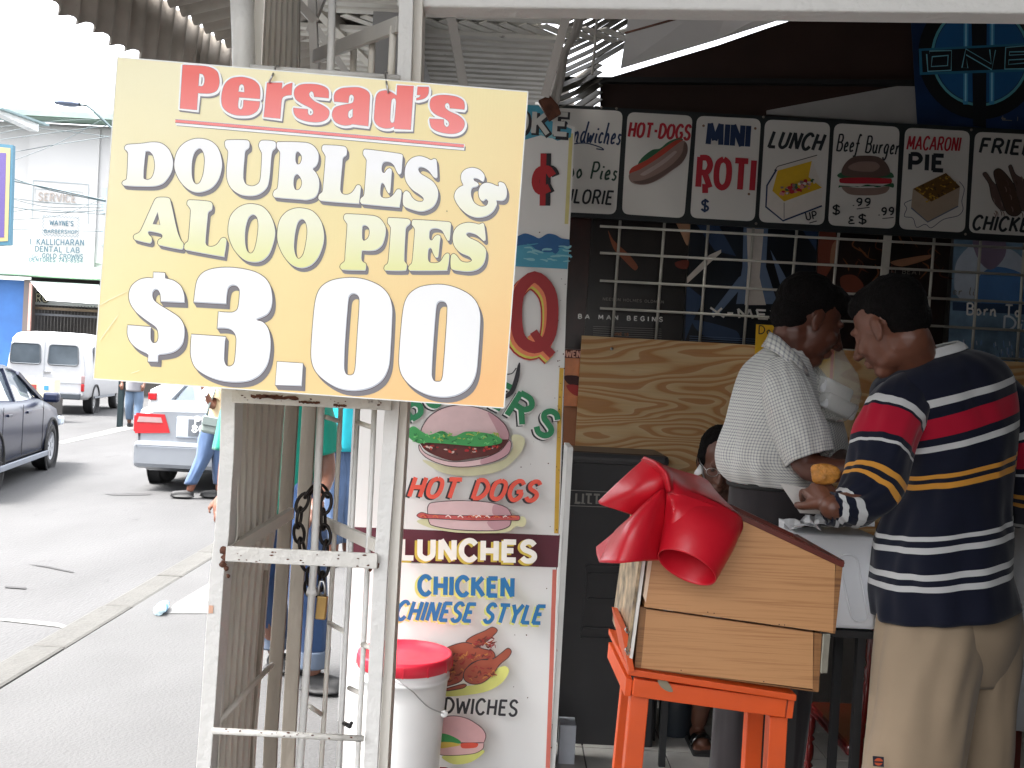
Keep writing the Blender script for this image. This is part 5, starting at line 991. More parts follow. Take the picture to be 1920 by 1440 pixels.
def wood_mat(name, c1, c2, sc=(1.6, 1.6, 80), rough=.45):
    m = bpy.data.materials.new(name); m.use_nodes = True; n = m.node_tree.nodes; L = m.node_tree.links; b = n['Principled BSDF']; b.inputs['Roughness'].default_value = rough
    tc = n.new('ShaderNodeTexCoord'); mp = n.new('ShaderNodeMapping'); mp.inputs['Rotation'].default_value = (0, radians(-4), 0); mp.inputs['Scale'].default_value = sc; L.new(tc.outputs['Object'], mp.inputs[0])
    nz = n.new('ShaderNodeTexNoise'); nz.inputs['Scale'].default_value = 2.4; nz.inputs['Detail'].default_value = 5; nz.inputs['Roughness'].default_value = .65; L.new(mp.outputs[0], nz.inputs[0])
    cr = n.new('ShaderNodeValToRGB'); e = cr.color_ramp.elements; e[0].position = .34; e[0].color = (*c2, 1); e[1].position = .52; e[1].color = (*c1, 1); L.new(nz.outputs[0], cr.inputs[0]); 
    n3 = n.new('ShaderNodeTexNoise'); n3.inputs['Scale'].default_value = 3; L.new(tc.outputs['Object'], n3.inputs[0]); mx = n.new('ShaderNodeMix'); mx.data_type = 'RGBA'; mx.blend_type = 'MULTIPLY'; mx.inputs[0].default_value = .2; L.new(cr.outputs[0], mx.inputs[6]); L.new(n3.outputs[0], mx.inputs[7]); L.new(mx.outputs[2], b.inputs['Base Color']); return m
M_lam = wood_mat('pale_oak_laminate', srgb(196, 144, 96), srgb(174, 122, 76)); M_edge = wood_mat('brown_ply_edge', srgb(150, 104, 62), srgb(112, 72, 40)); M_redw = mat('red_brown_varnish', srgb(92, 38, 30), .35, var=.3, scale=20)
bx = thing('wooden_food_box', P(1365, 1290, 2.2), 'slant-topped pale wooden food vending box in two tiers on the orange stool', 'box')
DX = 2.16; BD = Vector((.0, .36, 0))
slab('side_panel', bx, [P(1212, 1142, DX+.02), P(1525, 1186, DX+.02), P(1524, 1292, DX+.02), P(1202, 1252, DX+.02)], (0, .016, 0), M_lam)
slab('corner_post', bx, [P(1527, 1186, DX+.022), P(1541, 1188, DX+.022), P(1535, 1297, DX+.022), P(1524, 1294, DX+.022)], BD, M_edge)
slab('corner_post', bx, [P(1200, 1138, DX+.022), P(1212, 1140, DX+.022), P(1202, 1252, DX+.022), P(1190, 1250, DX+.022)], BD, M_edge)
slab('bottom_board', bx, [P(1190, 1249, DX+.03), P(1535, 1296, DX+.03), P(1535, 1298, DX+.03), P(1190, 1252, DX+.03)], BD, M_edge)
# upper tier with sloping top
g = G(); g.poly([[P(x, y, DX) for x, y in [(1222, 985), (1362, 958), (1566, 1056), (1562, 1187), (1208, 1138)]]], .018, M_lam); mk('side_panel', g, parent=bx)
slab('end_panel', bx, [P(1568, 1055, DX+.001), P(1580, 1062, DX+.001), P(1566, 1188, DX+.001), P(1556, 1187, DX+.001)], BD, M_edge)
slab('end_panel', bx, [P(1222, 985, DX+.001), P(1226, 985, DX+.001), P(1222, 1140, DX+.001), P(1208, 1138, DX+.001)], BD, M_edge)
far = lambda x, y: P(x, y, DX)+BD
g = G(); g.add([far(1222, 985), far(1362, 958), far(1566, 1056), far(1562, 1187), far(1208, 1138)]+[p+Vector((0, .016, 0)) for p in [far(1222, 985), far(1362, 958), far(1566, 1056), far(1562, 1187), far(1208, 1138)]], [(0, 1, 2, 3, 4), (9, 8, 7, 6, 5), (0, 5, 6, 1), (1, 6, 7, 2), (2, 7, 8, 3), (3, 8, 9, 4), (4, 9, 5, 0)], M_lam); mk('far_side_panel', g, parent=bx)
g = G(); g.bar(P(1360, 955, DX+.008), P(1579, 1058, DX+.008), .024, .012, M_redw); g.bar(P(1360, 955, DX+.008)+BD, P(1579, 1058, DX+.008)+BD, .024, .012, M_redw); g.bar(P(1577, 1057, DX+.01), P(1577, 1057, DX+.01)+BD, .014, .014, M_redw); mk('top_trim', g, parent=bx, bevel=.001)
g = G(); g.grid([[P(1230, 1040, DX+.02), P(1562, 1130, DX+.02)], [P(1230, 1040, DX+.02)+BD, P(1562, 1130, DX+.02)+BD]], mat('dark_box_inside', (.1, .065, .04), .7)); mk('inner_tray', g, parent=bx)
# painted end board with metal latches on the left end
slab('printed_end_board', bx, [P(1206, 1040, DX-.01), P(1212, 1041, DX-.01), P(1186, 1236, DX+.0), P(1180, 1233, DX+.0)], (0, .3, 0), flat('end_board_white', 225, 220, 212))
slab('printed_end_board', bx, [P(1199, 1045, DX-.012), P(1205, 1041, DX-.012), P(1179, 1230, DX-.002), P(1174, 1228, DX-.002)], (0, .3, 0), mat('end_board_print', srgb(170, 150, 120), .4, var=.9, scale=26))
slab('sliding_door_edge', bx, [P(1216, 1042, DX-.006), P(1224, 1043, DX-.006), P(1211, 1130, DX-.002), P(1206, 1118, DX-.002)], (0, .02, 0), flat('pale_edge', 222, 196, 170))
for y in (1176, 1214):
    g = G(); g.tube([P(1176, y, DX-.02), P(1172, y+4, DX-.025), P(1176, y+10, DX-.02), P(1180, y+10, DX-.01)], .0022, 8, M_chrome); mk('latch', g, parent=bx)
g = G()
for x, y in [(1327, 1148), (1339, 1150), (1461, 1171), (1471, 1172), (1277, 1257), (1432, 1278)]: g.lathe(P(x, y, DX-.0005+(.02 if y > 1200 else 0)), [(0, -.0006), (.0012, -.0004), (.0012, .001)], 8, M_black, axis='y')
mk('nail_heads', g, parent=bx, kind='stuff')

# ================================================================== RED VINYL CLOTH
M_red = mat('red_vinyl', srgb(196, 22, 40), .4, var=.06, scale=3, bump=.25, bscale=14, coat=.08)
rc = G()
def patch(rows, nu=7, nv=7, closed=False):
    R2 = [catmull(r, closed, nu) for r in rows]; n = len(R2[0]); cols = [catmull([tuple(R2[i][j]) for i in range(len(R2))], False, nv) for j in range(n)]
    rc.grid([[P(cols[j][i][0], cols[j][i][1], cols[j][i][2]) for j in range(n)] for i in range(len(cols[0]))], M_red, closed=closed)
# left wing
patch([[(1204, 864, 2.13), (1180, 885, 2.12), (1155, 908, 2.12), (1122, 940, 2.14)], [(1226, 870, 2.10), (1208, 896, 2.08), (1182, 924, 2.08), (1126, 946, 2.13)], [(1250, 888, 2.08), (1232, 912, 2.07), (1208, 936, 2.08), (1158, 956, 2.11)], [(1258, 915, 2.09), (1240, 928, 2.09), (1216, 948, 2.10), (1188, 966, 2.12)]])
# rolled ridge over the top
patch([[(1202, 862, 2.14), (1222, 876, 2.10), (1240, 896, 2.08), (1250, 924, 2.07)], [(1208, 857, 2.11), (1230, 868, 2.06), (1248, 890, 2.04), (1256, 922, 2.04)], [(1218, 860, 2.14), (1240, 870, 2.09), (1256, 890, 2.06), (1262, 920, 2.06)], [(1222, 866, 2.2), (1246, 874, 2.16), (1262, 892, 2.12), (1266, 918, 2.09)]])
# upper right plane running back over the box top
patch([[(1216, 862, 2.16), (1250, 878, 2.12), (1258, 900, 2.07), (1254, 925, 2.06)], [(1266, 880, 2.3), (1280, 898, 2.2), (1286, 914, 2.1), (1284, 932, 2.06)], [(1322, 898, 2.38), (1328, 915, 2.26), (1334, 928, 2.14), (1336, 944, 2.08)], [(1342, 922, 2.4), (1362, 942, 2.28), (1378, 958, 2.18), (1392, 976, 2.14)]])
# middle wing: a cone opening to lower left
patch([[(1252, 916, 2.09), (1240, 918, 2.07), (1230, 924, 2.08), (1222, 930, 2.12)], [(1246, 960, 2.07), (1222, 950, 2.03), (1200, 950, 2.04), (1186, 966, 2.12)], [(1246, 1010, 2.08), (1206, 1005, 2.01), (1170, 985, 2.02), (1150, 1000, 2.13)], [(1250, 1046, 2.1), (1212, 1050, 2.02), (1170, 1046, 1.99), (1128, 1040, 2.04), (1118, 1024, 2.13)]] if False else
      [[(1252, 916, 2.09), (1240, 918, 2.07), (1230, 924, 2.08), (1222, 930, 2.12)], [(1246, 960, 2.07), (1222, 958, 2.03), (1200, 955, 2.04), (1186, 966, 2.12)], [(1246, 1010, 2.08), (1206, 1010, 2.01), (1170, 995, 2.02), (1150, 1000, 2.13)], [(1252, 1050, 2.1), (1205, 1052, 2.02), (1160, 1056, 2.0), (1124, 1054, 2.05)]])
patch([[(1222, 930, 2.12), (1190, 962, 2.12), (1152, 998, 2.13), (1118, 1026, 2.13)], [(1224, 940, 2.11), (1194, 978, 2.09), (1158, 1020, 2.07), (1119, 1040, 2.09)], [(1226, 950, 2.12), (1200, 990, 2.08), (1164, 1036, 2.04), (1124, 1055, 2.05)]])
# main sleeve: open rolled end with elliptical mouth
def ell(cx, cy, rx, ry, rot, d0, dd, n=20):
    out = []
    for k in range(n):
        a = 2*pi*k/n; x, y = rx*cos(a), ry*sin(a); r = radians(rot); out.append((cx+x*cos(r)-y*sin(r), cy+x*sin(r)+y*cos(r), d0+dd*sin(a)))
    return out
patch([ell(1322, 944, 76, 12, 24, 2.12, .03), ell(1315, 985, 73, 20, 25, 2.08, .045), ell(1302, 1026, 66, 22, 26, 2.055, .05), ell(1288, 1064, 59, 24, 26, 2.04, .05)], nu=2, nv=6, closed=True)
patch([[(1250, 918, 2.07), (1290, 930, 2.06), (1336, 946, 2.07), (1392, 976, 2.11)], [(1248, 950, 2.07), (1268, 955, 2.035), (1312, 976, 2.04), (1392, 992, 2.1)], [(1240, 1000, 2.07), (1258, 1000, 2.03), (1300, 1020, 2.03), (1368, 1040, 2.07)]])
rc_o = mk('red_cloth', rc, label='crumpled red vinyl cover draped over the upper left corner of the wooden box', cat='cover', solid=.002)
# ================================================================== WHITE PLASTIC PANEL, PAPERS, TABLE, CHAIR
M_wp = mat('translucent_white_plastic', (.66, .67, .69), .35, var=.04)
wp = thing('white_cooler', P(1560, 1186, 2.75), 'white plastic cooler with embossed rounded outline behind the wooden box', 'cooler')
g = G(); a, b = P(1490, 1000, 2.74), P(1655, 1008, 2.74); zb = P(1600, 1182, 2.74).z
g.box(((a.x+b.x)/2, 2.87, (a.z+zb)/2), (b.x-a.x, .25, a.z-zb), Matrix.Rotation(radians(-.5), 3, 'Y'), M_wp, bev=.012); mk('cooler_body', g, parent=wp)
g = G(); g.tube([P(a[0], a[1], 2.738) for a in rounded([(1572, 1040), (1606, 1040), (1630, 1165), (1598, 1165)], 14)], .0028, 8, M_wp, closed=True); mk('embossed_outline', g, parent=wp)
zb2 = zb; g = G()
for x in (a.x+.03, b.x-.03):
    for y in (2.78, 2.96): g.box((x, y, zb/2), (.022, .022, zb), mt=M_black)
g.box(((a.x+b.x)/2, 2.87, zb-.012), (b.x-a.x-.01, .26, .018), mt=M_black)
mk('side_table', g, label='low dark table under the white cooler', cat='table')
random.seed(4)
pp = G()
for (cx, cy, s_) in [(1500, 978, 40), (1545, 972, 36), (1590, 975, 50)]:
    rows = []
    for i in range(9):
        rows.append([P(cx+(j/8-.5)*2*s_, cy+(i/8-.5)*26, 2.72+(8-i)*.03)+Vector((0, 0, random.uniform(-.006, .01))) for j in range(9)])
    pp.grid(rows, M_wp, smooth=False)
mk('paper_sheets', pp, label='crumpled white greaseproof paper lying on the cooler beside the box', cat='paper', solid=.001)
g = G(); g.poly([[P(x, y, 2.62) for x, y in [(1462, 906), (1528, 918), (1548, 965), (1500, 962)]]], .001, flat('sheet_paper', 205, 202, 198)); mk('paper_sheet', g, label='white paper sheet held up before the grey trousers', cat='paper')
g = G(); g.poly([[P(x, y, 2.68) for x, y in [(1545, 1190), (1557, 1190), (1551, 1262), (1540, 1262)]]], .01, flat('grey_board', 168, 165, 150)); mk('grey_board', g, label='narrow grey board hanging behind the right end of the wooden box', cat='board')
chr_ = thing('turned_chair', P(1640, 1440, 2.85), 'dark red chair with turned spindle posts behind the khaki trousers', 'chair')
M_mah = mat('mahogany_gloss', srgb(96, 18, 18), .22, var=.2, coat=.4)
def spindle(top, bot):
    t, b = Vector(top), Vector(bot); n = 40; pts = []; rs = []
    for i in range(n+1):
        f = i/n; pts.append(t+(b-t)*f); q = (f*5) % 1; r = .011+.006*sin(pi*q)
        if q < .06 or q > .94: r = .018
        if .08 < q < .13 or .87 < q < .92: r = .009
        rs.append(r)
    g = G(); g.tube(pts, rs, 12, M_mah); return mk('spindle_post', g, parent=chr_)
spindle(P(1642, 1150, 2.85), P(1588, 1450, 2.85)+Vector((0, 0, -.38))); spindle(P(1850, 1180, 2.95), P(1862, 1450, 2.95)+Vector((0, 0, -.4)))
a, b = P(1600, 1390, 2.9), P(1858, 1400, 2.9)
g = G(); g.box(((a.x+b.x)/2, 3.12, .46), (b.x-a.x+.02, .4, .035), mt=M_mah, bev=.01); mk('seat', g, parent=chr_)
spindle((a.x, 3.3, .45), (a.x, 3.32, 0)); spindle((b.x, 3.3, .45), (b.x, 3.32, 0))
g = G(); g.bar(P(1640, 1160, 2.86), P(1850, 1185, 2.96), .02, .05, M_mah); mk('top_rail', g, parent=chr_)
wt = thing('draped_counter', P(1960, 1400, 3.3), 'white cloth draped counter at the far right edge behind the striped sweater', 'counter')
zc2 = P(1905, 945, 3.2).z; x0_ = P(1893, 1100, 3.2).x
g = G(); g.box((x0_+.5, 3.55, zc2-.02), (1.06, .7, .05), mt=M_bw, bev=.006); mk('counter_top', g, parent=wt)
g = G(); rows = []
for z in [zc2-.04, zc2*.8, zc2*.5, P(1905, 1372, 3.2).z]:
    rows.append([Vector((x0_-.005+.012*sin(k*.9)+.0*z, 3.9-k*.02, z)) for k in range(36)]+[Vector((x0_+k*.03, 3.2+.014*sin(k*1.1), z)) for k in range(30)])
g.grid(rows, mat('white_tablecloth', (.6, .61, .63), .7, var=.05)); mk('tablecloth', g, parent=wt, solid=.002)
for x in (.08, .92):
    for y in (3.3, 3.8): g = G(); g.box((x0_+x, y, zc2/2-.03), (.05, .05, zc2-.06), mt=M_redw); mk('leg', g, parent=wt)
# ================================================================== PEOPLE
class Org:
    """overlapping closed forms fused into one continuous skin by voxel remeshing"""
    def __init__(s): s.bm = bmesh.new()
    def ell(s, c, r, M=None, sub=3):
        q = bmesh.ops.create_icosphere(s.bm, subdivisions=sub, radius=1)
        for v in q['verts']:
            p = Vector((v.co.x*r[0], v.co.y*r[1], v.co.z*r[2])); p = (M@p) if M is not None else p; v.co = p+Vector(c)
        return s
    def cap(s, pts, rs, n=16):
        pts = [Vector(p) for p in pts]
        P2 = catmull([tuple(p) for p in pts], False, 4) if len(pts) > 2 else [pts[0].lerp(pts[1], i/4) for i in range(5)]
        R2 = []
        m = (len(P2)-1)/(len(pts)-1)
        for i in range(len(P2)):
            f = i/m; a = min(int(f), len(rs)-2); t = f-a; R2.append(rs[a]*(1-t)+rs[a+1]*t)
        g = G(); g.tube(P2, R2, n); vs = [s.bm.verts.new(v) for v in g.v]
        for f in g.f:
            try: s.bm.faces.new([vs[i] for i in f])
            except ValueError: pass
        for e in (0, -1): s.ell(P2[e], (R2[e],)*3, sub=2)
        return s
    def loft(s, rings, n=28):
        """closed tube of elliptical rings (c, rx, ry, yaw) listed bottom to top"""
        g = G(); rows = []
        for c, rx, ry, yaw in rings: rows.append([Vector(c)+Matrix.Rotation(yaw, 3, 'Z')@Vector((rx*cos(2*pi*k/n), ry*sin(2*pi*k/n), 0)) for k in range(n)])
        g.grid(rows, closed=True); N = len(rows); g.f += [list(range(n))[::-1], list(range((N-1)*n, N*n))]
        vs = [s.bm.verts.new(v) for v in g.v]
        for f in g.f: s.bm.faces.new([vs[i] for i in f])
        return s
    def make(s, name, mt, parent, vox=.006, smooth=4, fn=None, **kw):
        bmesh.ops.recalc_face_normals(s.bm, faces=s.bm.faces[:])
        off = ROOTLOC[rootof(parent).name] if parent else Vector((0, 0, 0))
        me = bpy.data.meshes.new('tmp'); s.bm.to_mesh(me); s.bm.free(); o = bpy.data.objects.new('tmp', me); COL.objects.link(o)
        r = o.modifiers.new('r', 'REMESH'); r.mode = 'VOXEL'; r.voxel_size = vox; r.use_smooth_shade = True
        sm = o.modifiers.new('s', 'SMOOTH'); sm.iterations = smooth; sm.factor = .5
        bpy.context.view_layer.update(); dg = bpy.context.evaluated_depsgraph_get(); m2 = bpy.data.meshes.new_from_object(o.evaluated_get(dg)); bpy.data.objects.remove(o); bpy.data.meshes.remove(me)
        for v in m2.vertices:
            p = v.co.copy()
            if fn: p = fn(p)
            v.co = p-off
        m2.name = name; m2.materials.clear(); m2.materials.append(mt)
        m2.polygons.foreach_set('use_smooth', [True]*len(m2.polygons)); m2.update()
        ob = bpy.data.objects.new(name, m2); COL.objects.link(ob)
        if parent: ob.parent = parent
        tag(ob, **{k: v for k, v in kw.items()}); return ob
def head_prims(o, M, c, s=1.0, gender='m', nose=1.0):
    E = lambda p, r, sub=3: o.ell(c+M@(Vector(p)*s), tuple(x*s for x in r), M, sub)
    E((0, -.012, .035), (.076, .096, .085)); E((0, .028, -.025), (.063, .07, .085)); E((0, .058, -.098), (.030, .032, .026)); E((0, .02, -.075), (.052, .058, .038))
    E((0, .082, .022), (.048, .018, .013)); E((.036, .062, -.03), (.027, .03, .026), 2); E((-.036, .062, -.03), (.027, .03, .026), 2)
    o.cap([c+M@(Vector((0, .093, .008))*s), c+M@(Vector((0, .106, -.014))*s), c+M@(Vector((0, .119*nose, -.034))*s)], [.009*s, .011*s, .014*s], 10)
    E((.014, .105, -.038), (.009, .01, .008), 2); E((-.014, .105, -.038), (.009, .01, .008), 2)
    E((0, .094, -.062), (.024, .014, .0075), 2); E((0, .092, -.074), (.021, .014, .009), 2)
    for x in (-1, 1):
        Me = M@Matrix.Rotation(radians(18*x), 3, 'Z'); o.ell(c+M@(Vector((.079*x, -.006, -.006))*s), (.008*s, .021*s, .032*s), Me, 2); o.ell(c+M@(Vector((.080*x, -.002, -.03))*s), (.007*s, .012*s, .012*s), Me, 2)
        E((.031*x, .078, .0), (.015, .011, .009), 2)
def Rot(yaw, pitch=0, roll=0): return Matrix.Rotation(radians(yaw), 3, 'Z')@Matrix.Rotation(radians(pitch), 3, 'X')@Matrix.Rotation(radians(roll), 3, 'Y')
def hair(M, c, s, name, parent, mt, cuts, vox=.006, grow=1.0):
    o = Org()
    for p, r in cuts: o.ell(c+M@(Vector(p)*s), tuple(x*s*grow for x in r), M, 3)
    def fn(p):
        n = (p-c).normalized(); return p+n*(noise.noise(p*60)*.0035+noise.noise(p*170)*.002)
    return o.make(name, mt, parent, vox, 2, fn)
def hand(o, w, d, up, L=.095, curl=.6, side=1, spread=.09):
    """palm and five separate fingers; w wrist, d direction of the fingers, up back of hand"""
    w = Vector(w); d = Vector(d).normalized(); up = Vector(up); x = d.cross(up).normalized(); up = x.cross(d)
    o.cap([w, w+d*.045, w+d*.085], [.024, .028, .027], 12); o.cap([w+d*.03+x*.018, w+d*.085+x*.026], [.018, .015], 10); o.cap([w+d*.03-x*.018, w+d*.085-x*.026], [.018, .015], 10)
    for i, (q, l) in enumerate([(-.030, .062), (-.010, .074), (.010, .08), (.029, .072)]):
        q *= side; b = w+d*.088+x*q; a = curl; p1 = b+(d*cos(a*.5)-up*sin(a*.5)+x*q*spread*8)*l*.42; p2 = p1+(d*cos(a*1.3)-up*sin(a*1.3))*l*.34; p3 = p2+(d*cos(a*2)-up*sin(a*2))*l*.26
        o.cap([b-d*.02, p1, p2, p3], [.0098, .009, .0082, .0068], 8)
    t0 = w+d*.03+x*.026*side; t1 = t0+(d*.6+x*.75*side-up*.25).normalized()*.04; t2 = t1+(d*.95+x*.1*side-up*.4).normalized()*.03
    o.cap([t0, t1, t2], [.014, .0115, .0085], 8)
def cloth_loft(rings, mt, name, parent, n=72, seg=6, fold=.006, ffreq=(5, 9), seed=0, cap_top=False, vscale=1.0, solid=.0025, wr=None, label=None, gsq=2.0):
    """rings: (centre, rx, ry, axis dir or None, tilt, yaw) -> smooth garment tube with drape folds and metric UVs"""
    C_r = catmull([tuple(r[0])+(r[1], r[2]) for r in rings], False, seg); m = (len(C_r)-1)/(len(rings)-1)
    rows = []; uv = []; v = 0; prev = None
    for i, c in enumerate(C_r):
        f = i/m; a = min(int(f), len(rings)-2); t = f-a
        ax = Vector(rings[a][3]).lerp(Vector(rings[a+1][3]), t).normalized(); yaw = rings[a][4]*(1-t)+rings[a+1][4]*t
        ctr = Vector(c[:3]); rx, ry = c[3], c[4]
        if prev is not None: v += (ctr-prev).length
        prev = ctr
        X = Matrix.Rotation(yaw, 3, 'Z')@Vector((1, 0, 0)); X = (X-ax*X.dot(ax)).normalized(); Y = ax.cross(X)
        row = []; ur = []
        for k in range(n+1):
            an = 2*pi*k/n; ca, sa = cos(an), sin(an); q = (abs(ca)**gsq+abs(sa)**gsq)**(-1/gsq) if gsq != 2 else 1
            dr = X*(ca*rx*q)+Y*(sa*ry*q); p = ctr+dr; nn = dr.normalized()
            w_ = noise.noise(Vector((ca*1.4+seed, sa*1.4, v*ffreq[0]*.8)))*.6+noise.noise(Vector((ca*3.2+seed, sa*3.2, v*ffreq[1])))*.4
            amp = fold*(1 if wr is None else wr(f/(len(rings)-1), an))
            row.append(p+nn*w_*amp*2); ur.append((an*(rx+ry)/2, v*vscale))
        row[-1] = row[0].copy(); rows.append(row); uv.append(ur)
    g = G(); g.grid(rows, mt, uvs=uv)
    return mk(name, g, parent=parent, solid=solid, label=label)
SKIN1 = mat('dark_brown_skin', srgb(84, 48, 35), .45, var=.1, scale=25, bump=.05, bscale=300); SKIN2 = mat('brown_skin', srgb(106, 66, 50), .45, var=.1, scale=25, bump=.05, bscale=300)
SKIN3 = mat('deep_brown_skin', srgb(92, 58, 44), .5, var=.1, scale=25)
HAIR = mat('black_hair', (.006, .005, .005), .8, var=.4, scale=120, bump=.8, bscale=300, spec=.12)
def cloth_mat(name, col, rough=.85, stripes=None, check=None, weave=600, var=.08):
    m = bpy.data.materials.new(name); m.use_nodes = True; n = m.node_tree.nodes; L = m.node_tree.links; b = n['Principled BSDF']; b.inputs['Roughness'].default_value = rough; b.inputs['Specular IOR Level'].default_value = .2
    b.inputs['Sheen Weight'].default_value = .15
    uv = n.new('ShaderNodeUVMap'); uv.uv_map = 'UVMap'; sp = n.new('ShaderNodeSeparateXYZ'); L.new(uv.outputs[0], sp.inputs[0]); out = None
    if stripes:
        mr = n.new('ShaderNodeMath'); mr.operation = 'MULTIPLY'; mr.inputs[1].default_value = 1.0; L.new(sp.outputs[1], mr.inputs[0])
        cr = n.new('ShaderNodeValToRGB'); cr.color_ramp.interpolation = 'CONSTANT'; e = cr.color_ramp.elements; e[0].color = (*col, 1); e[1].position = 1; e[1].color = (*col, 1)
        for p0, p1, c in stripes: x = e.new(p0); x.color = (*c, 1); x = e.new(p1); x.color = (*col, 1)
        L.new(mr.outputs[0], cr.inputs[0]); out = cr.outputs[0]
    if check:
        c2, fq, wd = check; last = None
        for k in (0, 1):
            a = n.new('ShaderNodeMath'); a.operation = 'MULTIPLY'; a.inputs[1].default_value = fq; L.new(sp.outputs[k], a.inputs[0]); f = n.new('ShaderNodeMath'); f.operation = 'FRACT'; L.new(a.outputs[0], f.inputs[0])
            s_ = n.new('ShaderNodeMath'); s_.operation = 'LESS_THAN'; s_.inputs[1].default_value = wd; L.new(f.outputs[0], s_.inputs[0])
            if last is None: last = s_.outputs[0]
            else: q = n.new('ShaderNodeMath'); q.operation = 'ADD'; L.new(last, q.inputs[0]); L.new(s_.outputs[0], q.inputs[1]); h = n.new('ShaderNodeMath'); h.operation = 'MULTIPLY'; h.inputs[1].default_value = .5; L.new(q.outputs[0], h.inputs[0]); last = h.outputs[0]
        mx = n.new('ShaderNodeMix'); mx.data_type = 'RGBA'; mx.inputs[6].default_value = (*col, 1); mx.inputs[7].default_value = (*c2, 1); L.new(last, mx.inputs[0]); out = mx.outputs[2]
    nz = n.new('ShaderNodeTexNoise'); nz.inputs['Scale'].default_value = 9; tc = n.new('ShaderNodeTexCoord'); L.new(tc.outputs['Object'], nz.inputs[0]); m3 = n.new('ShaderNodeMix'); m3.data_type = 'RGBA'; m3.blend_type = 'MULTIPLY'; m3.inputs[0].default_value = var*2
    if out: L.new(out, m3.inputs[6])
    else: m3.inputs[6].default_value = (*col, 1)
    L.new(nz.outputs[0], m3.inputs[7]); L.new(m3.outputs[2], b.inputs['Base Color'])
    nb = n.new('ShaderNodeTexNoise'); nb.inputs['Scale'].default_value = weave; L.new(tc.outputs['Object'], nb.inputs[0]); bp = n.new('ShaderNodeBump'); bp.inputs['Strength'].default_value = .12; bp.inputs['Distance'].default_value = .002; L.new(nb.outputs[0], bp.inputs['Height']); L.new(bp.outputs[0], b.inputs['Normal'])
    return m
def R5(xl, xr, y, d, ry, tilt=0, yaw=0):
    """torso ring from photo left/right edge px at height y"""
    a, b = P(xl, y, d), P(xr, y, d); c = (a+b)/2; return (c, abs(b.x-a.x)/2, ry, (sin(radians(tilt)), 0, cos(radians(tilt))), radians(yaw))
def person_root(name_pt, label, group=None): return thing('person', name_pt, label, 'person', group)
Zup = (0, 0, 1)

# ---------------- man in striped sweater (right, nearest)
dm = 2.66
p2 = person_root((P(1780, 1100, dm).x, dm, 0), 'man in navy striped sweater and khaki trousers seen from behind, head bowed left')
hc = P(1668, 612, 2.64); M2 = Rot(38, -26, -6)
o = Org(); head_prims(o, M2, hc, .98)
neckb = P(1745, 745, 2.66)+Vector((0, .02, 0))
o.cap([hc+M2@Vector((0, -.03, -.05)), P(1716, 678, 2.65), neckb], [.058, .061, .085])
o.loft([(P(1775, 1200, dm), .12, .10, 0), (P(1775, 1050, dm), .12, .10, 0), (P(1785, 900, dm), .12, .10, 0), (P(1790, 790, dm), .12, .09, 0), (P(1770, 730, dm), .09, .07, 0)])
hipz = P(1770, 1200, dm)
ANK = []
for xk, xh, yk in ((1708, 1740, 2.65), (1830, 1835, 2.79)):
    k_ = P(xk, 1430, yk); an_ = Vector((k_.x-.02, yk, .1)); ANK.append(an_); o.cap([Vector((P(xh, 1180, yk).x, yk, hipz.z)), k_, an_], [.075, .055, .042])
    f = an_-Vector((0, 0, .06)); o.cap([f, f+Vector((-.03, .17, -.005))], [.042, .036])
shL, elL, wrL = P(1672, 770, 2.62), P(1642, 925, 2.5), P(1560, 952, 2.44); o.cap([shL, elL, wrL], [.055, .042, .03]); hand(o, wrL, (-.12, .86, .34), (-.3, -.2, 1), curl=.75, side=-1, spread=.04)
shR, elR, wrR = P(1878, 775, 2.68), P(1935, 930, 2.7), P(1890, 1010, 2.45+.45); o.cap([P(1884, 775, 2.715), P(1924, 900, 2.79), P(1890, 958, 2.93), P(1860, 960, 2.99)], [.04, .036, .032, .026]); hand(o, P(1860, 960, 2.99), (-1, .3, .2), (0, 0, 1))
o.make('body', SKIN2, p2, .0045, 4)
hair(M2, hc, .97, 'hair', p2, HAIR, [((0, -.03, .048), (.081, .094, .084)), ((0, .012, .075), (.07, .075, .052)), ((0, -.055, .0), (.073, .06, .06))])
NAVY, WHT, RED_, GOLD = srgb(18, 22, 40), srgb(205, 205, 205), srgb(176, 18, 48), srgb(214, 150, 60)
tor = [R5(1690, 1812, 668, 2.66, .064, -16), R5(1664, 1842, 678, 2.66, .09, -15), R5(1636, 1874, 698, 2.66, .115, -15), R5(1634, 1896, 732, 2.67, .13, -17), R5(1656, 1904, 776, 2.68, .135, -20), R5(1680, 1902, 830, 2.68, .142, -18), R5(1676, 1896, 890, 2.68, .145, -15), R5(1660, 1893, 950, 2.68, .15, -13), R5(1647, 1893, 1010, 2.68, .155, -12), R5(1648, 1898, 1070, 2.68, .16, -12), R5(1648, 1912, 1142, 2.68, .165, -11)]
# metric v positions are computed on the centre line, scaled so 1.0 = 1 m
def vpos(rings, ypx_list, cx, d):
    C = [Vector(r[0]) for r in rings]; L = [0]
    q = catmull([tuple(c) for c in C], False, 6)
    for i in range(1, len(q)): L.append(L[-1]+(Vector(q[i])-Vector(q[i-1])).length)
    out = []
    for (x, y) in ypx_list:
        z = P(x, y, d).z
        for i in range(1, len(q)):
            if q[i-1].z >= z >= q[i].z: t = (q[i-1].z-z)/max(q[i-1].z-q[i].z, 1e-6); out.append(L[i-1]+t*(L[i]-L[i-1])); break
        else: out.append(L[-1])
    return out
ctr_y = [735, 746, 764, 797, 812, 823, 866, 876, 884, 894, 984, 993, 1003, 1013, 1050, 1061, 1072, 1083]
vv = vpos(tor, [((1795 if y > 700 else 1795), y) for y in ctr_y], 1790, dm)
cols = [WHT, RED_, WHT, GOLD, GOLD, WHT, WHT, WHT, WHT]
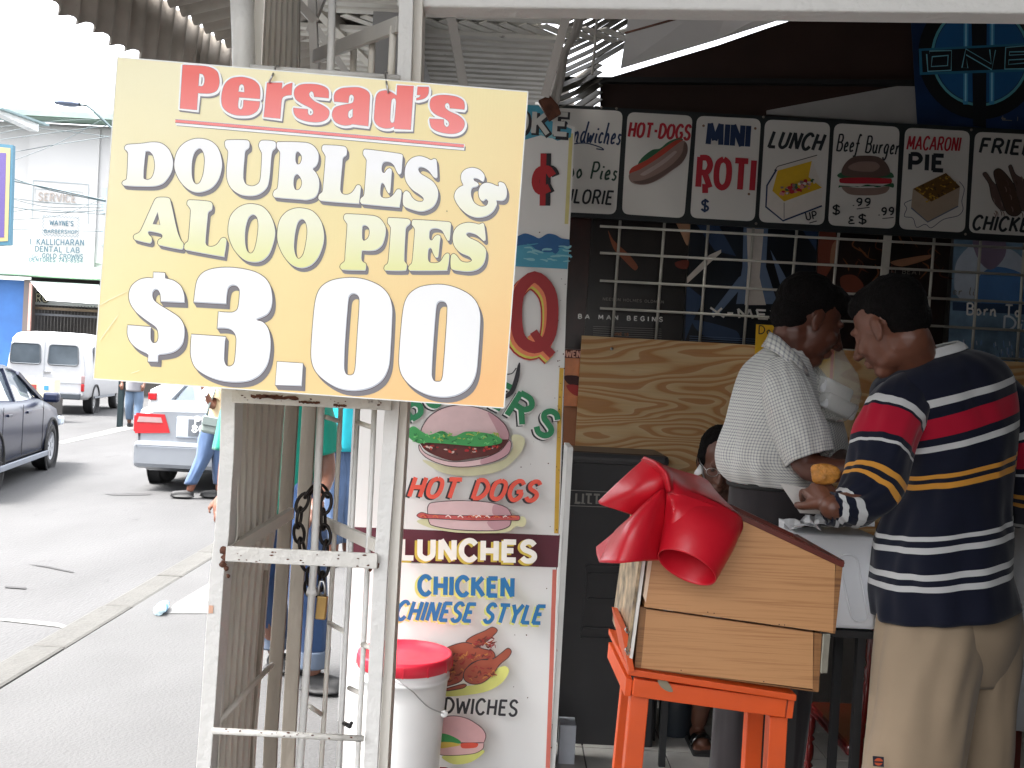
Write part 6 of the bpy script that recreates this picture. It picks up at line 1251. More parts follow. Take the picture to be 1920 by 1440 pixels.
M_sw2 = cloth_mat('navy_striped_knit', NAVY, stripes=[(vv[2*i], vv[2*i+1], cols[i]) for i in range(9)])
hemwave = lambda f, an: .6+.9*f
cloth_loft(tor, M_sw2, 'sweater_body', p2, n=120, fold=.012, seed=3, wr=hemwave)
cloth_loft([R5(1688, 1814, 668, 2.66, .067, -18), R5(1692, 1806, 659, 2.66, .063, -18), R5(1696, 1796, 653, 2.66, .058, -18)], cloth_mat('collar_white_knit', srgb(205, 205, 205)), 'white_collar', p2, n=50, fold=.002, solid=.004)
def sleeve(pts, mt, name, parent, n=60, fold=.006, seed=1, n_seg=6):
    pr = [P(x, y, d) for x, y, d, r, r2 in pts]; rings = []
    for i, q in enumerate(pts):
        t = (pr[min(i+1, len(pr)-1)]-pr[max(i-1, 0)]).normalized(); rings.append((pr[i], q[3], q[4], tuple(t), 0))
    return cloth_loft(rings, mt, name, parent, n=n, fold=fold, seed=seed, seg=n_seg, ffreq=(7, 12))
SL = [(1712, 722, 2.66, .05, .05), (1690, 752, 2.62, .068, .07), (1666, 802, 2.58, .077, .072), (1652, 858, 2.54, .078, .07), (1638, 908, 2.51, .072, .066), (1608, 944, 2.48, .056, .054), (1574, 955, 2.455, .040, .041), (1553, 951, 2.45, .033, .034)]
q = catmull([tuple(P(x, y, d)) for x, y, d, a, b in SL], False, 10); LL = [0]
for i in range(1, len(q)): LL.append(LL[-1]+(Vector(q[i])-Vector(q[i-1])).length)
def vs(i): return LL[min(int(i*10), len(LL)-1)]
ss_ = [(vs(1.5), vs(1.7), WHT), (vs(1.88), vs(2.62), RED_), (vs(2.8), vs(2.99), WHT), (vs(3.75), vs(3.95), GOLD), (vs(4.12), vs(4.3), GOLD), (vs(5.45), vs(5.75), WHT), (vs(6.1), vs(6.45), WHT)]
M_sl = cloth_mat('navy_striped_sleeve', NAVY, stripes=ss_)
sleeve(SL, M_sl, 'left_sleeve', p2, fold=.009)
SLr = [(1862, 722, 2.69, .045, .05), (1888, 765, 2.71, .066, .07), (1912, 830, 2.74, .072, .075), (1928, 900, 2.78, .07, .07), (1915, 950, 2.86, .06, .06), (1880, 962, 2.95, .04, .04)]
sleeve(SLr, M_sl, 'right_sleeve', p2, fold=.006, seed=4)
KH = cloth_mat('khaki_twill', srgb(168, 148, 124), var=.1)
cloth_loft([R5(1655, 1905, 1120, 2.7, .15), R5(1656, 1902, 1190, 2.71, .148), R5(1690, 1880, 1270, 2.73, .10)], KH, 'trouser_seat', p2, fold=.003, seed=7)
cloth_loft([R5(1662, 1840, 1130, 2.68, .12), R5(1650, 1834, 1190, 2.665, .128), R5(1634, 1818, 1300, 2.65, .125), R5(1622, 1806, 1400, 2.64, .12), R5(1618, 1796, 1450, 2.64, .118), (ANK[0]+Vector((0, 0, .2)), .105, .11, Zup, 0), (ANK[0]+Vector((0, 0, -.03)), .1, .11, Zup, 0)], KH, 'trouser_leg', p2, fold=.013, seed=8, ffreq=(3, 5))
cloth_loft([R5(1775, 1898, 1120, 2.74, .12), R5(1772, 1906, 1180, 2.74, .13), R5(1776, 1896, 1300, 2.78, .12), R5(1776, 1890, 1400, 2.8, .115), R5(1776, 1886, 1450, 2.8, .11), (ANK[1]+Vector((0, 0, .2)), .09, .1, Zup, 0), (ANK[1]+Vector((0, 0, -.03)), .085, .1, Zup, 0)], KH, 'trouser_leg', p2, fold=.008, seed=9, ffreq=(3, 5))
d_ = Decal(2.515, .0004); d_.poly([(1636, 1417), (1657, 1419), (1657, 1438), (1637, 1436)], flat('label_navy', 30, 34, 52), smooth=False); d_.blob(1647, 1428, 8, 7, 0, flat('label_orange', 205, 90, 50)); d_.rib([(1638, 1428), (1656, 1429)], 3, flat('label_navy', 30, 34, 52), smooth=False); d_.make('trouser_label', p2)
for an_ in ANK:
    o = Org(); f = an_-Vector((0, 0, .055)); o.cap([f, f+Vector((-.03, .19, -.01))], [.05, .042]); o.ell(f+Vector((-.014, .09, -.03)), (.045, .14, .018)); o.make('shoe', M_black, p2, .006, 3)
# fried flatbread in his hand
g = G(); random.seed(8); rows = []
c = P(1546, 889, 2.49)
for r in (0.01, .4, .75, 1.0): rows.append([c+Vector((cos(a)*.036*r*(1+.12*sin(3*a+1)), -.008*(1-r**3)+noise.noise(Vector((cos(a)*r*4, sin(a)*r*4, 1)))*.006, sin(a)*.030*r*(1+.14*cos(2*a)))) for a in [2*pi*k/28 for k in range(28)]])
rows.append([c+Vector(((p-c).x*.96, .008, (p-c).z*.96)) for p in rows[-1]]); rows.append([c+Vector(((p-c).x*.2, .01, (p-c).z*.2)) for p in rows[-2]])
g.grid(rows, mat('fried_golden_dough', srgb(206, 140, 62), .4, var=.35, scale=60, bump=.6, bscale=120), closed=True); mk('fried_flatbread', g, label='golden fried flatbread held between the two men', cat='food')

# ---------------- man in checked shirt (behind the box)
d1 = 2.98
p1 = person_root((P(1440, 1100, d1).x, d1, 0), 'man in white checked short-sleeved shirt and grey trousers facing right, head bowed')
hc1 = P(1516, 600, 2.95); M1 = Rot(-82, -22, 0)
o = Org(); head_prims(o, M1, hc1, .99)
o.cap([hc1+M1@Vector((0, -.03, -.05)), P(1486, 655, 2.96), P(1470, 710, d1)], [.056, .058, .08])
o.loft([(P(1452, 930, d1), .10, .09, 0), (P(1450, 860, d1), .105, .09, 0), (P(1458, 760, d1), .10, .09, 0), (P(1466, 705, d1), .075, .07, 0)])
for xk, dy in ((1400, -.06), (1460, .12)):
    o.cap([Vector((P(xk+20, 930, d1).x, d1+dy*.5, P(1450, 960, d1).z)), P(xk, 1250, d1+dy), Vector((P(xk-20, 1440, d1).x, d1+dy, .1))], [.055, .05, .04]); f = Vector((P(xk-20, 1440, d1).x, d1+dy, .04)); o.cap([f, f+Vector((.16, .05, 0))], [.04, .034])
sh, el, wr = P(1478, 730, 2.86), P(1512, 868, 2.8), P(1590, 880, 2.72); o.cap([sh, el, P(1555, 882, 2.75), wr], [.05, .042, .036, .028]); hand(o, wr, P(1625, 872, 2.72)-wr, (0, -.3, 1), curl=.5)
sh, el = P(1500, 740, 3.1), P(1560, 850, 3.2); o.cap([sh, el, P(1600, 870, 2.95)], [.05, .042, .028]); hand(o, P(1600, 870, 2.95), (1, -.3, 0), (0, 0, 1))
o.make('body', SKIN1, p1, .0045, 4)
hair(M1, hc1, .98, 'hair', p1, HAIR, [((0, -.026, .05), (.083, .095, .085)), ((0, .026, .078), (.07, .074, .05)), ((0, -.06, -.005), (.07, .055, .062)), ((.0, .07, .082), (.05, .03, .022))], grow=1.02)
CK = cloth_mat('fine_checked_cotton', srgb(214, 214, 208), check=(srgb(138, 140, 148), 115, .36))
t1 = [R5(1452, 1520, 652, 2.97, .06, 20), R5(1428, 1520, 672, 2.97, .085, 14), R5(1392, 1530, 706, 2.98, .115, 8), R5(1370, 1540, 752, 2.98, .13, 3), R5(1356, 1548, 806, 2.98, .135), R5(1346, 1546, 858, 2.98, .135), R5(1349, 1536, 886, 2.98, .13), R5(1366, 1528, 908, 2.98, .12, 2)]
cloth_loft(t1, CK, 'shirt_body', p1, n=120, fold=.015, seed=12, ffreq=(5, 8), wr=lambda f, an: .5+1.3*f)
SS = [(1462, 682, 2.9, .04, .05), (1470, 716, 2.87, .062, .07), (1484, 768, 2.84, .071, .073), (1502, 818, 2.82, .069, .07), (1518, 860, 2.8, .062, .064)]
sleeve(SS, CK, 'sleeve', p1, fold=.009, seed=14)
SS2 = [(1500, 690, 3.04, .04, .05), (1520, 740, 3.1, .066, .07), (1545, 820, 3.16, .066, .066), (1555, 850, 3.18, .06, .06)]
sleeve(SS2, CK, 'sleeve', p1, fold=.006, seed=15)
g = G(); ctrl = [(1437, 636, 2.99), (1444, 622, 2.96), (1462, 632, 2.9), (1480, 650, 2.87), (1498, 668, 2.86), (1512, 690, 2.88)]; bot = [(1428, 650, 2.99), (1436, 652, 2.93), (1456, 662, 2.87), (1474, 676, 2.84), (1494, 690, 2.84), (1518, 706, 2.87)]
g.grid([[P(*a) for a in ctrl], [P(*a) for a in bot]], CK, uvs=[[(i*.02, 0) for i in range(6)], [(i*.02, .03) for i in range(6)]]); mk('collar', g, parent=p1, solid=.004)
GT = cloth_mat('dark_grey_trouser_cloth', srgb(46, 42, 44), var=.1)
cloth_loft([R5(1370, 1528, 902, 2.99, .11), R5(1366, 1536, 960, 2.99, .125), R5(1362, 1540, 1040, 2.99, .12)], GT, 'trouser_seat', p1, fold=.004, seed=21)
cloth_loft([R5(1362, 1450, 1010, 2.95, .09), R5(1352, 1448, 1200, 2.93, .085), R5(1338, 1436, 1380, 2.92, .085), (P(1380, 1440, 2.92)-Vector((0, 0, .3)), .07, .075, Zup, 0)], GT, 'trouser_leg', p1, fold=.007, seed=22)
cloth_loft([R5(1430, 1538, 1010, 3.08, .09), R5(1425, 1530, 1200, 3.1, .085), R5(1420, 1510, 1380, 3.1, .085), (P(1450, 1440, 3.1)-Vector((0, 0, .22)), .07, .075, Zup, 0)], GT, 'trouser_leg', p1, fold=.007, seed=23)
r_ = R5(1370, 1530, 909, 2.99, .114); g = G(); g.tube([r_[0]+Vector((cos(a)*(r_[1]+.003), sin(a)*(r_[2]+.003), 0)) for a in [2*pi*k/40 for k in range(40)]], .009, 8, M_black, closed=True); mk('belt', g, parent=p1)
for xk, dy in ((1375, -.06), (1440, .12)):
    o = Org(); f = Vector((P(xk, 1440, d1).x, d1+dy, .045)); o.cap([f, f+Vector((.19, .05, -.01))], [.048, .04]); o.ell(f+Vector((.09, .025, -.03)), (.14, .045, .016)); o.make('shoe', M_black, p1, .006, 3)

# ---------------- seated woman with glasses behind them
hc3 = P(1350, 866, 3.85); M3 = Rot(172, -22, -8)
p3 = person_root((hc3.x, 3.95, 0), 'seated woman with glasses and dark hair peering from behind the checked shirt')
o = Org(); head_prims(o, M3, hc3, .98)
o.cap([hc3+M3@Vector((0, -.02, -.05)), hc3+Vector((0, .08, -.16))], [.052, .06]); sb_ = hc3+Vector((.02, .1, -.2))
o.loft([(Vector((sb_.x, 4.0, .48)), .16, .13, 0), (Vector((sb_.x, 4.0, .75)), .14, .11, 0), (sb_+Vector((0, 0, -.06)), .17, .1, 0), (sb_+Vector((0, 0, .02)), .08, .06, 0)])
foot = GP(1315, 1400, .02)
for dx, ft in ((-.08, foot), (.12, foot+Vector((.25, .1, 0)))):
    kn = Vector((ft.x+.02, ft.y+.02, .5)); o.cap([Vector((sb_.x+dx, 4.0, .5)), kn, Vector((ft.x, ft.y+.08, .1))], [.075, .055, .034]); o.cap([Vector((ft.x, ft.y+.1, .045)), Vector((ft.x, ft.y, .035))], [.034, .034])
    for t in range(5): o.cap([Vector((ft.x-.028+t*.0145, ft.y-.01, .03)), Vector((ft.x-.034+t*.017, ft.y-.05+abs(t-1)*.006, .022))], [.011, .009 if t else .011], 8)
for sx in (-1, 1): a = sb_+Vector((.17*sx, 0, -.05)); o.cap([a, a+Vector((.03*sx, -.05, -.24)), Vector((sb_.x+.06*sx, 3.72, .6))], [.045, .038, .026]); hand(o, Vector((sb_.x+.06*sx, 3.72, .6)), (-.2*sx, -1, 0), (0, 0, 1))
o.make('body', SKIN3, p3, .0055, 4)
hair(M3, hc3, .98, 'hair', p3, HAIR, [((0, -.035, .045), (.088, .095, .092)), ((0, -.06, -.03), (.085, .06, .085)), ((.06, -.01, .02), (.03, .05, .06)), ((-.06, -.01, .02), (.03, .05, .06))])
g = G()
for x in (-.033, .033): g.tube([hc3+M3@Vector((x+.022*cos(a), .1, .0+.017*sin(a))) for a in [2*pi*k/18 for k in range(18)]], .0012, 6, M_chrome, closed=True)
g.tube([hc3+M3@Vector((-.011, .102, .002)), hc3+M3@Vector((.011, .102, .002))], .0012, 6, M_chrome)
for x in (-1, 1): g.tube([hc3+M3@Vector((.055*x, .1, .003)), hc3+M3@Vector((.078*x, .05, .006)), hc3+M3@Vector((.08*x, 0, .002))], .0012, 6, M_chrome)
mk('glasses', g, parent=p3)
for x in (-.031, .031): g = G(); g.lathe(hc3+M3@Vector((x, .085, .001)), [(0, -.006), (.005, -.004), (.007, 0), (.005, .004), (0, .006)], 10, flat('eye_dark', 40, 30, 26)); mk('eye', g, parent=p3)
WB = cloth_mat('white_blouse', srgb(190, 190, 188)); DN = cloth_mat('dark_denim', srgb(34, 40, 52)); 
cloth_loft([(Vector((sb_.x, 4.0, sb_.z+.04)), .07, .06, Zup, 0), (Vector((sb_.x, 4.0, sb_.z-.02)), .15, .11, Zup, 0), (Vector((sb_.x, 4.0, .8)), .17, .13, Zup, 0), (Vector((sb_.x, 4.0, .5)), .18, .15, Zup, 0)], WB, 'blouse', p3, seed=31)
g = G(); g.grid([[P(1302, 886, 3.8), P(1312, 870, 3.78), P(1318, 876, 3.78)], [P(1304, 894, 3.8), P(1316, 888, 3.78), P(1322, 902, 3.79)]], WB.copy() if False else flat('collar_white', 205, 205, 205)); mk('collar', g, parent=p3, solid=.003)
for dx, ft in ((-.08, foot), (.12, foot+Vector((.25, .1, 0)))):
    cloth_loft([(Vector((sb_.x+dx, 3.98, .52)), .09, .09, (0, -1, 0), 0), (Vector((ft.x+.02, ft.y+.06, .52)), .08, .08, (0, -.7, -.5), 0), (Vector((ft.x+.01, ft.y+.08, .36)), .07, .07, (0, 0, -1), 0), (Vector((ft.x, ft.y+.09, .26)), .066, .066, (0, 0, -1), 0)], DN, 'trouser_leg', p3, n=40, seed=33)
    g = G(); g.grid([[Vector((ft.x+.046*cos(a), ft.y+dy+.0, .03+.04*sin(a))) for a in [pi*k/12 for k in range(13)]] for dy in (-.03, .0, .03)], mat('black_patent', (.008, .009, .009), .12)); g.box((ft.x, ft.y+.04, .012), (.095, .26, .02), mt=M_black, bev=.008); mk('sandal', g, parent=p3, solid=.004)
g = G(); g.box((sb_.x, 4.05, .43), (.4, .36, .04), mt=M_mah)
for sx in (-.17, .17):
    for sy in (-.14, .14): g.box((sb_.x+sx, 4.05+sy, .205), (.025, .025, .41), mt=M_black)
mk('low_stool', g, label='low dark stool under the seated woman', cat='stool')
g = G(); g.lathe(GP(1272, 1395, 0)+Vector((0, .1, 0)), [(0, .0), (.062, .0), (.07, .02), (.074, .3), (.07, .32), (0, .32)], 24, mat('blue_black_bin', (.02, .026, .034), .5)); mk('bin', g, label='dark blue-black bin on the tiles beside the sandalled foot', cat='bin')

# ---------------- carrier bag with foam box
bg_ = thing('carrier_bag', P(1565, 785, 3.05), 'translucent plastic carrier bag with white foam box hanging between the two men', 'bag')
def bag_mat():
    m = bpy.data.materials.new('translucent_bag'); m.use_nodes = True; n = m.node_tree.nodes; L = m.node_tree.links; b = n['Principled BSDF']; b.inputs['Base Color'].default_value = (.75, .74, .66, 1); b.inputs['Roughness'].default_value = .25; b.inputs['Alpha'].default_value = .32; return m
g = G(); rows = []; rg = [(1562, 606, 3.04, 3), (1562, 640, 3.04, 10), (1562, 670, 3.04, 24), (1564, 700, 3.04, 41), (1565, 735, 3.04, 47), (1566, 765, 3.04, 42), (1567, 786, 3.04, 22), (1568, 790, 3.04, 3)]
for i, (x, y, d, r) in enumerate(rg):
    c = P(x, y, d); R_m = r*d/1900; rows.append([c+Vector((cos(a)*R_m*(1+.10*sin(5*a+i)), sin(a)*R_m*.7*(1+.1*sin(7*a+i*2)), .003*sin(9*a))) for a in [2*pi*k/40 for k in range(40)]])
g.grid(rows, bag_mat(), closed=True); mk('bag_film', g, parent=bg_)
fbx = thing('foam_box', P(1560, 780, 3.04), 'white foam takeaway box inside the hanging carrier bag', 'box')
g = G(); a = P(1559, 744, 3.06); g.box(a+Vector((.004, 0, -.022)), (.128, .09, .05), Rot(24, 8, 18), flat('foam_white', 220, 220, 222), bev=.008); mk('box_base', g, parent=fbx)
g = G(); g.box(a+Vector((-.008, 0, .024)), (.12, .085, .048), Rot(24, 8, 18), flat('foam_white', 220, 220, 222), bev=.01); mk('box_lid', g, parent=fbx)
# ================================================================== STREET PEOPLE (seen through and beside the gate)
def simple_person(root, hx, d, zhead, M, skin, shirt, trous, z0=0., width=.24, lean=(0, 0), legs=None, arms=None, hairm=True, hips=None, shirt_hem=.78, short=True, shoe=M_black, cuff=None, seed=50):
    base = Vector((hx, d, z0)); hc = Vector((hx+lean[0], d+lean[1], zhead)); o = Org(); head_prims(o, M, hc, 1.0)
    hipc = Vector((hips[0] if hips else hx, d, z0+.92)); shc = Vector((hx+lean[0]*.7, d+lean[1]*.7, zhead-.27))
    o.cap([hc+Vector((0, 0, -.05)), shc+Vector((0, 0, .02))], [.055, .07]); o.loft([(hipc, .15, .11, 0), ((hipc+shc)/2, .14, .1, 0), (shc, .16, .09, 0), (shc+Vector((0, 0, .05)), .08, .06, 0)])
    legs = legs or [((hipc.x-.09), d, hipc.x-.1, d), ((hipc.x+.09), d, hipc.x+.1, d)]
    ends = []
    for (kx, ky, ax_, ay_) in legs:
        o.cap([Vector(((kx+hipc.x)/2, d, z0+.88)), Vector((kx, ky, z0+.5)), Vector((ax_, ay_, z0+.1))], [.085, .06, .042]); ends.append((kx, ky, ax_, ay_))
    for i, ar in enumerate(arms or []):
        a = shc+Vector(((-1 if i == 0 else 1)*(width-.04), 0, -.02)); o.cap([a, Vector(ar[0]), Vector(ar[1])], [.05, .04, .027]); hand(o, ar[1], Vector(ar[1])-Vector(ar[0]), (0, -1, .2), curl=.5)
    o.make('body', skin, root, .009, 4)
    if hairm: hair(M, hc, 1.0, 'hair', root, HAIR, [((0, -.03, .048), (.081, .094, .084)), ((0, .012, .075), (.07, .075, .05))], vox=.01)
    cloth_loft([(shc+Vector((0, 0, .07)), .07, .07, Zup, 0), (shc+Vector((0, 0, .03)), width*.75, .11, Zup, 0), (shc+Vector((0, 0, -.06)), width*.95, .135, Zup, 0), ((hipc+shc)/2, width*.92, .15, Zup, 0), (Vector((hipc.x, d, z0+shirt_hem)), width*.95, .16, Zup, 0)], shirt, 'shirt', root, n=60, fold=.012, seed=seed, ffreq=(3, 6))
    for i, ar in enumerate(arms or []):
        a = shc+Vector(((-1 if i == 0 else 1)*(width-.06), 0, .0)); e = Vector(ar[0]); t = (e-a).normalized(); e2 = a+(e-a)*(.8 if short else 1)
        cloth_loft([(a, .07, .07, tuple(t), 0), (a.lerp(e2, .5), .085, .085, tuple(t), 0), (e2, .08, .08, tuple(t), 0)], shirt, 'sleeve', root, n=36, fold=.008, seed=seed+3+i)
    for j, (kx, ky, ax_, ay_) in enumerate(ends):
        hx_ = (kx+hipc.x)/2
        rg = [(Vector((hx_, d, z0+.95)), .12, .12, Zup, 0), (Vector((kx*.8+hx_*.2, ky*.7+d*.3, z0+.66)), .105, .105, Zup, 0), (Vector((kx, ky, z0+.48)), .088, .09, Zup, 0), (Vector((ax_, ay_, z0+.16)), .07, .076, Zup, 0)]
        cloth_loft(rg, trous, 'trouser_leg', root, n=40, fold=.009, seed=seed+9+j, ffreq=(4, 8))
        if cuff: cloth_loft([(Vector((ax_, ay_, z0+.2)), .08, .086, Zup, 0), (Vector((ax_-.004, ay_, z0+.12)), .081, .087, Zup, 0)], cuff, 'cuff', root, n=36, fold=.004)
        so = Org(); so.cap([Vector((ax_, ay_, z0+.05)), Vector((ax_+shoe[1][0], ay_+shoe[1][1], z0+.04))], [.046, .04]); so.ell(Vector((ax_+shoe[1][0]*.5, ay_+shoe[1][1]*.5, z0+.02)), (abs(shoe[1][0])*.5+.06, abs(shoe[1][1])*.5+.06, .018)); so.make('shoe', shoe[0], root, .009, 2)
TEAL = cloth_mat('deep_teal_cotton', srgb(0, 108, 92)); TURQ = cloth_mat('turquoise_cotton', srgb(25, 140, 155)); JEAN = cloth_mat('blue_denim', srgb(32, 56, 92), var=.25); JEAN2 = cloth_mat('pale_denim', srgb(70, 90, 122), var=.2); CUFF = cloth_mat('denim_cuff', srgb(72, 82, 98))
# walking man in teal right behind the gate
x4 = P(512, 900, 4.75).x
p4 = person_root((x4, 4.75, 0), 'man in deep teal shirt and cuffed jeans walking past behind the gate')
la, ra = GP(490, 1285, 0), GP(588, 1290, 0)
simple_person(p4, x4, 4.75, 1.64, Rot(10), SKIN3, TEAL, JEAN, width=.215, shirt_hem=.8, legs=[(P(500, 1100, 4.75).x, 4.72, la.x+.01, 4.9), (P(575, 1150, 4.65).x, 4.6, ra.x, 4.62)], arms=[((P(425, 880, 4.7).x, 4.7, P(425, 880, 4.7).z), (P(424, 930, 4.6).x, 4.55, P(424, 925, 4.6).z)), ((P(612, 880, 4.75).x, 4.78, P(612, 880, 4.75).z), (P(604, 940, 4.7).x, 4.6, P(604, 930, 4.7).z))], shoe=(M_black, (.12, -.03)), cuff=CUFF, seed=60)
# turquoise shirt person further on
x5 = P(640, 800, 7.6).x
p5 = person_root((x5, 7.6, 0), 'person in bright turquoise shirt and pale jeans seen between the gate tubes')
simple_person(p5, x5, 7.6, 1.62, Rot(-20), SKIN2, TURQ, JEAN2, width=.2, shirt_hem=.86, legs=[(P(628, 950, 7.6).x, 7.6, P(624, 1030, 7.6).x, 7.6), (P(650, 950, 7.6).x, 7.65, P(648, 1030, 7.6).x, 7.7)], arms=[((x5-.27, 7.6, 1.1), (x5-.2, 7.4, .9)), ((x5+.27, 7.6, 1.1), (x5+.2, 7.4, .9))], shoe=(M_black, (.0, -.14)), seed=80)
# woman at the car: blue trousers, bag, raised hand
x6 = P(418, 800, 11.6).x
p6 = person_root((x6, 11.6, -.1), 'person in blue trousers and black slip-on shoes standing behind the silver car')
fo = GP(352, 908, -.1)
simple_person(p6, x6, 11.6, 1.5, Rot(60), SKIN2, cloth_mat('cream_top', srgb(205, 185, 150)), JEAN2, z0=-.1, width=.17, shirt_hem=.9, legs=[(P(388, 850, 11.6).x, 11.5, P(365, 900, 11.6).x, 11.45), (P(412, 850, 11.6).x, 11.6, P(412, 900, 11.6).x, 11.6)], arms=[((P(398, 762, 11.4).x, 11.4, P(398, 762, 11.4).z), (P(388, 738, 11.3).x, 11.3, P(388, 738, 11.3).z)), ((x6+.22, 11.6, 1.0), (x6+.15, 11.4, .9))], shoe=(M_black, (-.16, -.05)), short=True, seed=90)
sbg = thing('shoulder_bag', P(394, 812, 11.3), 'grey green shoulder bag hanging at the hip by the silver car', 'bag')
g = G(); g.box(P(395, 797, 11.28), (.19, .1, .19), Matrix.Rotation(radians(8), 3, 'Y'), flat('bag_grey_green', 112, 122, 118), bev=.03); mk('bag_body', g, parent=sbg)
g = G(); g.box(P(394, 790, 11.22), (.17, .02, .1), Matrix.Rotation(radians(8), 3, 'Y'), flat('bag_flap', 98, 108, 106), bev=.008); mk('flap', g, parent=sbg)
g = G(); g.tube([P(388, 782, 11.28), P(392, 760, 11.3), P(402, 735, 11.4), P(412, 700, 11.5)], .012, 6, flat('bag_flap', 98, 108, 106)); mk('strap', g, parent=sbg)
g = G(); g.box(P(386, 733, 11.25), (.07, .03, .09), Rot(20, 10, 30), flat('paper_white', 225, 228, 235)); mk('folded_paper', g, label='small white folded paper in the raised hand by the silver car', cat='paper')
# pedestrian far down the street: jeans and dark shoes below the sign
x7 = P(252, 740, 22).x
p7 = person_root((x7, 22, -.1), 'distant pedestrian in jeans walking away beyond the lower edge of the yellow sign')
simple_person(p7, x7, 22, 1.55, Rot(0), SKIN3, cloth_mat('grey_shirt', srgb(120, 120, 125)), cloth_mat('worn_denim', srgb(90, 108, 130)), z0=-.1, width=.2, legs=[(x7-.1, 22, x7-.12, 22.1), (x7+.1, 22, x7+.12, 21.9)], arms=[((x7-.27, 22, 1.05), (x7-.24, 21.9, .85)), ((x7+.27, 22, 1.05), (x7+.24, 21.9, .85))], shoe=(M_black, (0, .14)), seed=100)

# ================================================================== VEHICLES
class Local(G):
    """geometry built in a vehicle's own axes, then placed"""
    def place(s, loc, yaw):
        R = Matrix.Rotation(radians(yaw), 3, 'Z'); s.v = [R@v+Vector(loc) for v in s.v]; return s
def sect(y, pts, top=None):   # half profile (x,z) mirrored into closed loop
    return [Vector((x, y, z)) for x, z in pts]+[Vector((-x, y, z)) for x, z in reversed(pts)]
def body_loft(secs, mt, caps=True):
    g = Local(); rows = [sect(y, p) for y, p in secs]; g.grid(rows, mt, closed=True); n = len(rows[0])
    if caps:
        g.f += [list(range(n)), list(range((len(rows)-1)*n, len(rows)*n))[::-1]]; g.mi += [0, 0]; g.sm += [False, False]
    return g
def wheel(root, loc, yaw, x, y, R, w, side, rimm):
    for nm, prof, mt in (('tyre', [(R*.62, -w/2), (R*.93, -w/2), (R, -w/2+.03), (R, w/2-.03), (R*.93, w/2), (R*.62, w/2), (R*.62, -w/2)], mat('tyre_rubber', (.018, .018, .019), .8, var=.2)), ('rim', [(0, side*(w/2-.03)), (R*.12, side*(w/2-.02)), (R*.2, side*(w/2-.05)), (R*.52, side*(w/2-.04)), (R*.58, side*(w/2-.01)), (R*.63, side*(w/2-.005)), (R*.63, 0)], rimm)):
        g = Local(); g.lathe((x, y, R), prof, 28, mt, axis='x')
        if nm == 'rim':
            for k in range(7):
                a = 2*pi*k/7; g.box((x+side*(w/2-.025), y+cos(a)*R*.36, R+sin(a)*R*.36), (.02, R*.42, .05), Matrix.Rotation(a, 3, 'X'), rimm)
        g.place(loc, yaw)
        if nm == 'tyre': pr = mk('wheel', g, parent=root)
        else: mk('rim', g, parent=pr)
M_vw = mat('old_white_vehicle_paint', (.48, .485, .5), .35, var=.04, dirt=(.4, .4, .4), dirt_amt=-.24, dscale=2); M_sil = mat('silver_car_paint', (.27, .29, .32), .28, .55, var=.03, coat=.5); M_nav = mat('dark_navy_car_paint', (.006, .011, .036), .3, .1, var=.1, coat=.12)
M_wing = mat('car_window', (.09, .11, .13), .08, var=.3, scale=2, spec=.9)
M_rl = mat('tail_light_red', (.32, .008, .012), .15, var=.1, coat=.6); M_clr = mat('tail_light_clear', (.3, .2, .2), .15, coat=.6)
def vpart(root, g, name, loc, yaw, bev=0, **kw): g.place(loc, yaw); return mk(name, g, parent=root, bevel=bev, **kw)
# ---- white van
vl = Vector((P(84, 765, 25.1).x, 25.1, -.1)); vy = 10
van = thing('van', vl, 'old white panel van with rear windows seen from behind across the street', 'van')
def vprof(w, z0, zb, zt, r=.16): return [(w*.9, z0), (w, z0+.1), (w, zb), (w*.97, zb+.25), (w*.90, zt-r), (w*.80, zt-.04), (w*.45, zt), (.02, zt+.01)]
secs = [(0, vprof(.88, .42, 1.1, 1.93)), (.06, vprof(.93, .38, 1.1, 1.99)), (.4, vprof(.95, .36, 1.1, 2.03)), (2.2, vprof(.96, .36, 1.1, 2.06)), (3.3, vprof(.95, .36, 1.1, 2.02)), (3.75, vprof(.93, .36, 1.08, 1.6)), (4.1, vprof(.92, .36, 1.0, 1.15)), (4.6, vprof(.86, .38, .9, 1.02)), (4.75, vprof(.8, .45, .8, .92))]
secs = [(y, p) for y, p in secs]
vb = vpart(van, body_loft(secs, M_vw), 'body', vl, vy)
for x in (-.5, .38):
    g = Local(); g.poly([[Vector((q.x, -.012, q.y)) for q in rounded([(x-.33+.0, 1.72), (x+.33, 1.72), (x+.36, 1.22), (x-.36, 1.22)], .09)]], .02, M_wing); vpart(van, g, 'rear_window', vl, vy)
    g = Local(); g.tube([Vector((q.x, -.014, q.y)) for q in rounded([(x-.33, 1.72), (x+.33, 1.72), (x+.36, 1.22), (x-.36, 1.22)], .09)], .016, 6, flat('window_rubber', 90, 95, 100), closed=True); vpart(van, g, 'window_seal', vl, vy)
g = Local(); g.box((-.06, -.008, 1.1), (.012, .01, 1.35), mt=flat('panel_gap', 150, 155, 160)); g.box((0, -.008, .78), (1.75, .01, .012), mt=flat('panel_gap', 150, 155, 160)); vpart(van, g, 'door_seam', vl, vy)
g = Local(); g.box((.02, -.03, 1.03), (.16, .03, .03), mt=M_chrome); vpart(van, g, 'door_handle', vl, vy)
for s_ in (-1, 1):
    g = Local(); g.box((.87*s_, -.03, .88), (.085, .05, .2), mt=M_clr, bev=.02); g.box((.87*s_, -.032, .68), (.085, .05, .2), mt=M_rl, bev=.02); vpart(van, g, 'tail_light', vl, vy)
g = Local(); g.box((0, -.12, .46), (1.7, .12, .16), mt=flat('bumper_dark_chrome', 60, 66, 72), bev=.03); vpart(van, g, 'bumper', vl, vy)
g = Local()
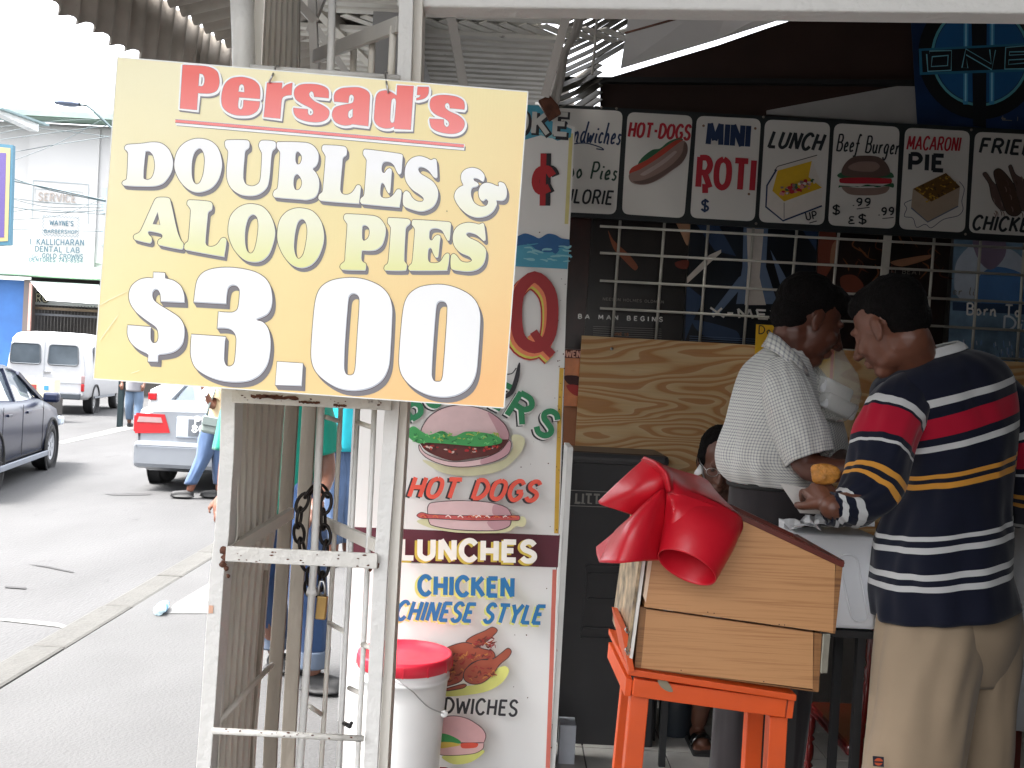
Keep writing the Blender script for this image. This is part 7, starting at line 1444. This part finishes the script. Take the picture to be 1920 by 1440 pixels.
for (y0_, y1_) in ((.75, 1.6), (1.9, 2.9)): g.box((.955, (y0_+y1_)/2, 1.5), (.04, y1_-y0_, .42), Matrix.Rotation(radians(-8), 3, 'Y'), M_wing, bev=.01)
vpart(van, g, 'side_window', vl, vy)
g = Local(); g.box((.98, 2.0, .42), (.02, 2.4, .05), mt=flat('sill_grey', 120, 124, 130)); vpart(van, g, 'sill', vl, vy)
for y in (1.0, 3.95):
    for s_ in (-1, 1): wheel(van, vl, vy, .82*s_, y, .335, .2, s_, flat('steel_rim_grey', 150, 150, 150))
g = Local(); g.lathe((.95, 1.0, .335), [(.42, 0), (.42, .03), (.37, .03), (.36, -.1)], 26, mat('wheel_arch_black', (.015, .015, .016), .8), axis='x'); vpart(van, g, 'wheel_arch', vl, vy)
# boxes/goods seen by its tail
ct = thing('cardboard_carton', P(85, 755, 22.5), 'cream printed cardboard carton standing behind the white van', 'carton')
g = G(); a = P(80, 727, 22.5); g.box(a, (.62, .4, .42), Rot(8), flat('carton_cream', 205, 195, 170)); mk('carton_box', g, parent=ct, bevel=.01)
g = G(); a2 = P(80, 727, 22.28); g.box(a2+Vector((.08, 0, .0)), (.1, .01, .1), mt=flat('carton_blue_print', 60, 130, 180)); g.box(a2+Vector((-.2, 0, -.03)), (.12, .01, .18), mt=flat('carton_red_print', 150, 60, 55)); mk('carton_print', g, parent=ct)
g = G(); g.box((a.x, 22.5, (a.z-.21-.1)/2-.0), (.7, .5, a.z-.21+.1), mt=flat('crate_dark', 50, 46, 44)); mk('crate', g, label='dark crate under the printed carton behind the van', cat='crate')
# ---- sedan generator
def sedan(root, loc, yaw, paint, rimm, L=4.4, W=.85, H=1.38):
    def bp(w, z0, zs, zt): return [(w*.86, z0), (w*.97, z0+.07), (w, z0+.28), (w*1.0, zs-.1), (w*.97, zs), (w*.8, zt), (.02, zt+.015)]
    secs = [(0, bp(.78*W/.85, .3, .88, .93)), (.05, bp(.83*W/.85, .24, .94, 1.0)), (.25, bp(W, .2, .96, 1.03)), (.75, bp(W, .18, .96, 1.04)), (1.3, bp(W, .18, .95, 1.0)), (2.4, bp(W, .18, .93, .96)), (3.0, bp(W, .18, .92, .97)), (3.3, bp(W, .18, .88, .95)), (3.9, bp(W*.97, .2, .78, .85)), (4.25, bp(W*.9, .24, .66, .74)), (L, bp(W*.78, .3, .58, .62))]
    vpart(root, body_loft(secs, paint), 'body', loc, yaw)
    def gp(w, w2, z0, zt): return [(w, z0), (w*.98, z0+.02), (w2, zt-.03), (w2*.9, zt), (.02, zt+.015)]
    ch = [(.72, gp(W*.84, W*.80, .98, 1.03)), (1.22, gp(W*.86, W*.66, .96, H-.03)), (1.6, gp(W*.88, W*.68, .94, H)), (2.3, gp(W*.88, W*.67, .93, H-.01)), (2.75, gp(W*.88, W*.68, .93, H-.09)), (3.3, gp(W*.85, W*.78, .92, .96))]
    vpart(root, body_loft(ch, M_wing), 'window_glass', loc, yaw)
    rf = [(1.16, [(W*.665, H-.075), (W*.65, H-.03), (W*.58, H-.004), (.02, H+.012)]), (1.6, [(W*.7, H-.05), (W*.675, H-.012), (W*.6, H+.01), (.02, H+.03)]), (2.3, [(W*.69, H-.06), (W*.665, H-.02), (W*.6, H+.0), (.02, H+.02)]), (2.66, [(W*.69, H-.12), (W*.67, H-.08), (W*.6, H-.05), (.02, H-.035)])]
    g = body_loft(rf, paint); 
    for s_ in (-1, 1):
        g.bar((s_*W*.68, 1.2, H-.05), (s_*W*.83, .66, 1.0), .07, .05, paint); g.bar((s_*W*.69, 2.62, H-.1), (s_*W*.84, 3.32, .94), .06, .045, paint); g.bar((s_*W*.70, 1.95, H-.04), (s_*W*.885, 1.95, .93), .06, .04, paint)
    vpart(root, g, 'roof', loc, yaw)
    for y in (.86, 3.48):
        for s_ in (-1, 1):
            wheel(root, loc, yaw, (W-.1)*s_, y, .305, .2, s_, rimm)
            g = Local(); g.lathe((W*s_*1.0, y, .305), [(.385, 0), (.38, .012*s_), (.345, .012*s_), (.335, -.12*s_)], 26, mat('wheel_arch_black', (.015, .015, .016), .8), axis='x'); vpart(root, g, 'wheel_arch', loc, yaw)
    for s_ in (-1, 1):
        g = Local(); g.box((s_*(W+.1), 2.92, .98), (.2, .1, .13), mt=paint, bev=.035); vpart(root, g, 'mirror', loc, yaw)
        g = Local()
        for yy in (1.12, 1.96, 2.95): g.box((s_*(W+.0012), yy, .62), (.004, .01, .6), mt=M_black)
        g.box((s_*(W+.0012), 2.0, .3), (.004, 1.9, .012), mt=M_black); vpart(root, g, 'door_gap', loc, yaw)
        for yy in (1.35, 2.2): g = Local(); g.box((s_*(W+.012), yy, .82), (.02, .16, .03), mt=paint, bev=.006); vpart(root, g, 'door_handle', loc, yaw)
# ---- silver sedan (rear)
sl0 = Vector((P(385, 860, 12.0).x, 12.0, -.1)); sy = 1
sv = thing('silver_car', sl0, 'silver saloon car parked by the kerb seen from behind, plate partly hidden', 'car')
sedan(sv, sl0, sy, M_sil, flat('alloy_silver', 170, 172, 176), W=.845)
g = Local(); g.box((0, -.03, .42), (1.66, .16, .32), mt=M_sil, bev=.06); g.box((0, -.05, .545), (1.6, .14, .02), mt=flat('bumper_strip_grey', 150, 154, 160)); vpart(sv, g, 'bumper', sl0, sy)
for s_ in (-1, 1):
    g = Local(); g.poly([[Vector((s_*x, -.012, z)) for x, z in ([(.835, .9), (.5, .9), (.43, .685), (.84, .66)])]], .05, M_rl); g.poly([[Vector((s_*x, -.016, z)) for x, z in ([(.80, .862), (.54, .862), (.52, .80), (.82, .797)])]], .01, M_clr); g.box((s_*.845, .12, .78), (.03, .26, .2), mt=M_rl, bev=.01); vpart(sv, g, 'tail_light', sl0, sy)
g = Local(); g.box((0, -.006, .76), (.72, .03, .26), mt=flat('plate_recess', 150, 156, 164), bev=.02); g.box((0, -.026, .76), (.42, .012, .2), mt=flat('plate_silver_grey', 84, 88, 94)); vpart(sv, g, 'number_plate', sl0, sy)
d_ = Decal(11.955, .001); WP = flat('plate_letter_white', 240, 242, 244); d_.text('PBY', 365, 795, 404, 797, 14, 3, WP); d_.text('80', 360, 810, 384, 811, 13, 3, WP)
d_.text('LUCINO', 297, 768, 322, 769, 4, 1.2, flat('badge_grey', 140, 146, 156)); d_.make('lettering', sv)
g = Local(); g.box((0, .3, 1.055), (1.35, .012, .012), mt=flat('panel_gap', 150, 155, 160)); g.box((.0, -.005, .985), (1.3, .01, .012), mt=flat('panel_gap', 150, 155, 160)); vpart(sv, g, 'boot_seam', sl0, sy)
# ---- dark navy sedan crossing on the left
nl = Vector((P(80, 864, 13.6).x, 13.6, -.1)); ny = 12; R_ = Matrix.Rotation(radians(ny), 3, 'Z'); nloc = nl-R_@Vector((.75, 3.48, 0))
nv = thing('dark_car', nloc, 'glossy dark navy saloon car entering at the left edge with silver alloy wheel', 'car')
sedan(nv, nloc, ny, M_nav, flat('alloy_silver', 170, 172, 176))
g = Local(); g.box((.86, 2.1, .235), (.03, 2.2, .07), mt=flat('sill_silver', 130, 136, 146), bev=.01); vpart(nv, g, 'sill', nloc, ny)
g = Local(); g.box((.72, 4.2, .6), (.22, .2, .12), mt=flat('headlight_clear', 190, 200, 210), bev=.03); g.box((-.72, 4.2, .6), (.22, .2, .12), mt=flat('headlight_clear', 190, 200, 210), bev=.03); vpart(nv, g, 'headlight', nloc, ny)
# ---- pale car beyond the silver one
wl = Vector((P(372, 760, 19.5).x, 19.0, -.1)); wc = thing('white_car', wl, 'pale car just visible beyond the silver car under the sign', 'car')
sedan(wc, wl, 2, M_vw, flat('steel_rim_grey', 150, 150, 150), W=.8)
for s_ in (-1, 1): g = Local(); g.box((s_*.7, -.01, .82), (.16, .05, .14), mt=M_rl, bev=.02); vpart(wc, g, 'tail_light', wl, 2)
# unseen row of shops across the street, put in to block low sky
for i, (y0_, y1_, h, c) in enumerate([(-26, -12, 7.5, (.5, .48, .44)), (-12, 2, 9, (.4, .42, .42)), (2, 13, 7.8, (.52, .5, .42)), (13, 23, 8.4, (.45, .45, .46))]):
    g = G(); g.box((-19, (y0_+y1_)/2, h/2-.1), (7, y1_-y0_-.1, h), mt=mat('facade_paint_%s' % 'abcd'[i], c, .8, var=.1, scale=.5)); g.box((-15.4, (y0_+y1_)/2, 1.4), (.3, y1_-y0_-1, 2.6), mt=M_shop); g.box((-14.6, (y0_+y1_)/2, 3.2), (2, y1_-y0_-.4, .12), mt=M_roofgr)
    for k in range(3): g.box((-15.46, y0_+(k+.7)*(y1_-y0_)/3.4, 5.2), (.12, 1.4, 1.3), mt=M_glass)
    mk('unseen_facade', g, kind='structure')
# ================================================================== added roofs and walls round the viewer's side, unseen, put in to darken the shop
M_und = mat('weathered_soffit', (.2, .19, .175), .8, var=.2, scale=2)
g = G(); g.box((1.45, .25, 3.34), (5.1, 2.5, .08), mt=M_und); mk('shade_deck', g, kind='structure')  # unseen deck added overhead to cut the skylight
g = G(); g.box((-.65, 2.75, 3.42), (1.7, 2.5, .06), mt=M_und); mk('added_passage_roof', g, kind='structure')  # added roof closing off the sky over the passage
g = G(); g.box((1.0, -2.9, 1.65), (.12, 8.8, 3.3), mt=M_conc); g.box((2.6, 1.42, 1.65), (3.2, .12, 3.4), mt=M_conc); mk('light_block_wall', g, kind='structure')  # unseen walls put in to keep light out of the shop
g = G(); g.box((1.9, 1.68, 2.76), (4.3, .08, 1.1), mt=M_und); mk('light_block_fascia', g, kind='structure')  # unseen fascia added above the beam, darkens the interior
